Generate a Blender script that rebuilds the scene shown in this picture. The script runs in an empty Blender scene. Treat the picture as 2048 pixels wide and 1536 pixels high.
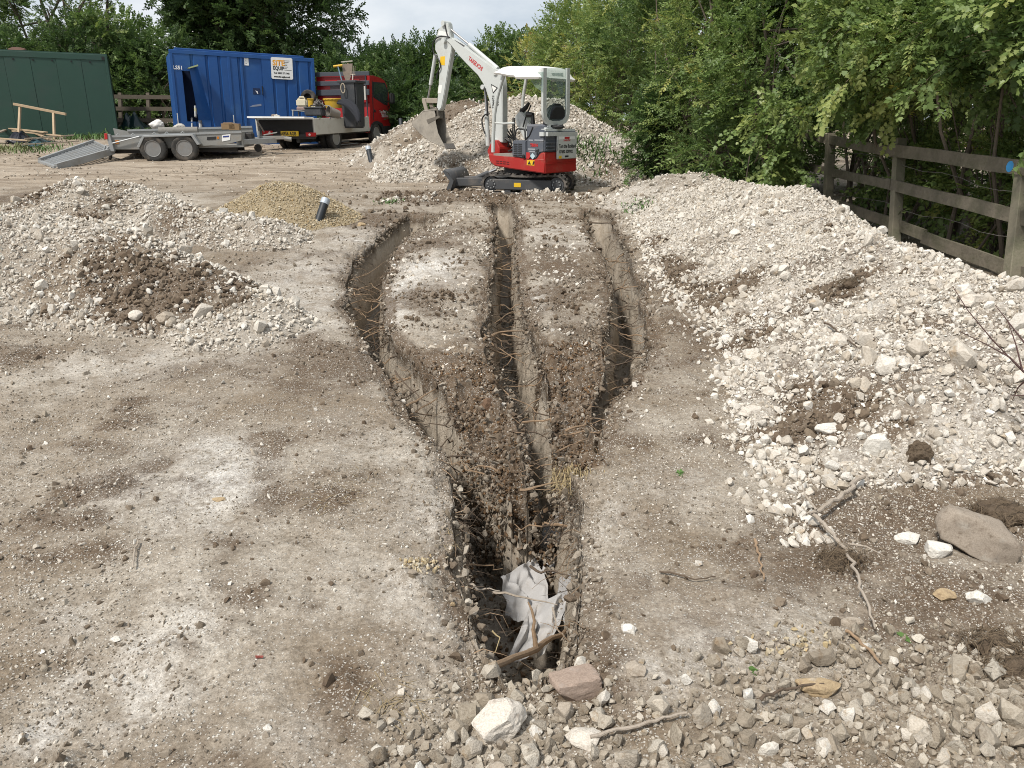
import bpy, bmesh, math, random
import numpy as np
from mathutils import Vector, Matrix, Euler

random.seed(7)
RNG = np.random.default_rng(11)
SC = bpy.context.scene
COL = SC.collection
R = math.radians

# ------------------------------------------------------------------ camera, sky, sun, exposure
CAM_H = 1.65
PITCH = R(19.05)
FPX = 1500.0                                    # focal length in pixels of the 2048 px wide photograph
cam_data = bpy.data.cameras.new('camera')
cam = bpy.data.objects.new('camera', cam_data)
COL.objects.link(cam)
cam.location = (0, 0, CAM_H)
cam.rotation_euler = (math.pi / 2 - PITCH, 0, 0)
cam_data.sensor_width = 36.0
cam_data.lens = 36.0 * FPX / 2048.0
cam_data.clip_start = 0.05
cam_data.clip_end = 2000
SC.camera = cam
SC.render.resolution_x, SC.render.resolution_y = 1024, 768

SUN_EL, SUN_AZ = R(56), R(224)                  # azimuth measured clockwise from +Y (away from the camera)
world = bpy.data.worlds.new('World')
SC.world = world
world.use_nodes = True
wn = world.node_tree
wn.nodes.clear()
w_out = wn.nodes.new('ShaderNodeOutputWorld')
w_bg = wn.nodes.new('ShaderNodeBackground')
w_sky = wn.nodes.new('ShaderNodeTexSky')
w_sky.sky_type = 'NISHITA'
w_sky.sun_disc = False
w_sky.sun_elevation = SUN_EL
w_sky.sun_rotation = SUN_AZ
w_tc = wn.nodes.new('ShaderNodeTexCoord')
w_map = wn.nodes.new('ShaderNodeMapping')
w_map.inputs['Scale'].default_value = (1.0, 1.0, 2.6)
w_noise = wn.nodes.new('ShaderNodeTexNoise')
w_noise.inputs['Scale'].default_value = 2.3
w_noise.inputs['Detail'].default_value = 7
w_noise.inputs['Roughness'].default_value = 0.55
w_ramp = wn.nodes.new('ShaderNodeValToRGB')     # cloud brightness
w_ramp.color_ramp.elements[0].position = 0.36
w_ramp.color_ramp.elements[0].color = (5.0, 5.8, 6.7, 1)
w_ramp.color_ramp.elements[1].position = 0.60
w_ramp.color_ramp.elements[1].color = (9.4, 9.6, 9.8, 1)
w_mix = wn.nodes.new('ShaderNodeMix')
w_mix.data_type = 'RGBA'
w_mix.inputs[0].default_value = 0.86
wn.links.new(w_tc.outputs['Generated'], w_map.inputs['Vector'])
wn.links.new(w_map.outputs['Vector'], w_noise.inputs['Vector'])
wn.links.new(w_noise.outputs['Fac'], w_ramp.inputs['Fac'])
wn.links.new(w_sky.outputs['Color'], w_mix.inputs[6])
wn.links.new(w_ramp.outputs['Color'], w_mix.inputs[7])
wn.links.new(w_mix.outputs[2], w_bg.inputs['Color'])
w_bg.inputs['Strength'].default_value = 0.1
wn.links.new(w_bg.outputs['Background'], w_out.inputs['Surface'])

sun_data = bpy.data.lights.new('sun', 'SUN')
sun_data.energy = 4.0
sun_data.angle = R(6)
sun_data.color = (1.0, 0.95, 0.88)
sun = bpy.data.objects.new('sun', sun_data)
COL.objects.link(sun)
sun.location = (-10, -10, 20)
_sd = Vector((math.sin(SUN_AZ) * math.cos(SUN_EL), math.cos(SUN_AZ) * math.cos(SUN_EL), math.sin(SUN_EL)))
sun.rotation_euler = (-_sd).to_track_quat('-Z', 'Y').to_euler()

SC.view_settings.view_transform = 'Standard'
SC.view_settings.look = 'None'
SC.view_settings.exposure = 0.12
SC.view_settings.gamma = 1.0
SC.view_settings.use_curve_mapping = False
SC.render.engine = 'CYCLES'
SC.cycles.max_bounces = 6
SC.cycles.diffuse_bounces = 3
SC.cycles.glossy_bounces = 2
SC.cycles.transmission_bounces = 4
SC.cycles.transparent_max_bounces = 6
SC.cycles.use_denoising = True
SC.cycles.denoising_prefilter = 'NONE'
SC.cycles.filter_width = 1.0

# ------------------------------------------------------------------ small maths
CP, SP = math.cos(PITCH), math.sin(PITCH)

def ray(px, py):
    a, b = (px - 1024.0) / FPX, (768.0 - py) / FPX
    return np.array([a, CP + b * SP, -SP + b * CP])

def pd(px, py, depth):
    """the place seen at a photo pixel, so many metres in front of the lens"""
    return np.array([0, 0, CAM_H]) + ray(px, py) * depth

def onplane(px, py, p0, n):
    d = ray(px, py)
    o = np.array([0, 0, CAM_H])
    t = np.dot(np.asarray(p0) - o, n) / np.dot(d, n)
    return o + d * t

def sstep(a, b, x):
    t = np.clip((x - a) / (b - a), 0, 1)
    return t * t * (3 - 2 * t)

def _hash(ix, iy, iz, seed):
    h = (ix.astype(np.uint32) * np.uint32(374761393) + iy.astype(np.uint32) * np.uint32(668265263)
         + iz.astype(np.uint32) * np.uint32(2147483647 & 1442695041) + np.uint32((seed * 974711 + 12345) & 0xffffffff))
    h = (h ^ (h >> np.uint32(13))) * np.uint32(1274126177)
    h = (h ^ (h >> np.uint32(16))) * np.uint32(2246822519)
    h = h ^ (h >> np.uint32(15))
    return (h & np.uint32(0xffffff)).astype(np.float64) / 0xffffff

def noise3(x, y, z, seed=0):
    x, y, z = np.broadcast_arrays(np.asarray(x, float), np.asarray(y, float), np.asarray(z, float))
    fx, fy, fz = np.floor(x), np.floor(y), np.floor(z)
    ix, iy, iz = fx.astype(np.int64), fy.astype(np.int64), fz.astype(np.int64)
    tx, ty, tz = x - fx, y - fy, z - fz
    tx = tx * tx * (3 - 2 * tx); ty = ty * ty * (3 - 2 * ty); tz = tz * tz * (3 - 2 * tz)
    r = 0
    for dx in (0, 1):
        wx = tx if dx else 1 - tx
        for dy in (0, 1):
            wy = ty if dy else 1 - ty
            for dz in (0, 1):
                wz = tz if dz else 1 - tz
                r = r + wx * wy * wz * _hash(ix + dx, iy + dy, iz + dz, seed)
    return r * 2 - 1

def noise2(x, y, seed=0):
    x, y = np.broadcast_arrays(np.asarray(x, float), np.asarray(y, float))
    fx, fy = np.floor(x), np.floor(y)
    ix, iy = fx.astype(np.int64), fy.astype(np.int64)
    iz = np.zeros_like(ix)
    tx, ty = x - fx, y - fy
    tx = tx * tx * (3 - 2 * tx); ty = ty * ty * (3 - 2 * ty)
    a = _hash(ix, iy, iz, seed) * (1 - tx) + _hash(ix + 1, iy, iz, seed) * tx
    b = _hash(ix, iy + 1, iz, seed) * (1 - tx) + _hash(ix + 1, iy + 1, iz, seed) * tx
    return (a * (1 - ty) + b * ty) * 2 - 1

def fbm2(x, y, octv=4, seed=0, gain=0.5):
    r, a, s = 0, 1.0, 0
    for i in range(octv):
        r = r + a * noise2(x * 2 ** i + i * 17.3, y * 2 ** i - i * 9.1, seed + i)
        s += a
        a *= gain
    return r / s

def fbm3(x, y, z, octv=3, seed=0, gain=0.5):
    r, a, s = 0, 1.0, 0
    for i in range(octv):
        r = r + a * noise3(x * 2 ** i + i * 17.3, y * 2 ** i - i * 9.1, z * 2 ** i + i * 3.7, seed + i)
        s += a
        a *= gain
    return r / s

# ------------------------------------------------------------------ object helpers
def tag(o, label=None, cat=None, group=None, kind=None):
    if label: o['label'] = label
    if cat: o['category'] = cat
    if group: o['group'] = group
    if kind: o['kind'] = kind
    return o

def empty(name, loc, label=None, cat=None, group=None, rz=0.0):
    o = bpy.data.objects.new(name, None)
    COL.objects.link(o)
    o.location = tuple(loc)
    o.rotation_euler = (0, 0, rz)
    o.empty_display_size = 0.2
    return tag(o, label, cat, group)

def link_mesh(name, me, mat=None, parent=None):
    o = bpy.data.objects.new(name, me)
    COL.objects.link(o)
    if mat is not None and not me.materials:
        me.materials.append(mat)
    if parent is not None:
        o.parent = parent
    return o

def world_loc(o):
    v = Vector((0, 0, 0))
    while o is not None:
        v += o.location
        o = o.parent
    return v

class MB:
    """collects pieces of ONE part and links them as one mesh object"""
    def __init__(self):
        self.v, self.f = [], []

    def add(self, vs, fs):
        n = len(self.v)
        self.v.extend([tuple(map(float, p)) for p in vs])
        self.f.extend([tuple(i + n for i in f) for f in fs])
        return self

    def box(self, c, s, m=None, taper=None):
        """box with centre c and size s; m is an optional 4x4 applied afterwards"""
        hx, hy, hz = s[0] / 2, s[1] / 2, s[2] / 2
        vs = []
        for dz in (-1, 1):
            k = taper if (taper and dz > 0) else 1.0
            for dx, dy in ((-1, -1), (1, -1), (1, 1), (-1, 1)):
                vs.append(Vector((c[0] + dx * hx * k, c[1] + dy * hy * k, c[2] + dz * hz)))
        if m is not None:
            vs = [m @ p for p in vs]
        return self.add(vs, [(3, 2, 1, 0), (4, 5, 6, 7), (0, 1, 5, 4), (1, 2, 6, 5), (2, 3, 7, 6), (3, 0, 4, 7)])

    def beam(self, a, b, w, h, up=(0, 0, 1)):
        """a squared bar from a to b, w across and h along the up side"""
        a, b = Vector(a), Vector(b)
        d = (b - a).normalized()
        s = d.cross(Vector(up))
        if s.length < 1e-4:
            s = d.cross(Vector((0, 1, 0)))
        s.normalize()
        u = s.cross(d).normalized()
        vs = []
        for p in (a, b):
            for i, j in ((-1, -1), (1, -1), (1, 1), (-1, 1)):
                vs.append(p + s * (i * w / 2) + u * (j * h / 2))
        return self.add(vs, [(0, 1, 2, 3), (7, 6, 5, 4), (4, 5, 1, 0), (5, 6, 2, 1), (6, 7, 3, 2), (7, 4, 0, 3)])

    def tube(self, pts, rad, n=8, caps=True):
        pts = [Vector(p) for p in pts]
        if not hasattr(rad, '__len__'):
            rad = [rad] * len(pts)
        rings = []
        prev = None
        for i, p in enumerate(pts):
            d = (pts[min(i + 1, len(pts) - 1)] - pts[max(i - 1, 0)])
            if d.length < 1e-9:
                d = Vector((0, 0, 1))
            d.normalize()
            if prev is None:
                s = d.cross(Vector((0, 0, 1)))
                if s.length < 1e-3:
                    s = d.cross(Vector((1, 0, 0)))
            else:
                s = prev - d * prev.dot(d)
                if s.length < 1e-6:
                    s = d.cross(Vector((1, 0, 0)))
            s.normalize()
            prev = s
            u = d.cross(s)
            rings.append([p + (s * math.cos(2 * math.pi * k / n) + u * math.sin(2 * math.pi * k / n)) * rad[i] for k in range(n)])
        vs = [q for r in rings for q in r]
        fs = []
        for i in range(len(pts) - 1):
            for k in range(n):
                k2 = (k + 1) % n
                fs.append((i * n + k, i * n + k2, (i + 1) * n + k2, (i + 1) * n + k))
        if caps:
            fs.append(tuple(reversed(range(n))))
            fs.append(tuple((len(pts) - 1) * n + k for k in range(n)))
        return self.add(vs, fs)

    def prism(self, poly, o, u, w, d, t):
        """polygon poly in the plane (o; u, w) given thickness t along d, half each side"""
        o, u, w, d = Vector(o), Vector(u), Vector(w), Vector(d)
        n = len(poly)
        vs = [o + u * p[0] + w * p[1] - d * (t / 2) for p in poly] + [o + u * p[0] + w * p[1] + d * (t / 2) for p in poly]
        fs = [tuple(reversed(range(n))), tuple(range(n, 2 * n))]
        for k in range(n):
            k2 = (k + 1) % n
            fs.append((k, k2, n + k2, n + k))
        return self.add(vs, fs)

    def lathe(self, prof, c, axis='z', n=20, m=None):
        """prof = [(radius, height)...] turned about an axis through c"""
        vs, fs = [], []
        for r, h in prof:
            for k in range(n):
                a = 2 * math.pi * k / n
                p = (r * math.cos(a), r * math.sin(a), h)
                if axis == 'x': p = (h, p[0], p[1])
                elif axis == 'y': p = (p[0], h, p[1])
                p = Vector(p)
                if m is not None: p = m @ p
                vs.append(p + Vector(c))
        for i in range(len(prof) - 1):
            for k in range(n):
                k2 = (k + 1) % n
                fs.append((i * n + k, i * n + k2, (i + 1) * n + k2, (i + 1) * n + k))
        if prof[0][0] > 1e-5: fs.append(tuple(reversed(range(n))))
        if prof[-1][0] > 1e-5: fs.append(tuple((len(prof) - 1) * n + k for k in range(n)))
        return self.add(vs, fs)

    def build(self, name, mat, parent=None, local=False, smooth=False, bevel=0.0, seg=1, m=None, clean=True):
        vs = self.v
        if m is not None:
            vs = [tuple(m @ Vector(p)) for p in vs]
        if parent is not None and not local:
            w = world_loc(parent)
            vs = [(p[0] - w.x, p[1] - w.y, p[2] - w.z) for p in vs]
        me = bpy.data.meshes.new(name)
        me.from_pydata(vs, [], self.f)
        if clean:
            bm = bmesh.new(); bm.from_mesh(me)
            bmesh.ops.recalc_face_normals(bm, faces=bm.faces)
            if bevel > 0:
                es = [e for e in bm.edges if len(e.link_faces) == 2 and e.calc_face_angle(0) > R(28)]
                try:
                    bmesh.ops.bevel(bm, geom=es, offset=bevel, segments=seg, affect='EDGES', clamp_overlap=True)
                except Exception:
                    pass
            bm.to_mesh(me); bm.free()
        if smooth:
            me.polygons.foreach_set('use_smooth', [True] * len(me.polygons))
            try:
                me.set_sharp_from_angle(angle=R(38))
            except Exception:
                pass
        me.update()
        return link_mesh(name, me, mat, parent)

def children(o):
    return [c for c in bpy.data.objects if c.parent == o]

# ------------------------------------------------------------------ materials
MATS = {}

def nodes_of(m):
    m.use_nodes = True
    nt = m.node_tree
    return nt, nt.nodes, nt.links

def pmat(name, col, rough=0.6, metal=0.0, var=0.12, scale=6.0, bump=0.15, dirt=None, dirt_amt=0.0, dirt_scale=3.0, spec=0.4, bscale=None):
    """plain surface: colour with uneven patches, optional shaped dirt, fine relief"""
    if name in MATS: return MATS[name]
    m = bpy.data.materials.new(name)
    nt, N, L = nodes_of(m)
    b = N['Principled BSDF']
    b.inputs['Roughness'].default_value = rough
    b.inputs['Metallic'].default_value = metal
    b.inputs['Specular IOR Level'].default_value = spec
    tc = N.new('ShaderNodeTexCoord')
    n1 = N.new('ShaderNodeTexNoise'); n1.inputs['Scale'].default_value = scale; n1.inputs['Detail'].default_value = 6; n1.inputs['Roughness'].default_value = 0.65
    L.new(tc.outputs['Object'], n1.inputs['Vector'])
    mx = N.new('ShaderNodeMix'); mx.data_type = 'RGBA'
    mx.inputs[6].default_value = tuple(c * (1 - var) for c in col) + (1,)
    mx.inputs[7].default_value = tuple(min(1, c * (1 + var)) for c in col) + (1,)
    L.new(n1.outputs['Fac'], mx.inputs[0])
    out = mx.outputs[2]
    if dirt is not None and dirt_amt > 0:
        n2 = N.new('ShaderNodeTexNoise'); n2.inputs['Scale'].default_value = dirt_scale; n2.inputs['Detail'].default_value = 8; n2.inputs['Roughness'].default_value = 0.7
        L.new(tc.outputs['Object'], n2.inputs['Vector'])
        rp = N.new('ShaderNodeValToRGB')
        c = 0.62 - 0.3 * dirt_amt
        rp.color_ramp.elements[0].position = max(0, c); rp.color_ramp.elements[0].color = (0, 0, 0, 1)
        rp.color_ramp.elements[1].position = min(1, c + 0.22); rp.color_ramp.elements[1].color = (1, 1, 1, 1)
        L.new(n2.outputs['Fac'], rp.inputs['Fac'])
        m2 = N.new('ShaderNodeMix'); m2.data_type = 'RGBA'
        m2.inputs[7].default_value = tuple(dirt) + (1,)
        mm = N.new('ShaderNodeMath'); mm.operation = 'MULTIPLY'; mm.inputs[1].default_value = min(1.0, 0.45 + dirt_amt * 0.5)
        L.new(rp.outputs['Color'], mm.inputs[0])
        L.new(mm.outputs[0], m2.inputs[0])
        L.new(out, m2.inputs[6])
        out = m2.outputs[2]
    L.new(out, b.inputs['Base Color'])
    if bump > 0:
        n3 = N.new('ShaderNodeTexNoise'); n3.inputs['Scale'].default_value = bscale or scale * 6; n3.inputs['Detail'].default_value = 5
        L.new(tc.outputs['Object'], n3.inputs['Vector'])
        bp = N.new('ShaderNodeBump'); bp.inputs['Strength'].default_value = bump; bp.inputs['Distance'].default_value = 0.01
        L.new(n3.outputs['Fac'], bp.inputs['Height'])
        L.new(bp.outputs['Normal'], b.inputs['Normal'])
    MATS[name] = m
    return m

def glass_mat(name, tint=(0.55, 0.62, 0.6), alpha=0.45, rough=0.12):
    if name in MATS: return MATS[name]
    m = bpy.data.materials.new(name)
    nt, N, L = nodes_of(m)
    N.remove(N['Principled BSDF'])
    tr = N.new('ShaderNodeBsdfTransparent'); tr.inputs['Color'].default_value = (0.86, 0.9, 0.88, 1)
    gl = N.new('ShaderNodeBsdfPrincipled'); gl.inputs['Base Color'].default_value = tuple(tint) + (1,); gl.inputs['Roughness'].default_value = rough
    mx = N.new('ShaderNodeMixShader'); mx.inputs[0].default_value = alpha
    L.new(tr.outputs[0], mx.inputs[1]); L.new(gl.outputs[0], mx.inputs[2])
    L.new(mx.outputs[0], N['Material Output'].inputs['Surface'])
    MATS[name] = m
    return m
# ------------------------------------------------------------------ terrain
_py = np.array([-400, 0, 3, 5, 7, 9, 11, 13.3, 16, 18.5, 20.5, 22.5, 26, 32, 45, 400.0])
_pz = np.array([0, 0, 0.0, 0.06, 0.16, 0.28, 0.41, 0.54, 0.63, 0.75, 0.90, 1.00, 1.15, 1.4, 1.7, 4.0])
_gy = np.linspace(-5, 60, 1301)
_gz = np.interp(_gy, _py, _pz)
_k = np.hanning(41); _k /= _k.sum()
_gz = np.convolve(np.pad(_gz, 20, mode='edge'), _k, 'valid')

def zb(x, y):
    """general lie of the land, no trenches"""
    x = np.asarray(x, float); y = np.asarray(y, float)
    z = np.interp(y, _gy, _gz) + np.clip(y - 60, 0, None) * 0.006
    z = z + 0.22 * sstep(20.2, 23.0, y + 0 * x) * sstep(-7.0, -10.5, x)
    z = z + 0.035 * fbm2(x * 0.55, y * 0.55, 3, 5) * sstep(0, 3, y)
    z = z + 0.10 * np.exp(-((x + 0.95) / 1.3) ** 2 - ((y - 3.0) / 1.4) ** 2) * 0.5
    return z

def ground(px, py, dz=0.0):
    d = ray(px, py)
    Y = np.concatenate([np.linspace(0.6, 12, 1500), np.linspace(12.02, 60, 1500)])
    t = Y / d[1]
    f = CAM_H + d[2] * t - (zb(d[0] * t, Y) + dz)
    i = int(np.argmax(f < 0)) if (f < 0).any() else len(Y) - 1
    i = max(i, 1)
    k = f[i - 1] / (f[i - 1] - f[i] + 1e-12)
    y = Y[i - 1] + (Y[i] - Y[i - 1]) * k
    return np.array([d[0] * y / d[1], y, CAM_H + d[2] * y / d[1]])

def lip(pts, drop0=None, drop1=None, h=0.0):
    out = []
    for px, py in pts:
        dz = 0.0
        if drop0 is not None:
            dz = -h * float(np.clip((py - drop0) / (drop1 - drop0), 0, 1))
        out.append(ground(px, py, dz)[:2])
    a = np.array(out)
    a = a[np.argsort(a[:, 1])]
    return a

L_left = lip([(812, 426), (757, 473), (721, 497), (701, 550), (688, 606), (701, 646), (749, 711), (798, 784), (834, 856), (870, 900), (905, 960), (915, 1020), (912, 1090), (928, 1170), (942, 1258), (966, 1346)])
L_right = lip([(880, 430), (822, 471), (789, 501), (773, 541), (769, 606), (771, 655), (802, 687), (838, 715), (870, 743), (894, 788), (911, 836), (939, 901), (983, 978), (1010, 1040), (1040, 1085)], 720, 1090, 0.42)
M_left = lip([(985, 405), (991, 481), (979, 529), (975, 590), (968, 646), (975, 719), (995, 743), (1015, 804), (1028, 884), (1038, 985), (1046, 1080)], 720, 1090, 0.42)
M_right = lip([(1030, 405), (1036, 461), (1036, 553), (1048, 606), (1060, 662), (1096, 735), (1108, 784), (1112, 844), (1122, 900), (1138, 950), (1152, 1000), (1160, 1060), (1163, 1128), (1163, 1274), (1140, 1342)])
R_left = lip([(1172, 422), (1185, 473), (1209, 513), (1217, 562), (1213, 622), (1203, 679), (1205, 723), (1197, 784), (1189, 824), (1172, 880)], 690, 900, 0.28)
R_right = lip([(1222, 420), (1237, 453), (1266, 513), (1290, 574), (1302, 622), (1302, 679), (1282, 727), (1250, 767), (1225, 816), (1200, 872), (1185, 895)])
Y_NEAR = ground(1050, 1346)[1]
Y_FAR = ground(1010, 402)[1]
Y_FARL = ground(845, 428)[1]
Y_FARR = ground(1196, 420)[1]
Y_JUNC = L_right[0, 1]
Y_REND = ground(1190, 892)[1]
Y_DROP1 = ground(870, 715)[1]
Y_DROP2 = ground(1150, 690)[1]
DEPTH = 0.74

def drop_table(pys, p0, p1, h, px):
    t = []
    for py in pys:
        dz = h * float(np.clip((py - p0) / (p1 - p0), 0, 1))
        t.append((ground(px, py, -dz)[1], dz))
    t = np.array(t)
    return t[np.argsort(t[:, 0])]
DROP1 = drop_table(range(700, 1100, 20), 720, 1090, 0.42, 1000)
DROP2 = drop_table(range(670, 920, 20), 690, 900, 0.28, 1150)

def xs(a, y):
    return np.interp(y, a[:, 1], a[:, 0])

def trench_lines(y):
    """(left, right, active) lip lines of the three trenches at distance y"""
    ll, ml, mr = xs(L_left, y), xs(M_left, y), xs(M_right, y)
    lr = xs(L_right, y)
    k = sstep(Y_JUNC + 0.03, Y_JUNC - 0.03, y)
    lr = lr * (1 - k) + mr * k
    ml = ml * (1 - k) + ll * k
    return ll, lr, ml, mr, xs(R_left, y), xs(R_right, y)

def lip_noise(y, s):
    return 0.05 * noise2(y * 1.9, 0 * y + s * 7.7, 31) + 0.032 * noise2(y * 5.1, 0 * y + s * 3.1, 32) + 0.010 * noise2(y * 12, 0 * y + s, 33)

def cut(x, y):
    """(depth below the old surface, ridge lowering, wall measure 0..1, soil-rubble mask)"""
    ll, lr, ml, mr, rl, rr = trench_lines(y)
    wmul = 1 + 0.35 * noise2(x * 3, y * 1.3, 41)
    tot = np.zeros_like(x)
    rim = np.zeros_like(x)
    for n, (a, b, y0, y1) in enumerate(((ll, lr, Y_NEAR, Y_FARL), (ml, mr, Y_NEAR, Y_FAR), (rl, rr, Y_REND, Y_FARR))):
        nf = 0.2 + 0.8 * sstep(Y_JUNC + 0.3, Y_DROP1 + 0.3, y)          # the thin tongue keeps its edges
        a = a + lip_noise(y, 2 * n + 1) * (nf if n == 1 else 1)
        b = b + lip_noise(y, 2 * n + 2) * (nf if n == 0 else 1)
        ww = np.minimum(0.085 * wmul, 0.30 * np.maximum(b - a, 0.03))
        ta = np.clip((x - a) / ww, 0, 1)
        tb = np.clip((b - x) / ww, 0, 1)
        t = np.minimum(ta, tb)
        prof = np.where(t < 0.18, t * 0.9, 0.162 + (t - 0.18) * (0.838 / 0.82))
        prof = np.where(t > 0.9, 0.1 * sstep(0.9, 1.0, t) + 0.9 * np.minimum(prof / 0.898, 1), prof)
        D = DEPTH * (1 + 0.06 * noise2(x * 4, y * 3, 44 + n))
        e = lip_noise(x * 2.2, 20 + n)
        slope = 1.05 if n == 0 or n == 1 else 0.7
        D = np.minimum(D, np.clip((y - y0 + e) * slope, 0, None))
        far = np.clip((y1 - y + e * 1.5) * 2.6, 0, None)
        D = np.minimum(D, far)
        tot = np.maximum(tot, prof * D)
        dist = np.maximum(np.maximum(a - x, x - b), np.maximum(y0 - y, y - y1) * 0.6)
        rim = np.maximum(rim, np.exp(-(np.clip(dist, 0, None) / 0.09) ** 2))
    # the two tongues of ground between the trenches break down towards the viewer
    ridge1 = ((x > lr - 0.02) & (x < ml + 0.02) & (y > Y_JUNC - 0.1))
    q1 = np.clip((Y_DROP1 + 0.1 - y) / (Y_DROP1 + 0.1 - Y_JUNC), 0, 1)
    d1 = (np.interp(y, DROP1[:, 0], DROP1[:, 1]) + 0.05 * fbm2(x * 4, y * 4, 2, 47) * sstep(0, .2, q1)) * ridge1
    ridge2 = ((x > mr - 0.02) & (x < rl + 0.02) & (y > Y_REND - 0.25))
    d2 = (np.interp(y, DROP2[:, 0], DROP2[:, 1]) + 0.05 * fbm2(x * 4, y * 4, 2, 48)) * sstep(Y_DROP2 + .15, Y_DROP2 - .2, y) * ridge2
    d2 = d2 * sstep(Y_REND - 0.2, Y_REND + 0.35, y)
    lower = np.maximum(d1, d2)
    rub = np.maximum(sstep(Y_DROP1 + 0.2, Y_DROP1 - 0.1, y) * ridge1, sstep(Y_DROP2 + 0.15, Y_DROP2 - 0.1, y) * ridge2)
    tot = np.maximum(tot, lower)
    return tot, lower, rim, rub

def relief(x, y):
    s = sstep(0.3, 1.5, y)
    r = 0.020 * fbm2(x * 2.2, y * 2.2, 3, 61) + 0.013 * fbm2(x * 8, y * 8, 3, 62)
    lump = fbm2(x * 10, y * 10, 3, 63)
    rough = np.clip(0.8 + 1.6 * fbm2(x * 0.8, y * 0.8, 2, 64), 0.15, 1.6)      # trodden smooth here, crumbly there
    r = r + 0.028 * np.clip(lump - 0.05, 0, None) * rough + 0.006 * fbm2(x * 26, y * 26, 2, 65) * rough
    return r * s

def zsurf(x, y):
    x = np.asarray(x, float); y = np.asarray(y, float)
    t, lo, rim, rub = cut(x, y)
    return zb(x, y) - t + relief(x, y) * (1 + 1.2 * rub + 0.8 * rim) - 0.035 * rim * (t < 0.02)

def patch(px, py, rx, ry, amt=1.0):
    c = ground(px, py)
    dep = (c[1]) * CP + (CAM_H - c[2]) * SP
    yy = abs(ground(px, py - ry)[1] - ground(px, py + ry)[1]) / 2
    return (c[0], c[1], rx * dep / FPX, yy, amt)

WHITE = [patch(*p) for p in ((430, 950, 110, 60, 1), (370, 905, 90, 40, .6), (330, 1320, 90, 70, 1), (430, 1300, 40, 25, 1), (40, 1490, 70, 60, 1), (70, 1400, 50, 25, .7), (60, 1290, 50, 25, .5), (250, 1380, 60, 50, .5),
    (620, 560, 110, 60, .55), (560, 640, 130, 50, .5), (740, 470, 60, 20, .6), (780, 1140, 80, 60, .35), (830, 990, 60, 70, .4), (300, 720, 160, 30, .35), (760, 870, 90, 50, .25), (870, 1230, 60, 70, .3),
    (1300, 1290, 110, 50, .45), (1450, 1240, 110, 45, .35), (850, 540, 60, 40, .8), (800, 580, 22, 60, 1.0), (920, 560, 55, 25, .5), (1075, 600, 30, 18, .9), (1110, 470, 50, 14, .55), (1160, 495, 30, 10, .7), (620, 320, 120, 14, .5), (150, 340, 120, 6, .6), (350, 330, 100, 6, .4), (1300, 970, 90, 30, .2), (1180, 1020, 40, 40, .25), (680, 1420, 90, 60, .2))]
SOIL = [patch(*p) for p in ((690, 720, 80, 40, .95), (640, 690, 60, 25, .6), (215, 970, 50, 28, .9), (150, 1030, 90, 30, .6), (570, 890, 50, 25, .8), (640, 985, 70, 40, .7), (700, 940, 50, 14, .6), (260, 830, 40, 14, .7), (540, 1215, 70, 50, .7), (740, 1330, 55, 40, 1.0), (760, 1400, 50, 60, .8), (450, 1100, 80, 40, .4),
    (100, 1100, 90, 45, .45), (30, 1340, 30, 30, .8), (60, 640, 80, 25, .7), (30, 700, 60, 14, .8), (370, 1300, 20, 14, .9), (440, 1330, 40, 20, .6), (140, 890, 90, 16, .4), (20, 890, 40, 30, .4), (1450, 880, 90, 40, .8), (1380, 590, 90, 30, .9), (1340, 520, 60, 20, .7), (1600, 1130, 160, 80, .6), (1800, 1150, 260, 130, .95), (1690, 1060, 160, 60, .9), (1930, 1230, 170, 70, .95), (1990, 1330, 80, 60, .9), (1560, 880, 90, 50, .9), (1650, 930, 60, 40, .7), (1180, 1200, 30, 130, .6), (1170, 760, 30, 60, .6), (1240, 860, 40, 60, .45), (1900, 1290, 200, 80, .7), (1290, 1110, 120, 90, .45), (1200, 1150, 50, 120, .5),
    (1700, 1040, 200, 50, .7), (1350, 720, 120, 50, .45), (1320, 640, 50, 50, .6), (870, 600, 60, 40, .35), (1130, 560, 60, 60, .75), (1120, 500, 60, 14, .5), (900, 470, 70, 20, .5), (1140, 660, 60, 25, .9), (760, 440, 50, 18, .8), (900, 400, 120, 14, .5), (500, 1480, 60, 30, .4), (650, 1520, 120, 30, .5), (930, 690, 60, 30, .5), (460, 380, 200, 10, .35), (60, 395, 70, 14, .7), (70, 356, 60, 5, .7), (800, 280, 60, 20, .6), (560, 300, 180, 8, .35), (200, 300, 150, 8, .4))]

def mask(pl, x, y):
    m = np.zeros_like(x)
    wx = x + 0.30 * fbm2(x * 2.0, y * 2.0, 4, 71, .6); wy = y + 0.30 * fbm2(x * 2.0 + 9, y * 2.0, 4, 72, .6)
    for cx, cy, rx, ry, a in pl:
        d2 = ((wx - cx) / (rx * 1.3)) ** 2 + ((wy - cy) / (ry * 1.3)) ** 2
        m = np.maximum(m, a * np.exp(-d2 * 1.1))
    return np.clip(m * (0.75 + 0.6 * fbm2(x * 5, y * 5, 3, 73)), 0, 1)

def rubble_mask(x, y):
    """the stony bank along the near right, and stones strewn at the near left"""
    a = sstep(2.15, 1.75, y + 0.15 * noise2(x * 2.5, y * 2.5, 81)) * sstep(-0.35, 0.1, x + 0.2 * noise2(x * 3, y * 3, 82))
    b = sstep(2.35, 1.95, y + 0.2 * noise2(x * 2.5, y * 2.5, 83)) * sstep(0.75, 1.2, x)
    return np.maximum(a, b)

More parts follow.
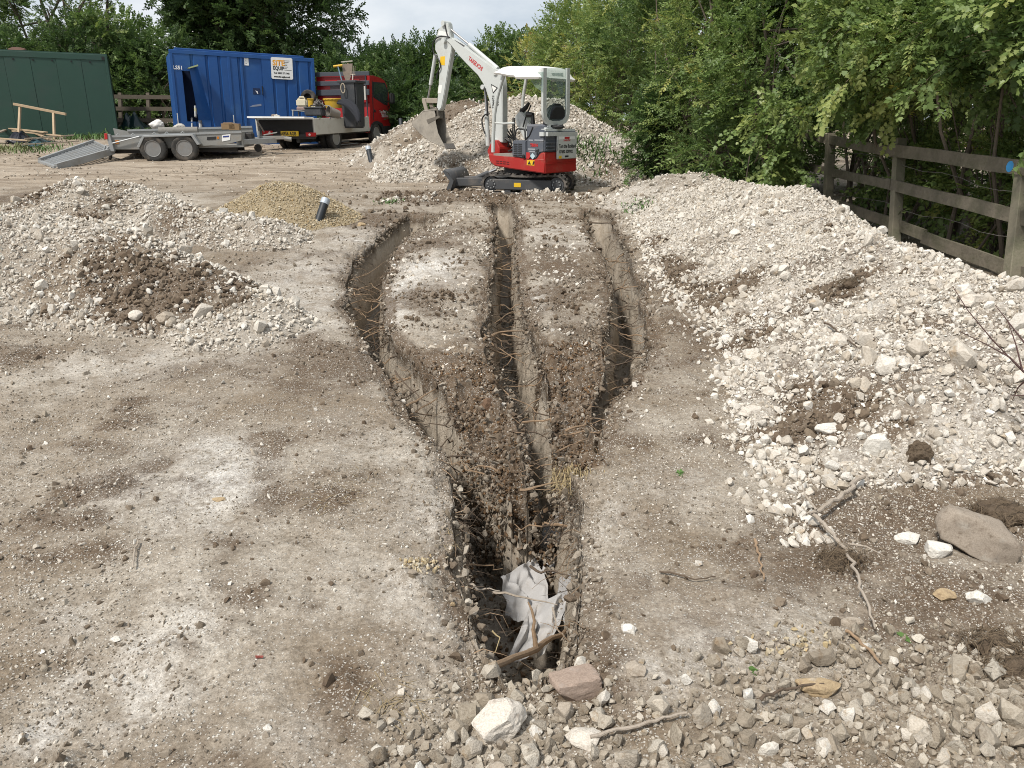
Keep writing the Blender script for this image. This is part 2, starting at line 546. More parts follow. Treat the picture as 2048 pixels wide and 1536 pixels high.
# ------------------------------------------------------------------ ground sheet: one grid, columns gathered on the trench walls
_rows = [-60, -25, -10, -4, -1.5, 0.0, 0.5, 0.8]
_y = 1.0
while _y < 13.2:
    _rows.append(_y); _y *= 1.0048
while _y < 34:
    _rows.append(_y); _y *= 1.011
while _y < 400:
    _rows.append(_y); _y *= 1.12
ROWS = np.array(_rows)
NCOL = 760

def ground_grid():
    S = np.concatenate([-np.geomspace(200, 40, 30), np.linspace(-39, -6, 300), np.linspace(-5.95, 5.95, 2600), np.linspace(6, 39, 300), np.geomspace(40, 200, 30)])
    X = np.zeros((len(ROWS), NCOL))
    q = np.linspace(0, 1, NCOL)
    for i, y in enumerate(ROWS):
        yy = max(y, 1.0)
        rho = 1.0 / (1 + (S / (0.62 * (yy + 0.6))) ** 2)
        if 1.3 < y < 13.4:
            ya = np.array([y])
            w = 0.02 + 0.008 * y
            for a in trench_lines(ya):
                rho = rho + 3.2 * np.exp(-((S - a[0]) / (w * 2.6)) ** 2)
        c = np.concatenate([[0], np.cumsum((rho[1:] + rho[:-1]) / 2 * np.diff(S))])
        c /= c[-1]
        X[i] = np.interp(q, c, S)
    return X

GX = ground_grid()
GY = np.repeat(ROWS[:, None], NCOL, 1)
_t, _lo, _rim, _rub = cut(GX, GY)
_t = np.where((GY > 1.2) & (GY < 14), _t, 0)
_base = zb(GX, GY)
GZ = _base - _t + relief(GX, GY) * (1 + 1.2 * _rub + 0.8 * _rim) - 0.035 * _rim * (_t < 0.02)
_dep = _t
_wall = sstep(0.06, 0.16, _t) * sstep(DEPTH * 0.96, DEPTH * 0.8, _t) * (1 - np.clip(_rub, 0, 1))
# knock the cut faces about: crumbs near the top, shallow spade marks lower down
_nx = 0.040 * fbm3(GX * 3, GY * 5, GZ * 5, 3, 91) + 0.022 * fbm3(GX * 8, GY * 14, GZ * 14, 2, 92)
_tip = 0.5 * sstep(Y_DROP1, Y_JUNC + .3, GY) * (GY > Y_JUNC - .3)
GXD = GX + (_nx + .03 * _tip * fbm3(GX * 6, GY * 6, GZ * 9, 3, 98)) * sstep(0.015, 0.08, _t - _lo) * (1 - 0.75 * sstep(Y_DROP1, Y_JUNC + .4, GY) * (GX < 0.35)) * (1 - 0.7 * sstep(DEPTH * .9, DEPTH, _t))
_ll, _lr, _ml, _mr, _rl, _rr = [v[:, None] for v in trench_lines(ROWS)]
_ridge = (((GX > _lr) & (GX < _ml)) | ((GX > _mr) & (GX < _rl))) & (GY > 3.4) & (GY < 12.2)
GZ = GZ + _ridge * (_t < .02) * (0.03 * fbm2(GX * 3.5, GY * 3.5, 3, 95) + 0.03 * np.clip(fbm2(GX * 9, GY * 9, 3, 96), 0, None) + 0.012 * fbm2(GX * 25, GY * 25, 2, 97))
_rubz = fbm3(GX * 14, GY * 14, GZ * 3, 3, 93) * 0.04
GZ = GZ + _rubz * np.clip(_rub, 0, 1)
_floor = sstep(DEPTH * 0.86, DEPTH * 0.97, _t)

gm = bpy.data.meshes.new('ground')
nr, nc = GX.shape
gv = np.stack([GXD, GY, GZ], -1).reshape(-1, 3)
ii = np.arange((nr - 1) * nc).reshape(nr - 1, nc)[:, :-1].ravel()
gf = np.stack([ii, ii + 1, ii + nc + 1, ii + nc], 1)
gm.vertices.add(len(gv)); gm.vertices.foreach_set('co', gv.ravel())
gm.loops.add(gf.size); gm.loops.foreach_set('vertex_index', gf.ravel().astype(np.int32))
gm.polygons.add(len(gf)); gm.polygons.foreach_set('loop_start', np.arange(0, gf.size, 4, dtype=np.int32)); gm.polygons.foreach_set('loop_total', np.full(len(gf), 4, np.int32))
gm.update(calc_edges=True)
gm.polygons.foreach_set('use_smooth', np.ones(len(gf), bool))

def set_attr(me, name, arr):
    a = me.attributes.new(name, 'FLOAT', 'POINT')
    a.data.foreach_set('value', np.asarray(arr, np.float32).ravel())

_mw, _ms = mask(WHITE, GX, GY), mask(SOIL, GX, GY)
_top = (_t < 0.02)
set_attr(gm, 'white', _mw * sstep(0.2, 0.02, _t))
set_attr(gm, 'soil', np.maximum(np.maximum(_ms * sstep(0.25, 0.03, _t), 0.95 * np.clip(_rub, 0, 1)), 0.75 * _rim * _top * (0.45 + 0.55 * ((GX > -1.6) & (GX < 1.3) & (GY > 3.6)))))
set_attr(gm, 'cutdepth', np.where(_rub > 0.5, 0, _t))
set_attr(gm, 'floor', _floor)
set_attr(gm, 'yard', sstep(12.5, 16, GY))

def ground_material():
    m = bpy.data.materials.new('chalky_earth')
    nt, N, L = nodes_of(m)
    b = N['Principled BSDF']
    b.inputs['Roughness'].default_value = 0.95
    b.inputs['Specular IOR Level'].default_value = 0.15
    geo = N.new('ShaderNodeNewGeometry')
    pos = geo.outputs['Position']
    def attr(n):
        a = N.new('ShaderNodeAttribute'); a.attribute_name = n
        return a.outputs['Fac']
    def noise(scale, detail=5, rough=0.6, vec=None, dist=0.0):
        n = N.new('ShaderNodeTexNoise'); n.inputs['Scale'].default_value = scale; n.inputs['Detail'].default_value = detail
        n.inputs['Roughness'].default_value = rough; n.inputs['Distortion'].default_value = dist
        L.new(vec or pos, n.inputs['Vector'])
        return n.outputs['Fac']
    def ramp(fac, p0, p1, c0=(0, 0, 0), c1=(1, 1, 1)):
        r = N.new('ShaderNodeValToRGB')
        r.color_ramp.elements[0].position = p0; r.color_ramp.elements[0].color = tuple(c0) + (1,)
        r.color_ramp.elements[1].position = p1; r.color_ramp.elements[1].color = tuple(c1) + (1,)
        L.new(fac, r.inputs['Fac'])
        return r.outputs['Color']
    def math_(op, a, b=None, clamp=False):
        n = N.new('ShaderNodeMath'); n.operation = op; n.use_clamp = clamp
        for i, v in enumerate((a, b)):
            if v is None: continue
            if isinstance(v, (int, float)): n.inputs[i].default_value = v
            else: L.new(v, n.inputs[i])
        return n.outputs[0]
    def mix(fac, a, b):
        n = N.new('ShaderNodeMix'); n.data_type = 'RGBA'
        if isinstance(fac, (int, float)): n.inputs[0].default_value = fac
        else: L.new(fac, n.inputs[0])
        for i, v in ((6, a), (7, b)):
            if isinstance(v, tuple): n.inputs[i].default_value = v + (1,)
            else: L.new(v, n.inputs[i])
        return n.outputs[2]
    n_big, n_mid, n_fine, n_grit = noise(1.1, 5), noise(7, 6, 0.7), noise(38, 5, 0.7), noise(150, 3, 0.7)
    dust = mix(ramp(math_('ADD', math_('MULTIPLY', n_mid, 0.6), math_('MULTIPLY', n_fine, 0.4)), 0.36, 0.64), (0.225, 0.19, 0.148), (0.51, 0.463, 0.392))
    dust = mix(ramp(n_big, 0.40, 0.58), mix(n_fine, (0.13, 0.099, 0.068), (0.30, 0.245, 0.183)), dust)
    # chalk-white worn patches
    wfac = math_('MULTIPLY', attr('white'), ramp(math_('ADD', n_mid, math_('MULTIPLY', n_fine, 0.6)), 0.62, 0.98), True)
    wfac2 = math_('ADD', math_('MULTIPLY', wfac, 1.5), math_('MULTIPLY', attr('white'), 0.15), True)
    col = mix(wfac2, dust, mix(n_fine, (0.56, 0.54, 0.5), (0.74, 0.72, 0.68)))
    # brown topsoil
    n_pat = noise(0.75, 8, 0.68)
    stray = math_('MULTIPLY', ramp(n_pat, 0.48, 0.62), 0.40)
    sfac = ramp(math_('ADD', math_('ADD', attr('soil'), stray), math_('MULTIPLY', math_('SUBTRACT', n_mid, 0.5), 1.3)), 0.18, 0.52)
    soil = mix(n_fine, (0.06, 0.041, 0.026), (0.17, 0.122, 0.082))
    col = mix(math_('MULTIPLY', sfac, 0.88), col, soil)
    # yard far off: browner, rutted
    yn = N.new('ShaderNodeMapping'); yn.inputs['Scale'].default_value = (0.5, 1.6, 1); L.new(pos, yn.inputs['Vector'])
    n_rut = noise(1.2, 6, 0.7, yn.outputs['Vector'], 0.8)
    yard = mix(ramp(n_rut, 0.36, 0.62), (0.17, 0.125, 0.085), (0.45, 0.38, 0.295))
    col = mix(math_('MULTIPLY', attr('yard'), 0.85), col, yard)
    # fine grain: every crumb a little lighter or darker than the next
    gsum = math_('ADD', math_('MULTIPLY', noise(62, 4, 0.75), 0.6), math_('MULTIPLY', n_grit, 0.4))
    gm_ = N.new('ShaderNodeMix'); gm_.data_type = 'RGBA'; gm_.blend_type = 'MULTIPLY'; gm_.inputs[0].default_value = 1.0
    L.new(col, gm_.inputs[6]); L.new(ramp(gsum, 0.36, 0.66, (0.60, 0.58, 0.56), (1.28, 1.28, 1.28)), gm_.inputs[7])
    col = gm_.outputs[2]
    # cut trench faces: dark root zone on top, grey marl below with vertical scratches
    cd = attr('cutdepth')
    cdn = math_('ADD', cd, math_('MULTIPLY', math_('SUBTRACT', n_mid, 0.5), 0.16))
    mp = N.new('ShaderNodeMapping'); mp.inputs['Scale'].default_value = (1.0, 1.0, 0.30); L.new(pos, mp.inputs['Vector'])
    n_str = noise(34, 4, 0.7, mp.outputs['Vector'])
    marl = mix(ramp(n_str, 0.30, 0.70), (0.30, 0.25, 0.19), (0.50, 0.44, 0.36))
    marl = mix(ramp(n_mid, 0.5, 0.7), marl, (0.40, 0.355, 0.29))
    marl = mix(math_('MULTIPLY', ramp(n_big, 0.45, 0.65), 0.5), marl, (0.25, 0.205, 0.155))
    chalkv = ramp(math_('ADD', n_fine, math_('MULTIPLY', n_mid, 0.8)), 1.0, 1.2)
    marl = mix(math_('MULTIPLY', chalkv, 0.6), marl, (0.55, 0.53, 0.48))
    root = mix(n_fine, (0.035, 0.025, 0.016), (0.14, 0.105, 0.072))
    face = mix(ramp(cdn, 0.10, 0.21), root, marl)
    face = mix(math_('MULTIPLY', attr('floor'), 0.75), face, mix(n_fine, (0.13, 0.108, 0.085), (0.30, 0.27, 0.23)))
    col = mix(ramp(cdn, 0.015, 0.06), col, face)
    # chips of chalk and flint too small to build
    v = N.new('ShaderNodeTexVoronoi'); v.inputs['Scale'].default_value = 75; v.inputs['Randomness'].default_value = 1; L.new(pos, v.inputs['Vector'])
    rnd = N.new('ShaderNodeSeparateColor'); L.new(v.outputs['Color'], rnd.inputs[0])
    pick = ramp(math_('ADD', rnd.outputs[0], math_('MULTIPLY', math_('SUBTRACT', n_mid, 0.5), 0.5)), 0.90, 0.92)
    core = ramp(v.outputs['Distance'], 0.28, 0.42, (1, 1, 1), (0, 0, 0))
    chip = math_('MULTIPLY', math_('MULTIPLY', pick, core), ramp(n_pat, 0.38, 0.55, (0.25, 0.25, 0.25), (1, 1, 1)))
    chip = math_('MULTIPLY', chip, ramp(cd, 0.1, 0.25, (1, 1, 1), (0.15, 0.15, 0.15)))
    chipcol = mix(rnd.outputs[1], (0.42, 0.38, 0.32), (0.78, 0.76, 0.71))
    col = mix(math_('MULTIPLY', chip, 0.9), col, chipcol)
    v2 = N.new('ShaderNodeTexVoronoi'); v2.inputs['Scale'].default_value = 210; L.new(pos, v2.inputs['Vector'])
    r2 = N.new('ShaderNodeSeparateColor'); L.new(v2.outputs['Color'], r2.inputs[0])
    chip2 = math_('MULTIPLY', ramp(math_('ADD', r2.outputs[0], math_('MULTIPLY', math_('SUBTRACT', n_mid, 0.5), 0.7)), 0.86, 0.9), ramp(cd, 0.1, 0.25, (1, 1, 1), (0.1, 0.1, 0.1)))
    col = mix(math_('MULTIPLY', chip2, 0.75), col, mix(r2.outputs[1], (0.22, 0.18, 0.14), (0.62, 0.59, 0.53)))
    L.new(col, b.inputs['Base Color'])
    h = math_('ADD', math_('MULTIPLY', n_mid, 0.9), math_('ADD', math_('MULTIPLY', n_fine, 0.5), math_('MULTIPLY', n_grit, 0.2)))
    h = math_('ADD', h, math_('MULTIPLY', chip, 0.35))
    h = math_('ADD', h, math_('MULTIPLY', chip2, 0.12))
    h = math_('ADD', h, math_('MULTIPLY', math_('MULTIPLY', n_str, ramp(cd, 0.1, 0.2)), 0.35))
    bp = N.new('ShaderNodeBump'); bp.inputs['Strength'].default_value = 1.0; bp.inputs['Distance'].default_value = 0.014
    L.new(h, bp.inputs['Height'])
    L.new(bp.outputs['Normal'], b.inputs['Normal'])
    return m

M_GROUND = ground_material()
ground_obj = link_mesh('ground', gm, M_GROUND)
tag(ground_obj, 'bare chalky earth yard with three narrow trenches meeting near the front', kind='structure')
# ------------------------------------------------------------------ rocks
def hull_mesh(name, n, seed, squash=(1, 1, 1), planes=5):
    """an angular lump about 1 m across: the hull of scattered points with a few flats broken off"""
    rng = np.random.default_rng(seed)
    p = rng.normal(size=(n, 3))
    p /= np.linalg.norm(p, axis=1)[:, None]
    p *= rng.uniform(0.36, 0.52, (n, 1))
    for _ in range(planes):
        d = rng.normal(size=3); d /= np.linalg.norm(d)
        h = rng.uniform(0.24, 0.36)
        k = p @ d
        p = p - np.clip(k - h, 0, None)[:, None] * d
    p *= np.array(squash)
    bm = bmesh.new()
    for q in p: bm.verts.new(q)
    r = bmesh.ops.convex_hull(bm, input=bm.verts)
    bmesh.ops.delete(bm, geom=[v for v in bm.verts if not v.link_faces], context='VERTS')
    me = bpy.data.meshes.new(name)
    bm.to_mesh(me); bm.free()
    return me

def hero_mesh(name, seed, dims, smooth=True, rough=0.05, planes=7, boxy=0.0):
    """a big stone seen close: broken flats plus uneven relief"""
    rng = np.random.default_rng(seed)
    bm = bmesh.new()
    bmesh.ops.create_icosphere(bm, subdivisions=4, radius=0.5)
    P = np.array([v.co[:] for v in bm.verts])
    if boxy:
        m = np.abs(P).max(1)[:, None]
        P = P * (1 - boxy) + (P / m * 0.42) * boxy
    for _ in range(planes):
        d = rng.normal(size=3); d /= np.linalg.norm(d)
        h = rng.uniform(0.27, 0.4)
        k = P @ d
        P = P - (np.clip(k - h, 0, None) * 0.93)[:, None] * d
    nn = P / (np.linalg.norm(P, axis=1)[:, None] + 1e-9)
    f = rough * fbm3(P[:, 0] * 4 + seed, P[:, 1] * 4, P[:, 2] * 4, 4, seed) + rough * 0.5 * np.abs(fbm3(P[:, 0] * 9, P[:, 1] * 9 + seed, P[:, 2] * 9, 3, seed + 5))
    P = P + nn * f[:, None]
    P = P * np.array(dims)
    for v, q in zip(bm.verts, P): v.co = q
    me = bpy.data.meshes.new(name)
    bm.to_mesh(me); bm.free()
    if smooth: me.polygons.foreach_set('use_smooth', [True] * len(me.polygons))
    return me

def rock_material(name, cols, stain=(0.42, 0.24, 0.09), stain_amt=0.25, earth=(0.12, 0.09, 0.065), earth_amt=0.25, bump=0.5, ns=1.0, bdist=0.0012):
    m = bpy.data.materials.new(name)
    nt, N, L = nodes_of(m)
    b = N['Principled BSDF']
    b.inputs['Roughness'].default_value = 0.92
    b.inputs['Specular IOR Level'].default_value = 0.2
    oi = N.new('ShaderNodeObjectInfo')
    tc = N.new('ShaderNodeTexCoord')
    add = N.new('ShaderNodeVectorMath'); add.operation = 'ADD'
    sc = N.new('ShaderNodeVectorMath'); sc.operation = 'SCALE'; sc.inputs['Scale'].default_value = 37.0
    cmb = N.new('ShaderNodeCombineXYZ')
    for i in range(3): L.new(oi.outputs['Random'], cmb.inputs[i])
    L.new(cmb.outputs[0], sc.inputs[0])
    L.new(tc.outputs['Object'], add.inputs[0]); L.new(sc.outputs[0], add.inputs[1])
    def noise(s, d=5):
        n = N.new('ShaderNodeTexNoise'); n.inputs['Scale'].default_value = s * ns; n.inputs['Detail'].default_value = d; n.inputs['Roughness'].default_value = 0.65
        L.new(add.outputs[0], n.inputs['Vector']); return n.outputs['Fac']
    rp = N.new('ShaderNodeValToRGB')
    els = rp.color_ramp.elements
    while len(els) < len(cols): els.new(0.5)
    for i, c in enumerate(cols):
        els[i].position = i / max(1, len(cols) - 1); els[i].color = tuple(c) + (1,)
    L.new(oi.outputs['Random'], rp.inputs['Fac'])
    def mix(f, a, c):
        n = N.new('ShaderNodeMix'); n.data_type = 'RGBA'
        L.new(f, n.inputs[0])
        for k, v in ((6, a), (7, c)):
            if isinstance(v, tuple): n.inputs[k].default_value = v + (1,)
            else: L.new(v, n.inputs[k])
        return n.outputs[2]
    def thr(f, a, w, mul):
        r = N.new('ShaderNodeValToRGB'); r.color_ramp.elements[0].position = a; r.color_ramp.elements[1].position = min(1, a + w)
        r.color_ramp.elements[0].color = (0, 0, 0, 1); r.color_ramp.elements[1].color = (mul, mul, mul, 1)
        L.new(f, r.inputs['Fac']); return r.outputs['Color']
    n1, n2, n3 = noise(1.6), noise(3.2), noise(14, 4)
    col = rp.outputs['Color']
    dk = N.new('ShaderNodeMix'); dk.data_type = 'RGBA'; dk.blend_type = 'MULTIPLY'; dk.inputs[0].default_value = 1
    vr = N.new('ShaderNodeValToRGB'); vr.color_ramp.elements[0].color = (0.72, 0.70, 0.67, 1); vr.color_ramp.elements[1].color = (1, 1, 1, 1)
    vr.color_ramp.elements[0].position = 0.3; vr.color_ramp.elements[1].position = 0.6
    L.new(n3, vr.inputs['Fac']); L.new(col, dk.inputs[6]); L.new(vr.outputs['Color'], dk.inputs[7])
    col = dk.outputs[2]
    if stain_amt > 0: col = mix(thr(n1, 0.66 - 0.2 * stain_amt, 0.12, 0.75), col, stain)
    if earth_amt > 0: col = mix(thr(n2, 0.64 - 0.28 * earth_amt, 0.16, 0.8), col, earth)
    L.new(col, b.inputs['Base Color'])
    bp = N.new('ShaderNodeBump'); bp.inputs['Strength'].default_value = bump; bp.inputs['Distance'].default_value = bdist
    L.new(n3, bp.inputs['Height']); L.new(bp.outputs['Normal'], b.inputs['Normal'])
    return m

M_CHALK = rock_material('chalk_stone', [(0.66, 0.62, 0.55), (0.55, 0.50, 0.43), (0.72, 0.695, 0.64), (0.46, 0.40, 0.32), (0.66, 0.62, 0.555), (0.40, 0.35, 0.285), (0.71, 0.68, 0.625), (0.60, 0.555, 0.485)], stain=(0.50, 0.34, 0.18), stain_amt=0.3, earth=(0.36, 0.30, 0.23), earth_amt=0.24)
M_RUBBLE = rock_material('grey_rubble', [(0.285, 0.24, 0.185), (0.365, 0.318, 0.253), (0.225, 0.185, 0.138), (0.48, 0.435, 0.365), (0.30, 0.255, 0.195), (0.55, 0.505, 0.43), (0.26, 0.215, 0.165)], stain=(0.30, 0.205, 0.11), stain_amt=0.35, earth=(0.14, 0.108, 0.078), earth_amt=0.35)
M_GRAVEL = rock_material('yellow_gravel', [(0.42, 0.34, 0.21), (0.50, 0.43, 0.30), (0.33, 0.265, 0.165), (0.56, 0.51, 0.41), (0.40, 0.31, 0.165)], stain=(0.45, 0.26, 0.07), stain_amt=0.5, earth_amt=0.05)
M_FLINT = rock_material('brown_flint', [(0.12, 0.078, 0.045), (0.19, 0.13, 0.08), (0.09, 0.06, 0.036), (0.07, 0.048, 0.032), (0.20, 0.115, 0.055), (0.36, 0.31, 0.25), (0.10, 0.07, 0.048)], stain=(0.3, 0.15, 0.05), stain_amt=0.5, earth_amt=0.5)
M_CLOD = rock_material('soil_clod', [(0.14, 0.103, 0.071), (0.20, 0.157, 0.113), (0.115, 0.083, 0.057), (0.24, 0.195, 0.147)], stain=(0.26, 0.235, 0.2), stain_amt=0.2, earth=(0.085, 0.06, 0.042), earth_amt=0.4, bump=1.0)

M_CRUMB = rock_material('earth_crumb', [(0.16, 0.128, 0.092), (0.24, 0.20, 0.155), (0.32, 0.275, 0.22), (0.13, 0.10, 0.072), (0.38, 0.335, 0.275), (0.21, 0.175, 0.135)], stain=(0.45, 0.42, 0.37), stain_amt=0.3, earth=(0.10, 0.078, 0.055), earth_amt=0.3, bump=0.9)

def bigger_grain(m, name):
    c = m.copy(); c.name = name
    for n in c.node_tree.nodes:
        if n.type == 'BUMP': n.inputs['Distance'].default_value = 0.005; n.inputs['Strength'].default_value = 0.9
    return c
M_RUBBLE_B, M_CHALK_B = bigger_grain(M_RUBBLE, 'coarse_rubble'), bigger_grain(M_CHALK, 'coarse_chalk')

def rock_set(prefix, mat, n=9, pts=15, seed=0, squash=(1, .85, .7)):
    rng = np.random.default_rng(seed)
    out = []
    for i in range(n):
        sq = (squash[0] * rng.uniform(.85, 1.15), squash[1] * rng.uniform(.8, 1.15), squash[2] * rng.uniform(.75, 1.2))
        me = hull_mesh(prefix, pts, seed * 100 + i, sq)
        me.materials.append(mat)
        out.append(me)
    return out

def source_collection(name, meshes):
    c = bpy.data.collections.new(name)           # never linked to the scene: only a library of shapes
    for i, me in enumerate(meshes):
        o = bpy.data.objects.new('%s_%02d' % (name, i), me)
        c.objects.link(o)
    return c

RK = {}
for key, mt, pts, sd, sq in (('chalk', M_CHALK, 15, 1, (1, .85, .7)), ('rubble', M_RUBBLE, 15, 2, (1, .85, .72)), ('rubble_big', M_RUBBLE_B, 19, 7, (1, .85, .72)), ('chalk_big', M_CHALK_B, 26, 8, (1, .85, .7)), ('gravel', M_GRAVEL, 12, 3, (1, .8, .65)), ('flint', M_FLINT, 12, 4, (1, .8, .6)), ('clod', M_CLOD, 20, 5, (1, .9, .75)), ('crumb', M_CRUMB, 14, 6, (1, .9, .65))):
    ms = rock_set(key + '_stone', mt, 9, pts, sd, sq)
    RK[key] = (ms, source_collection(key + '_shapes', ms))

_NG = {}
def scatter_tree(coll):
    if coll.name in _NG: return _NG[coll.name]
    ng = bpy.data.node_groups.new('scatter_' + coll.name, 'GeometryNodeTree')
    ng.interface.new_socket('Geometry', in_out='INPUT', socket_type='NodeSocketGeometry')
    ng.interface.new_socket('Geometry', in_out='OUTPUT', socket_type='NodeSocketGeometry')
    N, L = ng.nodes, ng.links
    gi, go = N.new('NodeGroupInput'), N.new('NodeGroupOutput')
    ci = N.new('GeometryNodeCollectionInfo')
    ci.inputs['Collection'].default_value = coll
    ci.inputs['Separate Children'].default_value = True
    ci.inputs['Reset Children'].default_value = True
    ip = N.new('GeometryNodeInstanceOnPoints')
    ip.inputs['Pick Instance'].default_value = True
    def na(name, typ):
        n = N.new('GeometryNodeInputNamedAttribute'); n.data_type = typ
        n.inputs['Name'].default_value = name
        return n.outputs['Attribute']
    e = N.new('FunctionNodeEulerToRotation')
    L.new(na('rot', 'FLOAT_VECTOR'), e.inputs['Euler'])
    L.new(gi.outputs[0], ip.inputs['Points'])
    L.new(ci.outputs[0], ip.inputs['Instance'])
    L.new(na('pick', 'INT'), ip.inputs['Instance Index'])
    L.new(e.outputs[0], ip.inputs['Rotation'])
    L.new(na('size', 'FLOAT_VECTOR'), ip.inputs['Scale'])
    L.new(ip.outputs[0], go.inputs[0])
    _NG[coll.name] = ng
    return ng

def scatter(name, coll, pts, rot, size, parent=None, mat=None, tint=None, kind='stuff', label=None):
    """ONE stuff object: shapes of a library stood at many points"""
    pts = np.asarray(pts, float)
    n = len(pts)
    if parent is not None:
        w = world_loc(parent)
        pts = pts - np.array([w.x, w.y, w.z])
    me = bpy.data.meshes.new(name)
    me.vertices.add(n); me.vertices.foreach_set('co', pts.ravel())
    a = me.attributes.new('rot', 'FLOAT_VECTOR', 'POINT'); a.data.foreach_set('vector', np.asarray(rot, np.float32).ravel())
    size = np.asarray(size, float)
    if size.ndim == 1: size = np.repeat(size[:, None], 3, 1)
    a = me.attributes.new('size', 'FLOAT_VECTOR', 'POINT'); a.data.foreach_set('vector', size.astype(np.float32).ravel())
    a = me.attributes.new('pick', 'INT', 'POINT'); a.data.foreach_set('value', RNG.integers(0, 10000, n).astype(np.int32))
    if tint is not None:
        a = me.attributes.new('tint', 'FLOAT', 'POINT'); a.data.foreach_set('value', np.asarray(tint, np.float32))
    o = link_mesh(name, me, mat, parent)
    md = o.modifiers.new('scatter', 'NODES')
    md.node_group = scatter_tree(coll)
    o['kind'] = kind
    if label: o['label'] = label
    return o

def rnd_rot(n):
    return RNG.uniform(0, 2 * math.pi, (n, 3))

def stone_obj(name, key, p, s, parent=None, label=None, group=None, cat=None):
    ms = RK[key][0]
    o = bpy.data.objects.new(name, ms[RNG.integers(0, len(ms))])
    COL.objects.link(o)
    w = world_loc(parent) if parent is not None else Vector((0, 0, 0))
    o.location = (p[0] - w.x, p[1] - w.y, p[2] - w.z)
    o.rotation_euler = tuple(RNG.uniform(0, 2 * math.pi, 3))
    q = RNG.uniform(0.85, 1.2, 3)
    o.scale = (s * q[0], s * q[1], s * q[2])
    if parent is not None: o.parent = parent
    return tag(o, label, cat, group)

# ------------------------------------------------------------------ heaps of dug earth
class Heap:
    def __init__(self, crest, slope, kl=1.0, kr=1.0, kf=1.0, rnd=0.25, amp=0.05, seed=0):
        self.c = [pd(*p) for p in crest]
        self.s, self.kl, self.kr, self.kf, self.rnd, self.amp, self.seed = slope, kl, kr, kf, rnd, amp, seed
        a = np.array(self.c)
        m = (a[:, 2].max() + 0.3) / slope + 0.5
        self.box = (a[:, 0].min() - m / min(kl, 1), a[:, 0].max() + m / min(kr, 1), a[:, 1].min() - m / min(kf, 1), a[:, 1].max() + m)

    def z(self, x, y):
        best = np.full(np.broadcast(x, y).shape, -9.0)
        c = self.c
        segs = list(zip(c[:-1], c[1:])) if len(c) > 1 else [(c[0], c[0])]
        for a, b in segs:
            d = b - a
            L2 = d[0] ** 2 + d[1] ** 2 + 1e-9
            t = np.clip(((x - a[0]) * d[0] + (y - a[1]) * d[1]) / L2, 0, 1)
            dx, dy = x - (a[0] + d[0] * t), y - (a[1] + d[1] * t)
            dx = np.where(dx < 0, dx * self.kl, dx * self.kr)
            dy = np.where(dy < 0, dy * self.kf, dy)
            dist = np.sqrt(dx * dx + dy * dy)
            h = a[2] + d[2] * t - self.s * (np.sqrt(dist ** 2 + self.rnd ** 2) - self.rnd)
            best = np.maximum(best, h)
        n = self.amp * fbm2(x * 1.7, y * 1.7, 4, 100 + self.seed) + 0.4 * self.amp * np.abs(fbm2(x * 5, y * 5, 3, 140 + self.seed))
        return best + n

class RightHeap(Heap):
    """the long chalk bank in front of the fence: foot on the trench side, crest along the fence"""
    def __init__(self):
        toe = [(1262, 402), (1275, 440), (1290, 480), (1315, 560), (1400, 620), (1460, 700), (1490, 820), (1560, 950), (1600, 1040)]
        self.toe = np.array([ground(*p)[:2] for p in toe]); self.toe = self.toe[np.argsort(self.toe[:, 1])]
        cr = [(1480, 366), (1570, 372), (1640, 395), (1700, 437), (1850, 498), (1960, 543), (2048, 562)]
        self.cr = np.array([pd(px, py, 3.2 * FPX / (px - 1024)) for px, py in cr]); self.cr = self.cr[np.argsort(self.cr[:, 1])]
        self.box = (0.9, 4.9, 2.6, 13.2)
        self.amp, self.seed = 0.05, 3
    def z(self, x, y):
        y = y + 0 * x
        xt = np.interp(y, self.toe[:, 1], self.toe[:, 0]) + 0.16 * fbm2(y * 1.5, x * 0 + 3, 3, 151)
        zc = np.interp(y, self.cr[:, 1], self.cr[:, 2])
        H = np.clip(zc - zb(np.full_like(x, 3.2), y), 0.1, None)
        H = H * sstep(2.85, 4.3, y + 0.25 * noise2(x * 1.5, y, 153)) * sstep(13.2, 11.2, y)
        xc = 3.2 + 0.25 * noise2(y * 0.9, 0 * y, 152)
        t = (x - xt) / (xc - xt)
        up = np.clip(t, -0.5, 1)
        prof = np.where(up < 0, up * 0.8, up ** 0.85)
        dn = np.clip(x - xc, 0, None)
        z = zb(x, y) + H * prof - 0.62 * (np.sqrt(dn ** 2 + 0.04) - 0.2) - 0.06 * (H < 0.05)
        n = 0.07 * fbm2(x * 1.7, y * 1.7, 4, 103) + 0.03 * np.abs(fbm2(x * 5, y * 5, 3, 143))
        return z + n * np.clip(H * 4, 0, 1) - 0.03

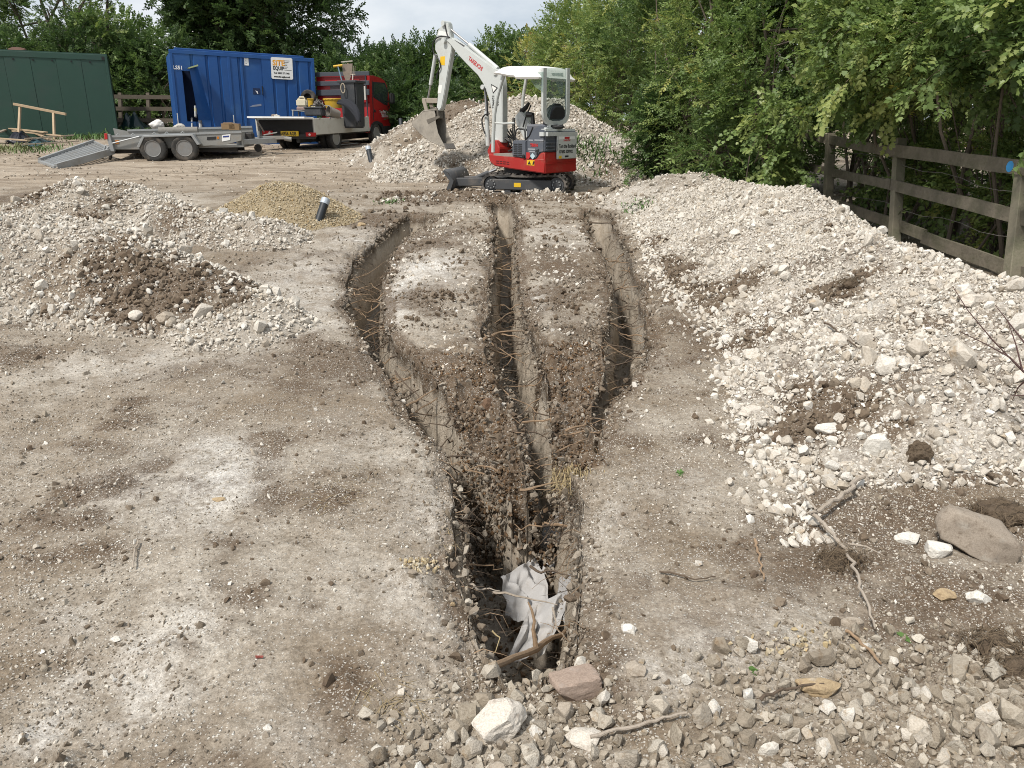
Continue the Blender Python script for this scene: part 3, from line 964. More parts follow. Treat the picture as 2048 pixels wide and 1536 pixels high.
HEAPS = {
    'right': RightHeap(),
    'left': Heap([(-420, 460, 7.0), (-150, 425, 7.1), (60, 432, 7.2), (150, 440, 7.15), (330, 516, 6.6), (470, 586, 6.1)], 0.60, kf=0.9, rnd=0.2, amp=0.10, seed=1),
    'leftfar': Heap([(-300, 450, 9.0), (-60, 432, 9.4), (90, 385, 9.9), (150, 363, 10.1), (245, 368, 10.2), (330, 402, 9.9), (430, 428, 9.6), (535, 448, 9.3)], 0.56, kf=0.9, rnd=0.22, amp=0.08, seed=2),
    'far': Heap([(800, 335, 15.0), (850, 292, 15.6), (905, 252, 15.9), (985, 207, 16.1), (1045, 192, 16.2), (1110, 200, 16.1), (1150, 222, 15.9), (1205, 268, 15.2), (1240, 318, 14.6)], 0.66, rnd=0.3, amp=0.12, seed=4),
    'brown': Heap([(835, 252, 18.0), (880, 214, 18.6), (930, 204, 18.6), (965, 214, 18.2)], 0.6, rnd=0.3, amp=0.1, seed=5),
    'gravel': Heap([(552, 366, 10.6), (578, 367, 10.6)], 0.58, rnd=0.2, amp=0.03, seed=6),
    'berm': Heap([(800, 398, 12.1), (880, 388, 12.3), (960, 384, 12.4), (1040, 387, 12.4), (1110, 388, 12.4), (1170, 396, 12.2), (1230, 404, 12.0)], 0.42, rnd=0.12, amp=0.13, seed=8),
    'grey': Heap([(1262, 392, 11.6), (1300, 368, 11.7), (1350, 352, 11.8), (1410, 352, 11.6), (1440, 366, 11.3)], 0.5, rnd=0.2, amp=0.09, seed=7),
}

for _h in HEAPS.values():
    def _wrap(h=_h, raw=_h.z):
        def z(x, y):
            x, y = np.broadcast_arrays(np.asarray(x, float), np.asarray(y, float))
            t, lo, rim, rub = cut(x, y)
            return raw(x, y) - 2.5 * t - 0.10 * rim        # heaps stop at the trench lips
        h.raw, h.z = raw, z
    _wrap()

def over_heaps(x, y, t, rim):
    """highest heap surface at each place (far below ground where there is none)"""
    best = np.full(x.shape, -9.0)
    for h in HEAPS.values():
        k = (x > h.box[0]) & (x < h.box[1]) & (y > h.box[2]) & (y < h.box[3])
        if k.any(): best[k] = np.maximum(best[k], h.raw(x[k], y[k]))
    return best - 2.5 * t - 0.10 * rim

def on_bare(x, y, lift=0.02):
    t, lo, rim, rub = cut(x, y)
    return over_heaps(x, y, t, rim) < zb(x, y) + lift

def ztop(x, y):
    x, y = np.broadcast_arrays(np.asarray(x, float), np.asarray(y, float))
    t, lo, rim, rub = cut(x, y)
    z = zb(x, y) - t + relief(x, y) * (1 + 1.2 * rub + 0.8 * rim) - 0.035 * rim * (t < 0.02)
    return np.maximum(z, over_heaps(x, y, t, rim))

def hit(px, py, fn=None, y0=0.8, y1=40):
    """the first place along a photo pixel's line of sight that meets the ground or a heap"""
    d = ray(px, py)
    Y = np.geomspace(y0, y1, 420)
    for _ in range(2):
        t = Y / d[1]
        f = CAM_H + d[2] * t - ztop(d[0] * t, Y)
        if not (f < 0).any(): return np.array([0, 0, CAM_H]) + d * 30
        i = max(int(np.argmax(f < 0)), 1)
        k = f[i - 1] / (f[i - 1] - f[i] + 1e-12)
        y = Y[i - 1] + (Y[i] - Y[i - 1]) * k
        Y = np.linspace(Y[i - 1], Y[i], 12)
    return np.array([0, 0, CAM_H]) + d * (y / d[1])

def hpatch(px, py, rx, ry, amt=1.0):
    c = hit(px, py)
    a, b = hit(px, py - ry), hit(px, py + ry)
    dep = c[1] * CP + (CAM_H - c[2]) * SP
    return (c[0], c[1], rx * dep / FPX, min(abs(a[1] - b[1]) / 2, 2 * rx * dep / FPX) + 0.03, amt)

HSOIL = {
    'right': [hpatch(*p) for p in ((1420, 605, 110, 26, 1), (1600, 830, 90, 38, 1), (1690, 578, 70, 20, 1), (1500, 690, 60, 20, .7), (1340, 555, 50, 22, 1), (1400, 500, 50, 14, .5), (1850, 640, 60, 20, .5), (1780, 800, 50, 20, .4), (1700, 575, 50, 16, 1), (1640, 590, 30, 14, .8), (1650, 455, 14, 6, .5), (1430, 600, 70, 22, .9), (1370, 585, 40, 20, .9), (1400, 540, 40, 14, .4), (1620, 800, 60, 30, .8), (1560, 850, 60, 30, .9), (1680, 790, 30, 18, .7), (1560, 640, 50, 20, .4), (1480, 650, 40, 20, .5), (1950, 960, 90, 14, .5), (1340, 520, 30, 20, .8), (1300, 490, 20, 20, .9), (2030, 640, 30, 20, .5), (1820, 540, 30, 10, .5))],
    'left': [hpatch(*p) for p in ((250, 520, 70, 30, 1), (420, 600, 90, 26, 1), (300, 590, 120, 40, 1), (290, 550, 130, 55, 1), (360, 570, 110, 40, 1), (330, 600, 90, 30, 1), (430, 592, 40, 16, .9), (150, 500, 40, 20, .5), (100, 640, 60, 20, .6), (30, 690, 50, 20, .8), (220, 480, 30, 20, .5), (160, 610, 50, 20, .4), (190, 530, 30, 30, .6))],
    'leftfar': [hpatch(*p) for p in ((170, 440, 40, 14, .9), (240, 460, 50, 14, .8), (290, 480, 20, 8, .8), (20, 410, 40, 14, .9), (60, 395, 40, 10, .8), (230, 372, 20, 5, .6), (370, 420, 40, 12, .4))],
    'far': [hpatch(*p) for p in ((900, 365, 40, 10, .7), (980, 390, 30, 10, .6), (1200, 350, 40, 20, .2))],
    'brown': [hpatch(*p) for p in ((900, 225, 60, 20, 1), (940, 220, 40, 20, 1), (850, 265, 30, 14, 1))],
    'berm': [hpatch(*p) for p in ((900, 392, 70, 14, .8), (1010, 398, 70, 14, .8), (820, 402, 40, 10, .8), (1120, 398, 50, 10, .7), (1190, 405, 40, 10, .5))],
    'gravel': [], 'grey': [hpatch(*p) for p in ((1340, 425, 30, 12, .9), (1380, 405, 20, 14, .7), (1400, 370, 30, 6, .3))],
}
HLABEL = {
    'right': ('spoil_heap', 'long bank of white chalk rubble in front of the timber fence', 'spoil heap'),
    'left': ('spoil_heap', 'nearer chalk heap with a dark brown soil patch, left of the trenches', 'spoil heap'),
    'leftfar': ('spoil_heap', 'rounded grey chalk heap beyond the brown soil patch, nearest the trailer', 'spoil heap'),
    'far': ('spoil_heap', 'tall chalk rubble heap standing behind the red and white digger', 'spoil heap'),
    'brown': ('soil_heap', 'low heap of dark brown soil behind the digger bucket', 'soil heap'),
    'gravel': ('gravel_heap', 'small cone of yellow gravel beside the leaning black pipe', 'gravel heap'),
    'berm': ('soil_bank', 'low bank of brown clods and chalk in front of the digger tracks', 'soil bank'),
    'grey': ('spoil_heap', 'low grey mound of chalk and earth at the hedge foot past the white bank', 'spoil heap'),
}

M_YGRAVEL = pmat('yellow_gravel_fines', (0.27, 0.215, 0.135), rough=.95, var=.35, scale=30, bump=.6)

def soilmask(key, x, y):
    return mask(HSOIL[key], x, y)

def build_heap(key, res, amount, sizes, n_ind, rk='chalk', white=0.75):
    h = HEAPS[key]
    x0, x1, y0, y1 = h.box
    nx, ny = int((x1 - x0) / res) + 2, int((y1 - y0) / res) + 2
    X, Y = np.meshgrid(np.linspace(x0, x1, nx), np.linspace(y0, y1, ny))
    Z = h.z(X, Y) + 0.012 * fbm2(X * 13, Y * 13, 2, 171)
    G = zsurf(X, Y)
    keep = Z > G - 0.06
    kf = keep[:-1, :-1] | keep[1:, :-1] | keep[:-1, 1:] | keep[1:, 1:]
    idx = np.arange(nx * ny).reshape(ny, nx)
    f = np.stack([idx[:-1, :-1], idx[:-1, 1:], idx[1:, 1:], idx[1:, :-1]], -1)[kf]
    used = np.unique(f)
    mp = -np.ones(nx * ny, int); mp[used] = np.arange(len(used))
    V = np.stack([X, Y, np.maximum(Z, G - 0.1)], -1).reshape(-1, 3)[used]
    cen = np.array([V[:, 0].mean(), V[:, 1].mean(), 0.0]); cen[2] = float(zb(cen[0], cen[1]))
    nm, lab, cat = HLABEL[key]
    me = bpy.data.meshes.new(nm)
    me.from_pydata((V - cen).tolist(), [], mp[f].tolist())
    me.polygons.foreach_set('use_smooth', [True] * len(me.polygons))
    s = soilmask(key, V[:, 0], V[:, 1])
    set_attr(me, 'white', np.clip(white - s, 0, 1)); set_attr(me, 'soil', s)
    o = link_mesh(nm, me, M_YGRAVEL if key == 'gravel' else M_GROUND)
    o.location = cen
    tag(o, lab, cat)
    bpy.context.view_layer.update()
    # stones over the surface
    area = float(keep.sum()) * res * res
    P, S = [], []
    for (s0, s1, dens) in sizes:
        n = int(area * dens * amount)
        ys, xs_ = np.nonzero(keep)
        k = RNG.integers(0, len(ys), n)
        px = X[ys[k], xs_[k]] + RNG.uniform(-res, res, n); py = Y[ys[k], xs_[k]] + RNG.uniform(-res, res, n)
        P.append(np.stack([px, py], 1)); S.append(s0 + (s1 - s0) * RNG.random(n) ** 2.2)
    P = np.concatenate(P); S = np.concatenate(S)
    z = h.z(P[:, 0], P[:, 1]); g = zsurf(P[:, 0], P[:, 1])
    ok = (z > g - 0.015)
    P, S, z, g = P[ok], S[ok], z[ok], g[ok]
    sm = soilmask(key, P[:, 0], P[:, 1])
    u = RNG.random(len(P))
    bare = fbm2(P[:, 0] * 1.8, P[:, 1] * 1.8, 3, 181)          # some places are fines with few stones
    ok = (u > sm * 1.05) & ((S > 0.05) | (u > np.clip(bare * 0.6, 0, 0.3)))
    so = (sm > 0.35) & (RNG.random(len(P)) < 0.55) & ~ok
    if key == 'right':
        S = S * (1 + 0.22 * sstep(5.2, 3.4, P[:, 1]))
    z = np.maximum(z, g) + S * 0.2
    pts = np.concatenate([P, z[:, None]], 1)
    dep = P[:, 1] + 1.0
    if so.any():
        scatter('soil_clods', RK['clod'][1], pts[so], rnd_rot(so.sum()), np.minimum(S[so] * RNG.uniform(0.9, 1.9, so.sum()), .085), o)
    pts, S, dep = pts[ok], S[ok], dep[ok]
    vis = S / dep * ((np.abs(pts[:, 0]) / (pts[:, 1] * 0.945 + 0.4)) < 0.70)
    order = np.argsort(-vis)
    ind, rest = order[:n_ind], order[n_ind:]
    for i in ind:
        stone_obj('stone', rk + '_big', pts[i], S[i], o)
    scatter('rubble', RK[rk][1], pts[rest], rnd_rot(len(rest)), S[rest], o)
    return o

heap_right = build_heap('right', 0.035, 1.0, ((0.010, 0.03, 3800), (0.03, 0.055, 460), (0.05, 0.095, 130), (0.09, 0.17, 8)), 290, white=0.45)
heap_left = build_heap('left', 0.045, 1.0, ((0.015, 0.035, 1300), (0.03, 0.06, 560), (0.05, 0.10, 130), (0.09, 0.2, 8)), 260, white=0.15)
heap_leftfar = build_heap('leftfar', 0.05, 1.0, ((0.02, 0.04, 900), (0.04, 0.08, 320), (0.08, 0.17, 20)), 150, white=0.15)
heap_far = build_heap('far', 0.06, 1.0, ((0.03, 0.06, 420), (0.06, 0.11, 150), (0.11, 0.22, 10)), 90, white=0.25)
heap_berm = build_heap('berm', 0.04, 1.0, ((0.02, 0.05, 500), (0.05, 0.11, 110), (0.1, 0.2, 8)), 20, white=0.1)
heap_brown = build_heap('brown', 0.08, 1.0, ((0.05, 0.1, 60), (0.1, 0.18, 8)), 0, white=0.1)
heap_gravel = build_heap('gravel', 0.04, 1.0, ((0.02, 0.04, 2200), (0.035, 0.06, 500)), 0, rk='gravel', white=0.0)
heap_grey = build_heap('grey', 0.05, 1.0, ((0.02, 0.05, 450), (0.05, 0.11, 60)), 40, white=0.35)

# ------------------------------------------------------------------ loose stones on the ground
def in_view(P):
    dep = P[:, 1] * CP + (CAM_H - P[:, 2]) * SP
    u = P[:, 0] * FPX / np.maximum(dep, .1)
    v = (P[:, 1] * SP - (CAM_H - P[:, 2]) * CP) / np.maximum(dep, .1) * FPX
    return (np.abs(u) < 1100) & (np.abs(v) < 820), u + 1024, 768 - v, dep

def loose(n, x0, x1, y0, y1, s0, s1, pw=2.2):
    y = RNG.uniform(y0, y1, n); x = RNG.uniform(x0, x1, n)
    return x, y, s0 + (s1 - s0) * RNG.random(n) ** pw

LO = []
for a in ((80000, -4, 4, 1.2, 4.2, .005, .014), (40000, -6, 6, 1.2, 7.5, .010, .022), (9000, -8, 6, 1.2, 11, .02, .038), (1000, -9, 5, 1.2, 11, .035, .065), (5200, -14, 6, 8, 22, .03, .06), (300, -16, 6, 9, 24, .06, .11)):
    LO.append(np.stack(loose(*a), 1))
LO = np.concatenate(LO)
lx, ly, ls = LO.T
dens = 0.30 + 0.9 * fbm2(lx * 0.9, ly * 0.9, 3, 201) + 0.5 * fbm2(lx * 3.1, ly * 3.1, 2, 202)
# strewn stones: near left corner, at the foot of the chalk bank, along the trench rims
dens = dens + 0.9 * np.exp(-((lx + 1.5) / .8) ** 2 - ((ly - 1.9) / .7) ** 2)
dens = dens + 0.7 * np.exp(-((lx + 3.3) / 1.5) ** 2 - ((ly - 5.2) / .8) ** 2)
dens = dens + 0.6 * np.exp(-((lx - 1.9) / .9) ** 2 - ((ly - 2.6) / .8) ** 2)
_tc, _lo2, _rim2, _rub2 = cut(lx, ly)
dens = dens + 0.35 * _rim2 + 0.15 * np.clip(mask(WHITE, lx, ly), 0, 1)
sel = (RNG.random(len(lx)) < dens) & (_tc < 0.03)
sel &= on_bare(lx, ly)
lx, ly, ls = lx[sel], ly[sel], ls[sel]
lz = zsurf(lx, ly) + ls * 0.14
PT = np.stack([lx, ly, lz], 1)
# bank of grey rubble along the near right
bank = []
for n, s0, s1 in ((26000, .006, .02), (8000, .018, .045), (2700, .04, .08), (300, .075, .12)):
    x = RNG.uniform(-0.9, 2.6, n); y = RNG.uniform(1.15, 2.5, n)
    bank.append(np.stack([x, y, s0 + (s1 - s0) * RNG.random(n) ** 1.6], 1))
bank = np.concatenate(bank)
bm_ = rubble_mask(bank[:, 0], bank[:, 1])
tcb = cut(bank[:, 0], bank[:, 1])[0]
bank = bank[(RNG.random(len(bank)) < bm_ * (0.75 + 0.5 * fbm2(bank[:, 0] * 2.4, bank[:, 1] * 2.4, 2, 205))) & (tcb < 0.12)]
bz = zsurf(bank[:, 0], bank[:, 1]) + bank[:, 2] * 0.2
BK = np.stack([bank[:, 0], bank[:, 1], bz], 1); BS = bank[:, 2]

# heroes keep their elbow room
HERO = []
def hero(px, py, wpx, dims, mat, name, label, cat='stone', rz=0.0, rx=0.0, ry=0.0, seed=1, rough=0.06, boxy=0.0, sink=0.36, planes=16, lift=0.0):
    p = hit(px, py, lambda x, y: ztop(x, y))
    dep = p[1] * CP + (CAM_H - p[2]) * SP
    w = wpx * dep / FPX
    me = hero_mesh(name, seed, tuple(d * w * 1.12 for d in dims), name == 'boulder', rough=rough, boxy=boxy, planes=planes)
    me.materials.append(mat)
    o = link_mesh(name, me)
    p = np.array(p); p[2] += w * dims[2] * (0.5 - sink) + lift
    o.location = p
    o.rotation_euler = (rx, ry, rz)
    tag(o, label, cat)
    HERO.append((p[0], p[1], w * 0.5 * max(dims[0], dims[1])))
    return o
M_HRUB = rock_material('grey_brown_stone', [(0.36, 0.31, 0.25), (0.40, 0.345, 0.28)], stain=(0.46, 0.41, 0.34), stain_amt=0.4, earth=(0.22, 0.17, 0.125), earth_amt=0.35, ns=13, bdist=0.005)
M_HCLOD = rock_material('brown_clod', [(0.14, 0.105, 0.072), (0.16, 0.12, 0.085)], stain=(0.24, 0.2, 0.155), stain_amt=0.35, earth=(0.09, 0.065, 0.045), earth_amt=0.4, ns=9, bdist=0.012, bump=1.0)
M_BOULDER = rock_material('grey_boulder', [(0.30, 0.255, 0.205), (0.32, 0.27, 0.22)], stain=(0.4, 0.37, 0.32), stain_amt=0.5, earth=(0.15, 0.115, 0.085), earth_amt=0.4, bump=0.35, ns=13, bdist=0.005)
M_PINK = rock_material('pinkish_block', [(0.33, 0.255, 0.205), (0.35, 0.27, 0.22)], stain=(0.5, 0.45, 0.4), stain_amt=0.45, earth=(0.22, 0.165, 0.13), earth_amt=0.5, bump=0.3, ns=13, bdist=0.005)
M_CREAM = rock_material('cream_stone', [(0.6, 0.55, 0.48), (0.62, 0.57, 0.5)], stain=(0.42, 0.36, 0.3), stain_amt=0.4, earth=(0.25, 0.2, 0.16), earth_amt=0.2, ns=13, bdist=0.005)
M_WHITE = rock_material('white_stone', [(0.66, 0.63, 0.57), (0.68, 0.65, 0.59)], stain=(0.5, 0.46, 0.4), stain_amt=0.2, earth=(0.3, 0.25, 0.2), earth_amt=0.1, ns=13, bdist=0.005)
M_OCHRE = rock_material('ochre_stone', [(0.40, 0.30, 0.18), (0.42, 0.32, 0.2)], stain=(0.5, 0.45, 0.37), stain_amt=0.4, earth=(0.2, 0.14, 0.09), earth_amt=0.4, ns=13, bdist=0.005)
M_RED = rock_material('red_brown_lump', [(0.16, 0.10, 0.065), (0.17, 0.11, 0.07)], stain=(0.3, 0.22, 0.15), stain_amt=0.3, earth=(0.12, 0.07, 0.04), earth_amt=0.3, bump=0.8, ns=13, bdist=0.005)
hero(1950, 1100, 158, (1.0, .6, .62), M_BOULDER, 'boulder', 'large smooth grey-brown boulder lying on dark soil at the right', 'boulder', rz=-0.45, ry=0.22, seed=3, rough=0.06, boxy=.28, sink=.16)
hero(1872, 1108, 62, (1, .8, .7), M_WHITE, 'stone', 'pitted white stone propped against the large grey boulder', seed=5, rz=.6)
hero(1815, 1082, 46, (1, .8, .75), M_WHITE, 'stone', 'flat-topped white stone just left of the large grey boulder', seed=6, boxy=.4)
hero(1150, 1385, 100, (1, .62, .55), M_PINK, 'stone_block', 'squared pinkish-brown block lying at the near end of the trench', 'stone block', rz=.35, rx=-.1, seed=8, rough=.03, boxy=.85, planes=2, sink=.2)
hero(1130, 1432, 46, (.7, .7, 1), M_HRUB, 'stone', 'upright brown stone wedged under the squared pinkish block', seed=9, boxy=.5)
hero(1000, 1462, 105, (1, .9, .8), M_CREAM, 'stone', 'largest cream pitted stone at the bottom, below the trench end', seed=10, rough=.09, rz=1)
hero(1168, 1478, 74, (1, .8, .55), M_CREAM, 'stone', 'low cream stone at the bottom, under the upright brown stone', seed=11)
hero(1640, 1378, 96, (1, .6, .42), M_OCHRE, 'stone_slab', 'ochre-brown slab set in the stony bank at the front', 'stone slab', seed=12, boxy=.6, rz=.1)
hero(1955, 1200, 46, (1, .85, .8), M_WHITE, 'stone', 'bright white lump alone on the dark soil below the boulder', seed=13, boxy=.3)
hero(1890, 1195, 44, (1, .6, .7), M_OCHRE, 'stone', 'brown wedge-shaped stone beside the bright white lump', seed=14)
hero(1706, 1248, 52, (1, .6, .5), M_HRUB, 'stone', 'flat brown stone touching the lower end of the bare branch', seed=15, boxy=.7)
hero(1836, 915, 62, (.9, .6, 1.05), M_HCLOD, 'soil_clod', 'big upright clod of brown rooty soil on the white chalk bank', 'soil clod', seed=16, rough=.22)
hero(1755, 905, 62, (1, .7, .9), M_WHITE, 'stone', 'tall white chalk lump left of the big brown soil clod', seed=17)
hero(1660, 860, 62, (1, .5, .4), M_WHITE, 'stone_slab', 'long pale chalk slab at the foot of the chalk bank', 'stone slab', seed=18, rz=.15, boxy=.4)
hero(1500, 828, 52, (1, .6, .5), M_CREAM, 'stone', 'lone cream slab where the chalk bank meets bare ground', seed=19, rz=.2)
hero(1940, 610, 58, (1, .7, .6), M_CREAM, 'stone', 'grey-white block showing above the chalk rubble near the fence end', seed=20, rz=.3, boxy=.5)
hero(975, 818, 40, (1, .8, .8), M_RED, 'soil_clod', 'reddish-brown lump in the broken end of the left ridge', 'soil clod', seed=21, rough=.1)
hero(1000, 1560, 60, (1, .9, .8), M_HRUB, 'stone', 'half-seen grey stone cut by the bottom edge under the cream stone', seed=22)
hero(440, 1000, 30, (1, .7, .3), M_OCHRE, 'stone', 'tan stone set flush in the white chalky patch at the left', seed=23)
hero(722, 452, 18, (1, .9, .8), M_OCHRE, 'stone', 'round yellow-brown stone on the rim of the left trench', seed=24)
hero(275, 634, 30, (1, .9, .7), M_CREAM, 'stone', 'pale block at the foot of the nearer chalk heap', seed=25)
hero(335, 640, 44, (1, .8, .6), M_HRUB, 'stone', 'grey lump at the foot of the nearer chalk heap, by the pale block', seed=26)
hero(1258, 1262, 36, (1, .8, .7), M_WHITE, 'stone', 'white angular lump near the right lip of the trench end', seed=27)
hero(1268, 1345, 46, (1, .9, .8), M_HRUB, 'stone', 'round grey-brown stone right below the white angular lump', seed=28)
hero(232, 1280, 24, (1, .7, .4), M_WHITE, 'stone', 'pale flat stone lying above the white patch at the front left', seed=29)
hero(535, 1458, 20, (1, .9, .7), M_WHITE, 'stone', 'rounded white stone alone on the ground at the front left', seed=30)
hero(905, 1210, 13, (1, .9, .9), M_OCHRE, 'stone', 'small orange stone on the left lip of the near trench', seed=31)
HR = np.array(HERO)

def clear_of_heroes(P, S):
    d = np.min(np.hypot(P[:, None, 0] - HR[None, :, 0], P[:, None, 1] - HR[None, :, 1]) - HR[None, :, 2] * 0.8 - S[:, None] * 0.3, axis=1)
    return d > 0
k = clear_of_heroes(BK, BS); BK, BS = BK[k], BS[k]
k = clear_of_heroes(PT, ls); PT, ls = PT[k], ls[k]

allP = np.concatenate([BK, PT]); allS = np.concatenate([BS, ls]); isb = np.arange(len(allP)) < len(BK)
vis_, U_, V_, D_ = in_view(allP)
score = allS / D_ * vis_ * ((D_ < 9) | isb)
order = np.argsort(-score)
N_LOOSE = 262
for i in order[:N_LOOSE]:
    p, s = allP[i], allS[i]
    if isb[i]:
        if RNG.random() < 0.13:
            stone_obj('stone', 'chalk_big', p, s, None, 'pale chalk stone lying among the grey rubble of the stony bank at the front', 'pale stones in the stony bank', 'stone')
        else:
            stone_obj('stone', 'rubble_big', p, s, None, 'rough grey-brown rubble stone lying in the stony bank at the front', 'grey-brown stones in the stony bank', 'stone')
    elif p[0] > 0.3:
        stone_obj('stone', 'chalk_big', p, s, None, 'loose whitish stone lying on the bare earth between trench and chalk bank', 'loose stones right of the trench', 'stone')
    else:
        stone_obj('stone', 'chalk_big', p, s, None, 'loose whitish stone lying on the bare trodden earth left of the trenches', 'loose stones left of the trench', 'stone')
rest = order[N_LOOSE:]
rb, rl_ = rest[isb[rest]], rest[~isb[rest]]
tag(scatter('rubble', RK['rubble'][1], allP[rb], rnd_rot(len(rb)), allS[rb]), 'small grey rubble and grit filling the stony bank at the front', kind='stuff')
gr = RNG.random(len(rl_)) < 0.45
tag(scatter('gravel', RK['chalk'][1], allP[rl_[~gr]], rnd_rot((~gr).sum()), allS[rl_[~gr]]), 'fine white chalk gravel strewn over the bare earth', kind='stuff')
tag(scatter('gravel', RK['rubble'][1], allP[rl_[gr]], rnd_rot(gr.sum()), allS[rl_[gr]]), 'fine grey-brown gravel strewn over the bare earth', kind='stuff')

# crumbs of the earth itself: the same dull colours as the ground, giving it its broken crust
ex = np.concatenate([np.stack(loose(*a), 1) for a in ((60000, -4, 4, 1.15, 4.5, .006, .02), (34000, -6, 6, 1.2, 8.0, .012, .032), (14000, -9, 6, 1.2, 13, .025, .06), (9000, -16, 5, 8, 24, .04, .10))])
t_, l_, ri_, ru_ = cut(ex[:, 0], ex[:, 1])
dn = 0.35 + 0.9 * fbm2(ex[:, 0] * 0.8, ex[:, 1] * 0.8, 2, 64) + 0.6 * fbm2(ex[:, 0] * 4, ex[:, 1] * 4, 2, 212) + 0.8 * ri_
ok = (RNG.random(len(ex)) < dn) & (t_ < 0.05)
ok &= on_bare(ex[:, 0], ex[:, 1], .03)
ex = ex[ok]
tag(scatter('earth_crumbs', RK['crumb'][1], np.stack([ex[:, 0], ex[:, 1], zsurf(ex[:, 0], ex[:, 1]) + ex[:, 2] * .05], 1), rnd_rot(len(ex)), ex[:, 2]), 'dull brown-grey crumbs of earth covering the trodden ground', kind='stuff')

# soil crumbs and clods: dark patches, rims of the trenches, around the digger
cx = []
for n, x0, x1, y0, y1, s0, s1 in ((22000, -4, 4, 1.2, 7, .010, .035), (4500, -4, 4, 1.2, 12.8, .03, .07), (2600, -3, 4, 8.5, 14, .05, .13), (1500, -12, 3, 12, 22, .05, .12)):
    cx.append(np.stack(loose(n, x0, x1, y0, y1, s0, s1), 1))
cx = np.concatenate(cx)
t_, l_, ri_, ru_ = cut(cx[:, 0], cx[:, 1])
dn = mask(SOIL, cx[:, 0], cx[:, 1]) * 0.75 + 0.35 * ri_ * (cx[:, 1] > 4) + 0.75 * np.exp(-((cx[:, 1] - Y_FAR - 0.35) / .55) ** 2) * (np.abs(cx[:, 0]) < 2.2)
ok = (RNG.random(len(cx)) < dn) & (t_ < 0.03)
ok &= on_bare(cx[:, 0], cx[:, 1], .03)
cx = cx[ok]
cz = zsurf(cx[:, 0], cx[:, 1]) + cx[:, 2] * 0.1
tag(scatter('soil_clods', RK['clod'][1], np.stack([cx[:, 0], cx[:, 1], cz], 1), rnd_rot(len(cx)), cx[:, 2]), 'dark brown crumbs and clods of soil thrown out beside the trenches', kind='stuff')

# flints in the broken ridge ends and on the trench floor
fx = np.stack(loose(60000, -1.2, 0.9, 1.9, 6.2, .012, .045), 1)
t_, l_, ri_, ru_ = cut(fx[:, 0], fx[:, 1])
ok = (ru_ > 0.5) & (RNG.random(len(fx)) < 0.75)
f1 = fx[ok]
z1 = zsurf(f1[:, 0], f1[:, 1]) + f1[:, 2] * 0.12
tag(scatter('flints', RK['flint'][1], np.stack([f1[:, 0], f1[:, 1], z1], 1), rnd_rot(len(f1)), f1[:, 2]), 'brown broken flints in the crumbled ends of the two ridges', kind='stuff')
fx2 = np.stack(loose(26000, -1.6, 1.6, 1.9, 9.0, .015, .06), 1)
t_, l_, ri_, ru_ = cut(fx2[:, 0], fx2[:, 1])
ok = (t_ > DEPTH * 0.8) | ((t_ > 0.12) & (fx2[:, 1] < Y_NEAR + 0.75) & (RNG.random(len(fx2)) < .7))
f2 = fx2[ok]
z2 = zsurf(f2[:, 0], f2[:, 1]) + f2[:, 2] * 0.15
wh = (RNG.random(len(f2)) < 0.5)
mem = (f2[:, 1] > 2.6) & (f2[:, 1] < 3.9)
fl = mem & (RNG.random(len(f2)) < 0.6)
tag(scatter('flints', RK['flint'][1], np.stack([f2[fl, 0], f2[fl, 1], z2[fl]], 1), rnd_rot(fl.sum()), f2[fl, 2]), 'brown flints lying around the white sheets on the trench floor', kind='stuff')
tag(scatter('rubble', RK['rubble'][1], np.stack([f2[~fl, 0], f2[~fl, 1], z2[~fl]], 1), rnd_rot((~fl).sum()), f2[~fl, 2]), 'grey rubble along the dark trench floors', kind='stuff')

# stones standing out of the cut faces, and crumbs of topsoil along every lip
def lip_sample(n, lo, hi, pw=1.0):
    y = 2.0 + (11.5 - 2.0) * RNG.random(n) ** 1.7
    L = np.stack(trench_lines(y), 1)
    k = RNG.integers(0, 6, n)
    inw = np.where(k % 2 == 0, 1, -1)
    dep = lo + (hi - lo) * RNG.random(n) ** pw
    x = L[np.arange(n), k] + inw * (.012 + .085 * dep / DEPTH)
    ok = ~((k >= 4) & (y < Y_REND + .2)) & ~(((k == 1) | (k == 2)) & (y < Y_JUNC + .15))
    return x[ok], y[ok], dep[ok], inw[ok]
x, y, d, inw = lip_sample(5000, .0, .62, 1.3)
xx = x + inw * RNG.uniform(-.02, .03, len(x))
sz = .007 + .03 * RNG.random(len(x)) ** 3.5
pp = np.stack([xx, y, zb(xx, y) - d], 1)
h1 = RNG.random(len(x)) < .45
tag(scatter('stones', RK['crumb'][1], pp[h1], rnd_rot(h1.sum()), sz[h1] * 1.3, ground_obj), kind='stuff')
tag(scatter('stones', RK['rubble'][1], pp[~h1], rnd_rot((~h1).sum()), sz[~h1], ground_obj), kind='stuff')
x, y, d, inw = lip_sample(4800, .0, .10)
xx = x - inw * np.abs(RNG.normal(0, .085, len(x))) + inw * .03
sz = (.006 + .05 * RNG.random(len(x)) ** 3.4) * (1 + .05 * y)
t_, l_, ri_, ru_ = cut(xx, y)
dark = (RNG.random(len(x)) < np.where((np.abs(xx + .1) < 1.3) & (y > 3.5), .42, .10))
pz = np.where(t_ < .1, zsurf(xx, y), zb(xx, y) - d) + sz * .1
pp = np.stack([xx, y, pz], 1)
for m_, key, lab in ((dark, 'clod', 'dark topsoil crumbs along the trench lips'), (~dark, 'crumb', 'pale earth crumbs along the trench lips')):
    tag(scatter('lip_crumbs', RK[key][1], pp[m_], rnd_rot(m_.sum()), sz[m_]), lab, kind='stuff')
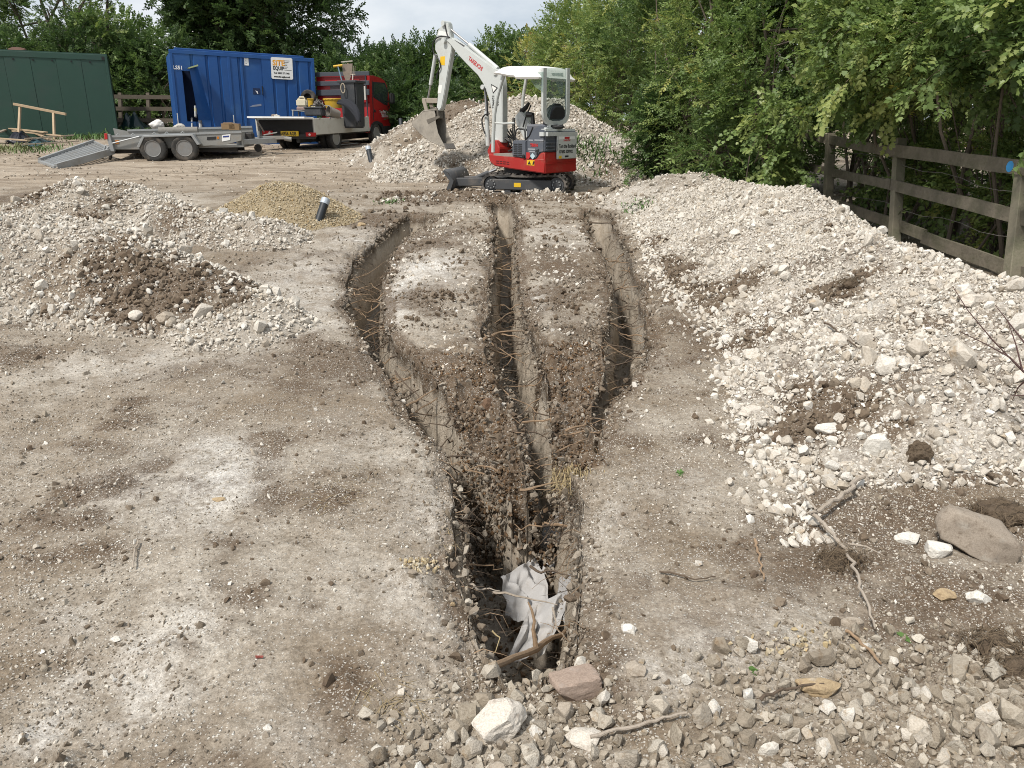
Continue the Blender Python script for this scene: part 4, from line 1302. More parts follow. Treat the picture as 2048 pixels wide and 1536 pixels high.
# chalk and soil lying on the two ridges
x = RNG.uniform(-1.4, 1.2, 9000); y = RNG.uniform(3.5, 11.8, 9000)
ll, lr, ml, mr, rl, rr = trench_lines(y)
on = ((x > lr + .02) & (x < ml - .02)) | ((x > mr + .02) & (x < rl - .02))
x, y = x[on], y[on]; sz = .012 + .06 * RNG.random(len(x)) ** 3
f = fbm2(x * 2.2, y * 2.2, 3, 231)
pp = np.stack([x, y, zsurf(x, y) + sz * .1], 1)
wh = f > .08; so = f < -.12
for m_, key, lab in ((wh, 'chalk', 'chalk lumps lying on the two ridges between the trenches'), (so, 'clod', 'brown soil crumbs lying on the two ridges between the trenches'), (~wh & ~so, 'crumb', 'earth crumbs lying on the two ridges between the trenches')):
    tag(scatter('ridge_rubble', RK[key][1], pp[m_], rnd_rot(m_.sum()), sz[m_]), lab, kind='stuff')
# stones run out past the foot of the chalk bank
n = 2600
ty = RNG.uniform(2.7, 11, n)
tx = np.interp(ty, HEAPS['right'].toe[:, 1], HEAPS['right'].toe[:, 0]) - np.abs(RNG.normal(0, .15, n)) + .1
sz = .012 + .075 * RNG.random(n) ** 2.6
pp = np.stack([tx, ty, zsurf(tx, ty) + sz * .12], 1)
t_ = cut(tx, ty)[0]; ok = (t_ < .02) & on_bare(tx, ty, .04)
tag(scatter('toe_stones', RK['chalk'][1], pp[ok], rnd_rot(ok.sum()), sz[ok]), 'chalk stones rolled out past the foot of the long chalk bank', kind='stuff')

# brown flints and crumbs plastered over the broken sides of the left ridge's tip
n = 2000
y = Y_JUNC - .08 + .75 * RNG.random(n) ** 1.3
L = np.stack(trench_lines(y), 1); k = np.where(RNG.random(n) < .6, 1, 2)
inw = np.where(k == 1, -1, 1)
d = .12 + .56 * RNG.random(n)
x = L[np.arange(n), k] + inw * (.03 + .085 * d / DEPTH + RNG.uniform(-.02, .02, n))
sz = .012 + .04 * RNG.random(n) ** 2.2
pp = np.stack([x, y, zb(x, y) - d], 1); m_ = RNG.random(n) < .55
tag(scatter('flints', RK['flint'][1], pp[m_], rnd_rot(m_.sum()), sz[m_], ground_obj), kind='stuff')
tag(scatter('clods', RK['crumb'][1], pp[~m_], rnd_rot((~m_).sum()), sz[~m_] * 1.3, ground_obj), kind='stuff')
# ------------------------------------------------------------------ foliage library
def leaf_material(name, stops, rough=0.45, trans=0.32):
    m = bpy.data.materials.new(name)
    nt, N, L = nodes_of(m)
    b = N['Principled BSDF']
    b.inputs['Roughness'].default_value = rough
    b.inputs['Specular IOR Level'].default_value = 0.35
    at = N.new('ShaderNodeAttribute'); at.attribute_type = 'INSTANCER'; at.attribute_name = 'tint'
    oi = N.new('ShaderNodeObjectInfo')
    md = N.new('ShaderNodeMath'); md.operation = 'MULTIPLY_ADD'; md.inputs[1].default_value = 0.22; 
    L.new(oi.outputs['Random'], md.inputs[0]); L.new(at.outputs['Fac'], md.inputs[2])
    rp = N.new('ShaderNodeValToRGB')
    els = rp.color_ramp.elements
    while len(els) < len(stops): els.new(0.5)
    for i, (p, c) in enumerate(stops):
        els[i].position = p; els[i].color = tuple(c) + (1,)
    L.new(md.outputs[0], rp.inputs['Fac'])
    L.new(rp.outputs['Color'], b.inputs['Base Color'])
    tr = N.new('ShaderNodeBsdfTranslucent')
    hs = N.new('ShaderNodeHueSaturation'); hs.inputs['Value'].default_value = 1.5; hs.inputs['Saturation'].default_value = 1.1
    L.new(rp.outputs['Color'], hs.inputs['Color']); L.new(hs.outputs['Color'], tr.inputs['Color'])
    mx = N.new('ShaderNodeMixShader'); mx.inputs[0].default_value = trans
    L.new(b.outputs[0], mx.inputs[1]); L.new(tr.outputs[0], mx.inputs[2])
    L.new(mx.outputs[0], N['Material Output'].inputs['Surface'])
    return m

LEAF_STOPS = [(0.0, (0.030, 0.060, 0.024)), (0.3, (0.082, 0.135, 0.044)), (0.55, (0.170, 0.240, 0.075)), (0.75, (0.29, 0.33, 0.105)), (0.88, (0.44, 0.41, 0.10)), (1.0, (0.23, 0.14, 0.08))]
M_LEAF = leaf_material('leaf', LEAF_STOPS)
M_BARK = pmat('bark', (0.13, 0.105, 0.08), rough=0.9, var=0.35, scale=9, bump=0.6)
M_TWIG = pmat('twig_bark', (0.17, 0.13, 0.09), rough=0.9, var=0.3, scale=20, bump=0.4)
M_DRYLEAF = leaf_material('dry_leaf', [(0, (0.10, 0.07, 0.04)), (1, (0.2, 0.14, 0.08))])

def rot_from(D, roll):
    """euler angles turning local +Y to each direction D with a roll about it"""
    D = D / (np.linalg.norm(D, axis=1)[:, None] + 1e-9)
    a = np.arctan2(-D[:, 0], D[:, 1]); b = np.arcsin(np.clip(D[:, 2], -1, 1)); c = roll
    ca, sa, cb, sb, cc, sc = np.cos(a), np.sin(a), np.cos(b), np.sin(b), np.cos(c), np.sin(c)
    # M = Rz(a) Rx(b) Ry(c)
    m00 = ca * cc - sa * sb * sc; m10 = sa * cc + ca * sb * sc; m20 = -cb * sc
    m21 = sb; m22 = cb * cc
    return np.stack([np.arctan2(m21, m22), np.arcsin(np.clip(-m20, -1, 1)), np.arctan2(m10, m00)], 1)

def leaf_verts(kind, l, w, fold):
    if kind == 'oval':
        return [(0, 0, 0), (w * .8, .3 * l, fold), (w, .55 * l, fold), (0, l, 0), (-w, .55 * l, fold), (-w * .8, .3 * l, fold), (0, .5 * l, 0)], [(0, 1, 6), (1, 2, 6), (2, 3, 6), (3, 4, 6), (4, 5, 6), (5, 0, 6)]
    if kind == 'diamond':
        return [(0, 0, 0), (w, .5 * l, fold), (0, l, 0), (-w, .5 * l, fold)], [(0, 1, 2), (0, 2, 3)]
    # lobed (maple)
    half = [(0.0, 0.0), (.28, -.02), (.62, .18), (.42, .34), (.78, .62), (.36, .6), (.3, .78), (0, 1.05)]
    vs = [(x * w * 1.3, y * l, abs(x) * fold * 1.6) for x, y in half] + [(-x * w * 1.3, y * l, abs(x) * fold * 1.6) for x, y in reversed(half[1:-1])] + [(0, .42 * l, 0)]
    n = len(vs) - 1
    return vs, [(i, (i + 1) % n, n) for i in range(n)]

def sprig_mesh(name, kind, seed, n=13, L=0.24, ll=0.055, lw=0.02, arrange='alt', stem=0.0022):
    rng = np.random.default_rng(seed)
    mb = MB()
    bend = rng.uniform(-.25, .25, 2)
    def pos(t): return np.array([bend[0] * t * t * L, t * L, bend[1] * t * t * L - 0.12 * t * t * L])
    mb.tube([pos(t) for t in (0, .35, .7, 1.0)], [stem, stem * .8, stem * .6, stem * .3], n=3, caps=False)
    stemf = len(mb.f)
    for i in range(n):
        t = (i + 0.6) / n if arrange != 'tip' else rng.uniform(.45, 1)
        p = pos(min(t, 1))
        s = 1 if i % 2 else -1
        if arrange == 'pin':
            t = ((i // 2) + .7) / (n / 2); p = pos(min(t, 1))
        k = rng.uniform(.7, 1.15)
        az = s * rng.uniform(.6, 1.25) if i < n - 1 else rng.uniform(-.2, .2)
        pitch = rng.uniform(-.45, .35)
        roll = rng.uniform(-.5, .5)
        vs, fs = leaf_verts(kind, ll * k, lw * k, ll * rng.uniform(.03, .16))
        M = Matrix.Translation(Vector(p)) @ Euler((pitch, roll, -az)).to_matrix().to_4x4()
        if kind == 'maple':
            st = M @ Vector((0, ll * .5 * k, 0))
            mb.tube([Vector(p), st], stem * .4, n=3, caps=False)
            M = Matrix.Translation(st) @ Euler((pitch - .3, roll, -az)).to_matrix().to_4x4()
        mb.add([M @ Vector(v) for v in vs], fs)
    me = bpy.data.meshes.new(name)
    me.from_pydata(mb.v, [], mb.f)
    me.materials.append(M_LEAF)
    return me

LV = {
    'small': source_collection('small_leaf_sprigs', [sprig_mesh('small_leaf_sprig', 'oval', 10 + i, 13, .24, .05, .015) for i in range(6)]),
    'oval': source_collection('oval_leaf_sprigs', [sprig_mesh('oval_leaf_sprig', 'oval', 20 + i, 13, .27, .06, .018) for i in range(6)]),
    'maple': source_collection('lobed_leaf_sprigs', [sprig_mesh('lobed_leaf_sprig', 'maple', 30 + i, 10, .24, .055, .037) for i in range(6)]),
    'pinnate': source_collection('pinnate_leaf_sprigs', [sprig_mesh('pinnate_leaf_sprig', 'oval', 40 + i, 11, .30, .085, .018, 'pin') for i in range(6)]),
    'far': source_collection('far_leaf_sprigs', [sprig_mesh('far_leaf_sprig', 'diamond', 50 + i, 15, .42, .12, .036, stem=.004) for i in range(6)]),
}

def crown_points(blobs, n, clump=1.4, gap=-0.15, seed=0, inner=0.5):
    """points spread through lumpy ellipsoids: (centre, radii, weight)"""
    rng = np.random.default_rng(seed + 900)
    tot = sum(b[2] for b in blobs)
    P, D = [], []
    for c, r, w in blobs:
        k = int(n * w / tot)
        d = rng.normal(size=(k, 3)); d /= np.linalg.norm(d, axis=1)[:, None]
        bump = 1 + 0.28 * fbm3(d[:, 0] * 2 + c[0], d[:, 1] * 2 + c[1], d[:, 2] * 2, 3, seed + 3)
        rr = (inner ** 3 + (1 - inner ** 3) * rng.random(k)) ** (1 / 3)
        rr = np.where(rng.random(k) < 0.06, rr * rng.uniform(1.0, 1.14, k), rr)
        p = d * (rr * bump)[:, None] * np.array(r) + np.array(c)
        P.append(p); D.append(d / np.array(r))
    P, D = np.concatenate(P), np.concatenate(D)
    g = fbm3(P[:, 0] * clump, P[:, 1] * clump, P[:, 2] * clump, 2, seed + 8)
    keep = g > gap
    D = D / np.linalg.norm(D, axis=1)[:, None]
    return P[keep], D[keep], g[keep]

def plant(name, label, cat, base, blobs, n, leaf, tint, tvar=0.12, size=1.0, stems=5, trunk_r=0.05, group=None, seed=0, gap=0.02, clump=1.45, droop=0.15, inner=0.5, lean=None, twigs=14, sprays=0):
    root = empty(name, base, label, cat, group)
    rng = np.random.default_rng(seed + 50)
    P, D, g = crown_points(blobs, n, clump, gap, seed, inner)
    zmin = float(zb(base[0], base[1])) + 0.02
    ok = P[:, 2] > zmin
    P, D, g = P[ok], D[ok], g[ok]
    k = len(P)
    dirs = D * 0.9 + rng.normal(size=(k, 3)) * 0.55 + np.array([0, 0, 0.25 - droop])
    SPT = []
    t = tint + tvar * fbm3(P[:, 0] * 0.9, P[:, 1] * 0.9, P[:, 2] * 0.9, 3, seed + 4) * 2.4 + rng.normal(size=k) * 0.06
    SP_ = []
    for j in range(sprays):                       # long arching shoots beyond the outline
        i0 = rng.integers(0, k)
        o_ = D[i0] + np.array([-.35, -.5, .25]) + rng.normal(size=3) * .35
        if D[i0][1] > .3: continue
        o_ /= np.linalg.norm(o_)
        q = P[i0] - o_ * .25; L_ = rng.uniform(.35, .95) * (.6 + .4 * size); path = [q]
        for m_ in range(9):
            o_ = o_ + np.array([0, 0, -.13]) + rng.normal(size=3) * .05; o_ /= np.linalg.norm(o_)
            path.append(path[-1] + o_ * L_ / 9)
            if m_ > 1: SP_.append((path[-1], o_ + rng.normal(size=3) * .6, t[i0] + .07 + rng.normal() * .03))
        SPT.append(path)
    if SP_:
        P = np.concatenate([P, np.array([a[0] for a in SP_])]); dirs = np.concatenate([dirs, np.array([a[1] for a in SP_])]); t = np.concatenate([t, np.array([a[2] for a in SP_])]); k2 = len(P)
    else: k2 = k
    scatter('crown', LV[leaf], P, rot_from(dirs, rng.uniform(-.9, .9, k2)), size * rng.uniform(.6, 1.3, k2), root, tint=np.clip(t, 0, 0.97))
    mb, tb = MB(), MB()
    base = np.array(base, float)
    for i in range(stems):
        c, r, w = blobs[i % len(blobs)]
        tgt = np.array(c) + rng.normal(size=3) * np.array(r) * 0.35
        b0 = base + np.array([rng.uniform(-1, 1), rng.uniform(-1, 1), 0]) * (0.1 if stems < 3 else 0.35)
        b0[2] = zb(b0[0], b0[1]) - 0.05
        mid = b0 * .5 + tgt * .5 + rng.normal(size=3) * .15
        mb.tube([b0, b0 * .75 + mid * .25 + rng.normal(size=3) * .04, mid, mid * .4 + tgt * .6 + rng.normal(size=3) * .08, tgt], [trunk_r, trunk_r * .85, trunk_r * .6, trunk_r * .4, trunk_r * .18], n=7)
        for j in range(3):
            q = P[rng.integers(0, k)]
            s = mid * .5 + tgt * .5
            mb.tube([s, s * .5 + q * .5 + rng.normal(size=3) * .1, q], [trunk_r * .32, trunk_r * .22, trunk_r * .1], n=5)
    mb.build('trunk', M_BARK, root, smooth=True)
    if twigs:
        for j in range(twigs):
            i0 = rng.integers(0, k)
            q = P[i0] + D[i0] * rng.uniform(0, .22)
            s = P[i0] - D[i0] * rng.uniform(.3, .7) - np.array([0, 0, rng.uniform(0, .3)])
            tb.tube([s, s * .5 + q * .5 + rng.normal(size=3) * .05, q], [.008 * size + .002, .006 * size, .002], n=4)
        for path in SPT: tb.tube(path[::2] + [path[-1]], [.005, .0045, .004, .003, .002, .0015][:len(path[::2]) + 1], 4)
        tb.build('twigs', M_TWIG, root)['kind'] = 'stuff'
    return root

def at(px, depth, dz=0.0):
    """ground place under a photo column at a given depth"""
    x = (px - 1024) / FPX * depth
    y = (depth - CAM_H * SP) / CP
    for _ in range(6):
        z = float(zb(x, y)); y = (depth - (CAM_H - z) * SP) / CP
    return np.array([x, y, z + dz])

HEDGE = 'shrubs of the overgrown boundary hedge'
def hedge(px, depth, rx, ry, h, leaf, tint, label, n=3600, seed=0, name='shrub', cat='shrub', low=0.0, size=1.0, top=None, **kw):
    b = at(px, depth)
    bl = [((b[0], b[1], b[2] + low + (h - low) * .40), (rx, ry, (h - low) * .45), 1.0), ((b[0] + rx * .2, b[1] + ry * .25, b[2] + low + (h - low) * .72), (rx * .8, ry * .8, (h - low) * .34), 0.75)]
    if top: bl += top
    kw.setdefault('sprays', 34 if depth < 18 else 10)
    return plant(name, label, cat, b, bl, n, leaf, tint, seed=seed, size=size, group=None, **kw)

# right-hand hedge, from the far end towards the viewer
hedge(985, 24.5, 1.5, 1.4, 3.1, 'oval', .20, 'dark twiggy bush at the far end of the hedge, rising behind the digger boom', 2600, 1, size=1.3)
hedge(1062, 21.5, 1.1, 1.2, 2.7, 'small', .80, 'rust-brown tinged bush above and left of the digger canopy', 2600, 2, size=1.3, tvar=.2)
hedge(1050, 26, 1.5, 1.6, 3.3, 'oval', .28, 'tall bush with wispy top shoots behind the rust-brown bush', 2600, 21, size=1.4)
hedge(1135, 20, 1.35, 1.4, 3.5, 'small', .46, 'bright green bush directly behind the digger canopy', 4200, 3, size=1.25)
hedge(1225, 17.8, 1.35, 1.4, 4.4, 'small', .50, 'light green bush at the right edge of the tall chalk heap', 4600, 4, size=1.15)
hedge(1235, 23, 1.8, 1.6, 5.6, 'oval', .30, 'tall darker tree-like bush above the digger canopy at the frame top', 3600, 41, size=1.4)
hedge(1325, 15.9, 1.35, 1.3, 4.6, 'small', .42, 'pale olive bush right of the digger counterweight', 5200, 5, size=1.05)
hedge(1320, 14.6, .75, .7, 1.7, 'oval', .16, 'low dark ivy-leaved bush at the hedge foot beside the tall heap', 2400, 51)
hedge(1420, 14.0, 1.25, 1.2, 4.7, 'small', .45, 'olive-yellow bush with arching sprays, mid hedge', 5200, 6)
hedge(1400, 17.0, 1.8, 1.5, 6.8, 'oval', .34, 'tall green bush filling the frame top above the olive bushes', 4200, 61, size=1.2)
hedge(1440, 12.6, .7, .6, 1.35, 'pinnate', .36, 'low fern-leaved shoots at the hedge foot behind the grey mound', 900, 62)
hedge(1515, 12.4, 1.05, 1.0, 4.2, 'oval', .42, 'green bush with a yellow-leaved spray, left of the fence', 4400, 7)
hedge(1475, 13.6, .75, .8, 4.0, 'maple', .36, 'field maple shrub leaning out at the start of the fence', 3600, 8)
hedge(1520, 11.2, .34, .32, 1.4, 'maple', .46, 'young maple sapling growing up through the chalk bank edge', 420, 81, stems=2, trunk_r=.02)
hedge(1560, 14.5, 1.6, 1.4, 6.6, 'oval', .30, 'dark green tree-like bush high behind the maple shrub', 4200, 82, size=1.1)

def overfence(px, depth, label, tint, leaf, n, seed, r=1.0, h0=1.25, h1=3.4, lowt=.16, out=0.0):
    """grows behind the fence: shaded lower stems behind the rails, crown leaning over the top rail"""
    b = at(px, depth)
    bl = [((b[0] + .25, b[1] + .1, b[2] + .7), (.55, r * .9, .75), .55), ((b[0] - .1 - out, b[1], b[2] + (h0 + h1) / 2 + .2), (r * .95, r * 1.05, (h1 - h0) * .5), 1.0), ((b[0] + .5, b[1] + .3, b[2] + h1 - .3), (r * 1.1, r * 1.1, 1.0), .8)]
    return plant('shrub', label, 'shrub', b, bl, n, leaf, tint, seed=seed, stems=7, trunk_r=.03, twigs=40, sprays=70, gap=.02, clump=1.6)
overfence(1725, 10.9, 'maple shrub behind the fence, its leaves hanging over the left part of the top rail', .42, 'maple', 5000, 9, out=-.1, h0=1.3)
overfence(1830, 9.7, 'shrub behind the middle fence post with pale shoots over the rail', .42, 'maple', 6400, 10, out=.55, h0=1.1)
overfence(1950, 8.7, 'dense shrub behind the last fence bay, dark beneath and light above', .42, 'oval', 6400, 11, out=.5, h0=1.15)
overfence(2085, 7.7, 'shrub at the right frame edge leaning over the blue-marked fence post', .42, 'maple', 5200, 12, out=.35)
overfence(2230, 6.7, 'shrub just outside the right frame edge with lobed leaves', .40, 'maple', 2200, 13, out=.1)
hedge(1700, 13.6, 1.5, 1.4, 6.0, 'oval', .26, 'tall shaded bush behind the fence maples', 4200, 14, low=.2)
hedge(1850, 12.4, 1.5, 1.3, 5.6, 'oval', .22, 'dark tall bush deep behind the middle of the fence', 4200, 15, low=.1)
hedge(2010, 11.0, 1.4, 1.2, 5.2, 'oval', .20, 'darkest tall bush behind the right end of the fence', 4200, 16, low=.1)
hedge(2180, 10.0, 1.4, 1.2, 4.8, 'oval', .2, 'dark tall bush behind the fence beyond the right frame edge', 2600, 17, low=.1)

# dark trunks showing between the leaves at the upper right
for px, dep, r, lean_, lab in ((1905, 9.6, .07, .15, 'dark bare trunk standing behind the leaves at the upper right'), (1965, 9.3, .05, -.12, 'thinner dark trunk right of the dark bare trunk')):
    b = at(px, dep)
    t = empty('tree', b, lab, 'tree')
    MB().tube([b - [0, 0, .1], b + [lean_ * .3, 0, 1.4], b + [lean_, .1, 3.2], b + [lean_ * 2, .1, 5.0]], [r, r * .9, r * .75, r * .5], 9).build('trunk', M_BARK, t, smooth=True)
    c0 = b + [lean_ * 2, .1, 4.9]
    P, D, g = crown_points([(tuple(c0), (1.3, 1.2, .9), 1)], 1500, 1.4, -.1, int(px))
    scatter('crown', LV['oval'], P, rot_from(D + RNG.normal(size=P.shape) * .5, RNG.uniform(-.9, .9, len(P))), RNG.uniform(.8, 1.3, len(P)), t, tint=np.full(len(P), .3))

# ------------------------------------------------------------------ trees and bushes behind the yard
def tree(px, depth, zc, rx, ry, rz, leaf, tint, label, n, seed, name='tree', cat='tree', trunk_r=.16, blobs=5, size=1.0, gap=-.1, stems=1, **kw):
    b = at(px, depth)
    rng = np.random.default_rng(seed + 500)
    bl = [((b[0], b[1], zc), (rx, ry, rz), 1.0)]
    for i in range(blobs):
        a = rng.uniform(0, 2 * math.pi); e = rng.uniform(-.5, .8)
        bl.append(((b[0] + math.cos(a) * rx * .75, b[1] + math.sin(a) * ry * .75, zc + e * rz * .8), (rx * .5, ry * .5, rz * .42), .45))
    return plant(name, label, cat, b, bl, n, leaf, tint, seed=seed, size=size, stems=stems + 3, trunk_r=trunk_r, gap=gap, clump=.9, **kw)

tree(545, 31, 6.0, 3.5, 2.6, 3.1, 'far', .15, 'large dark round-headed tree rising behind the blue container', 15000, 31, trunk_r=.22, blobs=8, size=1.2, gap=-.32, inner=.35, tvar=.09)
tree(-70, 30, 5.2, 2.6, 2.0, 3.4, 'far', .34, 'olive tree at the left frame edge behind the green container', 3800, 32, size=1.05, gap=.03)
tree(85, 31, 5.6, 2.5, 2.0, 3.2, 'far', .38, 'loose olive tree with sky gaps, second from the left frame edge', 3400, 33, size=1.0, gap=.06, twigs=60)
tree(190, 29, 5.0, 1.9, 1.8, 3.0, 'far', .26, 'half-bare brownish tree with twiggy top between the two containers', 2200, 34, size=.9, gap=.0, twigs=90)
tree(262, 32, 4.0, 2.0, 1.8, 2.0, 'far', .28, 'dark green tree just left of the large round-headed tree', 3600, 35, size=1.05, gap=-.1)
for i, (px, dep, rx, h, ti, lab, n) in enumerate((
    (20, 27.5, 1.6, 3.2, .18, 'bush behind the roof of the green container', 1700), (250, 28.4, 1.4, 3.0, .15, 'dark bush behind the rear timber fence near the green container', 1900),
    (325, 28.4, 1.4, 3.3, .22, 'bush behind the rear timber fence near the blue container', 1900), (160, 28, 1.6, 3.6, .2, 'bush behind the right half of the green container', 1700),
    (690, 29, 1.7, 3.0, .10, 'dark bush behind the red truck cab', 2200), (765, 27.5, 1.5, 2.8, .24, 'light-topped bush right of the truck cab', 2300), (845, 27, 1.4, 2.95, .20, 'bush with spiky top shoots left of the digger bucket arm', 2300),
    (905, 28.5, 1.4, 2.4, .14, 'dark bush seen between digger arm and boom', 2300), (960, 27, 1.3, 2.6, .17, 'bush behind the digger boom foot', 2000), (800, 25.8, 1.0, 1.9, .08, 'low dark bush behind the far pipe by the truck', 1500), (880, 25, 1.0, 1.6, .08, 'low dark bush behind the brown soil heap', 1500),
    (450, 30, 2.2, 3.2, .08, 'dark undergrowth bush behind the left part of the blue container', 1900), (600, 30.5, 2.0, 3.4, .08, 'dark undergrowth bush behind the right part of the blue container', 1900))):
    hedge(px, dep, rx, 1.2, h, 'far', ti, lab, n, 60 + i, name='bush', cat='bush', size=.85, twigs=20, gap=-.25)

# woodland beyond everything, one mass
wp, wd = [], []
for x in np.arange(-48, 40, 2.2):
    y = 44 + 5 * math.sin(x * .37) + (0 if x < 2 else -6 + .1 * x)
    hh = 3.4 if x < -10 else (4.2 if x < 3 else 7.0)
    if -12 < x < 1.5: hh = 2.2
    elif x < 4: hh = min(hh, 3.6)
    P, D, g = crown_points([((x, y, 1.6 + hh * .45), (2.2, 1.6, hh * .55), 1)], 420, .8, -.3, int(x * 7) % 997)
    wp.append(P); wd.append(D)
wp, wd = np.concatenate(wp), np.concatenate(wd)
ok = wp[:, 2] > 1.5
wp, wd = wp[ok], wd[ok]
o = scatter('woodland', LV['far'], wp, rot_from(wd + RNG.normal(size=wp.shape) * .5, RNG.uniform(-.9, .9, len(wp))), RNG.uniform(1.6, 2.6, len(wp)), tint=np.clip(.14 + .1 * RNG.normal(size=len(wp)), 0, .6), label='dark belt of trees closing the view beyond the yard')

# ------------------------------------------------------------------ timber fences
M_OLDWOOD = pmat('weathered_timber', (0.16, 0.138, 0.105), rough=0.95, var=0.5, scale=13, bump=0.8, dirt=(0.085, 0.085, 0.05), dirt_amt=0.6, dirt_scale=4, bscale=30)
M_POST = pmat('grey_green_post', (0.19, 0.17, 0.125), rough=0.9, var=0.25, scale=7, bump=0.5, dirt=(0.10, 0.115, 0.06), dirt_amt=0.5, dirt_scale=5)
M_BLUEPAINT = pmat('blue_marker_paint', (0.04, 0.22, 0.48), rough=0.6, var=0.1)
M_WIRE = pmat('rusty_wire', (0.25, 0.23, 0.21), rough=0.6, metal=0.6)

FD = {'B': 7.0, 'A': 9.1, 'C': 11.1}
def fpt(px, py, dep): return pd(px, py, dep)
fb = fpt(2014, 560, 7.0); fa = fpt(1777, 470, 9.1); fc = fpt(1645, 400, 11.1)
fence = empty('timber_fence', fa, 'weathered post and rail timber fence at the right, backed by shrubs', 'fence')
def fence_depth(px):
    # depth varies along the fence like 1/px measured from its vanishing column
    return float(np.interp(px, [1580, 1620, 1647, 1780, 2015, 2160], [13.0, 11.7, 11.1, 9.1, 7.0, 6.25]))
def rail(pts, w):
    q = [Vector(fpt(px, py, fence_depth(px))) for px, py in pts]
    mb = MB()
    n = 5
    ext = []
    for i in range(n + 1):
        t = i / n
        p = q[0].lerp(q[-1], t) if len(q) == 2 else (q[0].lerp(q[1], t * 2) if t < .5 else q[1].lerp(q[2], t * 2 - 1))
        ext.append(p + Vector((0, 0, random.uniform(-.006, .006))))
    for i in range(n):
        mb.beam(ext[i], ext[i + 1], .036, w * .9 * random.uniform(.97, 1.02))
    return mb.build('rail', M_OLDWOOD, fence, clean=True)
rail([(1612, 270), (1786, 304)], .135)
rail([(1778, 299), (2090, 341)], .15)
rail([(1578, 325), (1782, 370)], .125)
rail([(1774, 366), (2090, 447)], .14)
rail([(1680, 410), (1850, 470)], .14)
rail([(1846, 474), (2090, 565)], .15)
for px0, py0, px1, py1, dep, w in ((2036, 322, 2008, 565, 6.93, .125), (1788, 278, 1776, 480, 9.02, .115), (1651, 268, 1645, 410, 11.0, .115), (1590, 262, 1588, 380, 12.6, .11)):
    a, b = Vector(fpt(px0, py0, dep)), Vector(fpt(px1, py1, dep))
    d = (a - b).normalized()
    off = Vector((.085, 0.02, 0))
    mb = MB().beam(b + off - d * .2, a + off, w, w * .9, up=(0, 1, 0))
    mb.build('post', M_POST, fence, bevel=.006)
for y0, y1 in ((310, 378), (398, 470)):
    pts = []
    for i in range(13):
        t = i / 12
        px = 1650 + (2100 - 1650) * t
        py = (y0 - 20) + (y1 + 30 - (y0 - 20)) * t + 5 * math.sin(i * 1.7)
        p = fpt(px, py, fence_depth(px)); p[0] += .05
        pts.append(p)
    MB().tube(pts, .0028, 5).build('wire', M_WIRE, fence)
# blue sprayed mark on the top rail by the last post
p = Vector(fpt(2022, 333, fence_depth(2022) - .032)); 
MB().lathe([(0.0, 0), (.034, .001), (.03, .006), (0, .007)], (0, 0, 0), 'y', 12, Matrix.Diagonal((1.0, 1, 1.5, 1))).build('paint_mark', M_BLUEPAINT, fence, local=True).location = p - Vector(fence.location) + Vector((-.012, -.002, 0))

rf = at(300, 26)
rear_fence = empty('timber_fence', rf, 'dark post and rail fence in shade between the two containers', 'fence')
M_DARKWOOD = pmat('dark_timber', (0.11, 0.092, 0.07), rough=0.9, var=0.3, scale=6, bump=0.4)
for y0, y1 in ((193, 195), (217, 218), (240, 241)):
    MB().beam(pd(215, y0, 26.0), pd(372, y1, 26.0), .04, .13).build('rail', M_DARKWOOD, rear_fence)
for px in (240, 296, 352):
    a, b = pd(px, 186, 26.05), pd(px, 262, 26.05); b[2] -= .3
    MB().beam(b, a, .11, .09, up=(0, 1, 0)).build('post', M_DARKWOOD, rear_fence)
# ------------------------------------------------------------------ frames: flat sides of things, read off the photograph at a real distance
class Fr:
    def __init__(self, O, u, w=(0, 0, 1)):
        self.O = Vector(O); self.u = Vector(u).normalized()
        w = Vector(w); self.w = (w - self.u * w.dot(self.u)).normalized()
        self.n = self.u.cross(self.w)
        if self.n.dot(Vector((0, 0, CAM_H)) - self.O) < 0: self.n = -self.n
    def P(self, a, b, c=0.0): return self.O + self.u * a + self.w * b + self.n * c
    def ab(self, px, py, c=0.0):
        q = Vector(onplane(px, py, self.O + self.n * c, np.array(self.n))) - self.O
        return q.dot(self.u), q.dot(self.w)
    def poly(self, pts, c=0.0): return [self.ab(px, py, c) for px, py in pts]
    def slab(self, mb, ab, t, c=0.0):
        """plate with outline ab whose outer face lies c outside the plane, t thick inwards"""
        return mb.prism(ab, self.O + self.n * (c - t / 2), self.u, self.w, self.n, t)
    def box(self, mb, a0, a1, b0, b1, c0, c1):
        return self.slab(mb, [(a0, b0), (a1, b0), (a1, b1), (a0, b1)], c1 - c0, c1)
    def rotz(self):
        return Vector((0, 0, 1)).rotation_difference(self.n).to_matrix().to_4x4()

def text_mesh(s, size, fr, a, b, c, mat, parent, name='lettering', bold=0.0, rot=0.0, align='LEFT', depth=0.002, sx=1.0):
    cu = bpy.data.curves.new('t', 'FONT')
    cu.body = s; cu.size = size; cu.offset = bold; cu.align_x = align; cu.extrude = 0.0; cu.resolution_u = 2
    ob = bpy.data.objects.new('t', cu)
    COL.objects.link(ob)
    dg = bpy.context.evaluated_depsgraph_get()
    me = bpy.data.meshes.new_from_object(ob.evaluated_get(dg))
    bpy.data.objects.remove(ob); bpy.data.curves.remove(cu)
    u = fr.u; w = fr.w
    if u.cross(w).dot(fr.n) < 0: u = -u
    cr, sr = math.cos(rot), math.sin(rot)
    O = fr.P(a, b, c)
    wl = world_loc(parent)
    for v in me.vertices:
        x, y = v.co.x * sx, v.co.y
        p = O + u * (x * cr - y * sr) + w * (x * sr + y * cr)
        v.co = p - wl
    me.materials.clear(); me.materials.append(mat); me.name = name
    return link_mesh(name, me, None, parent)

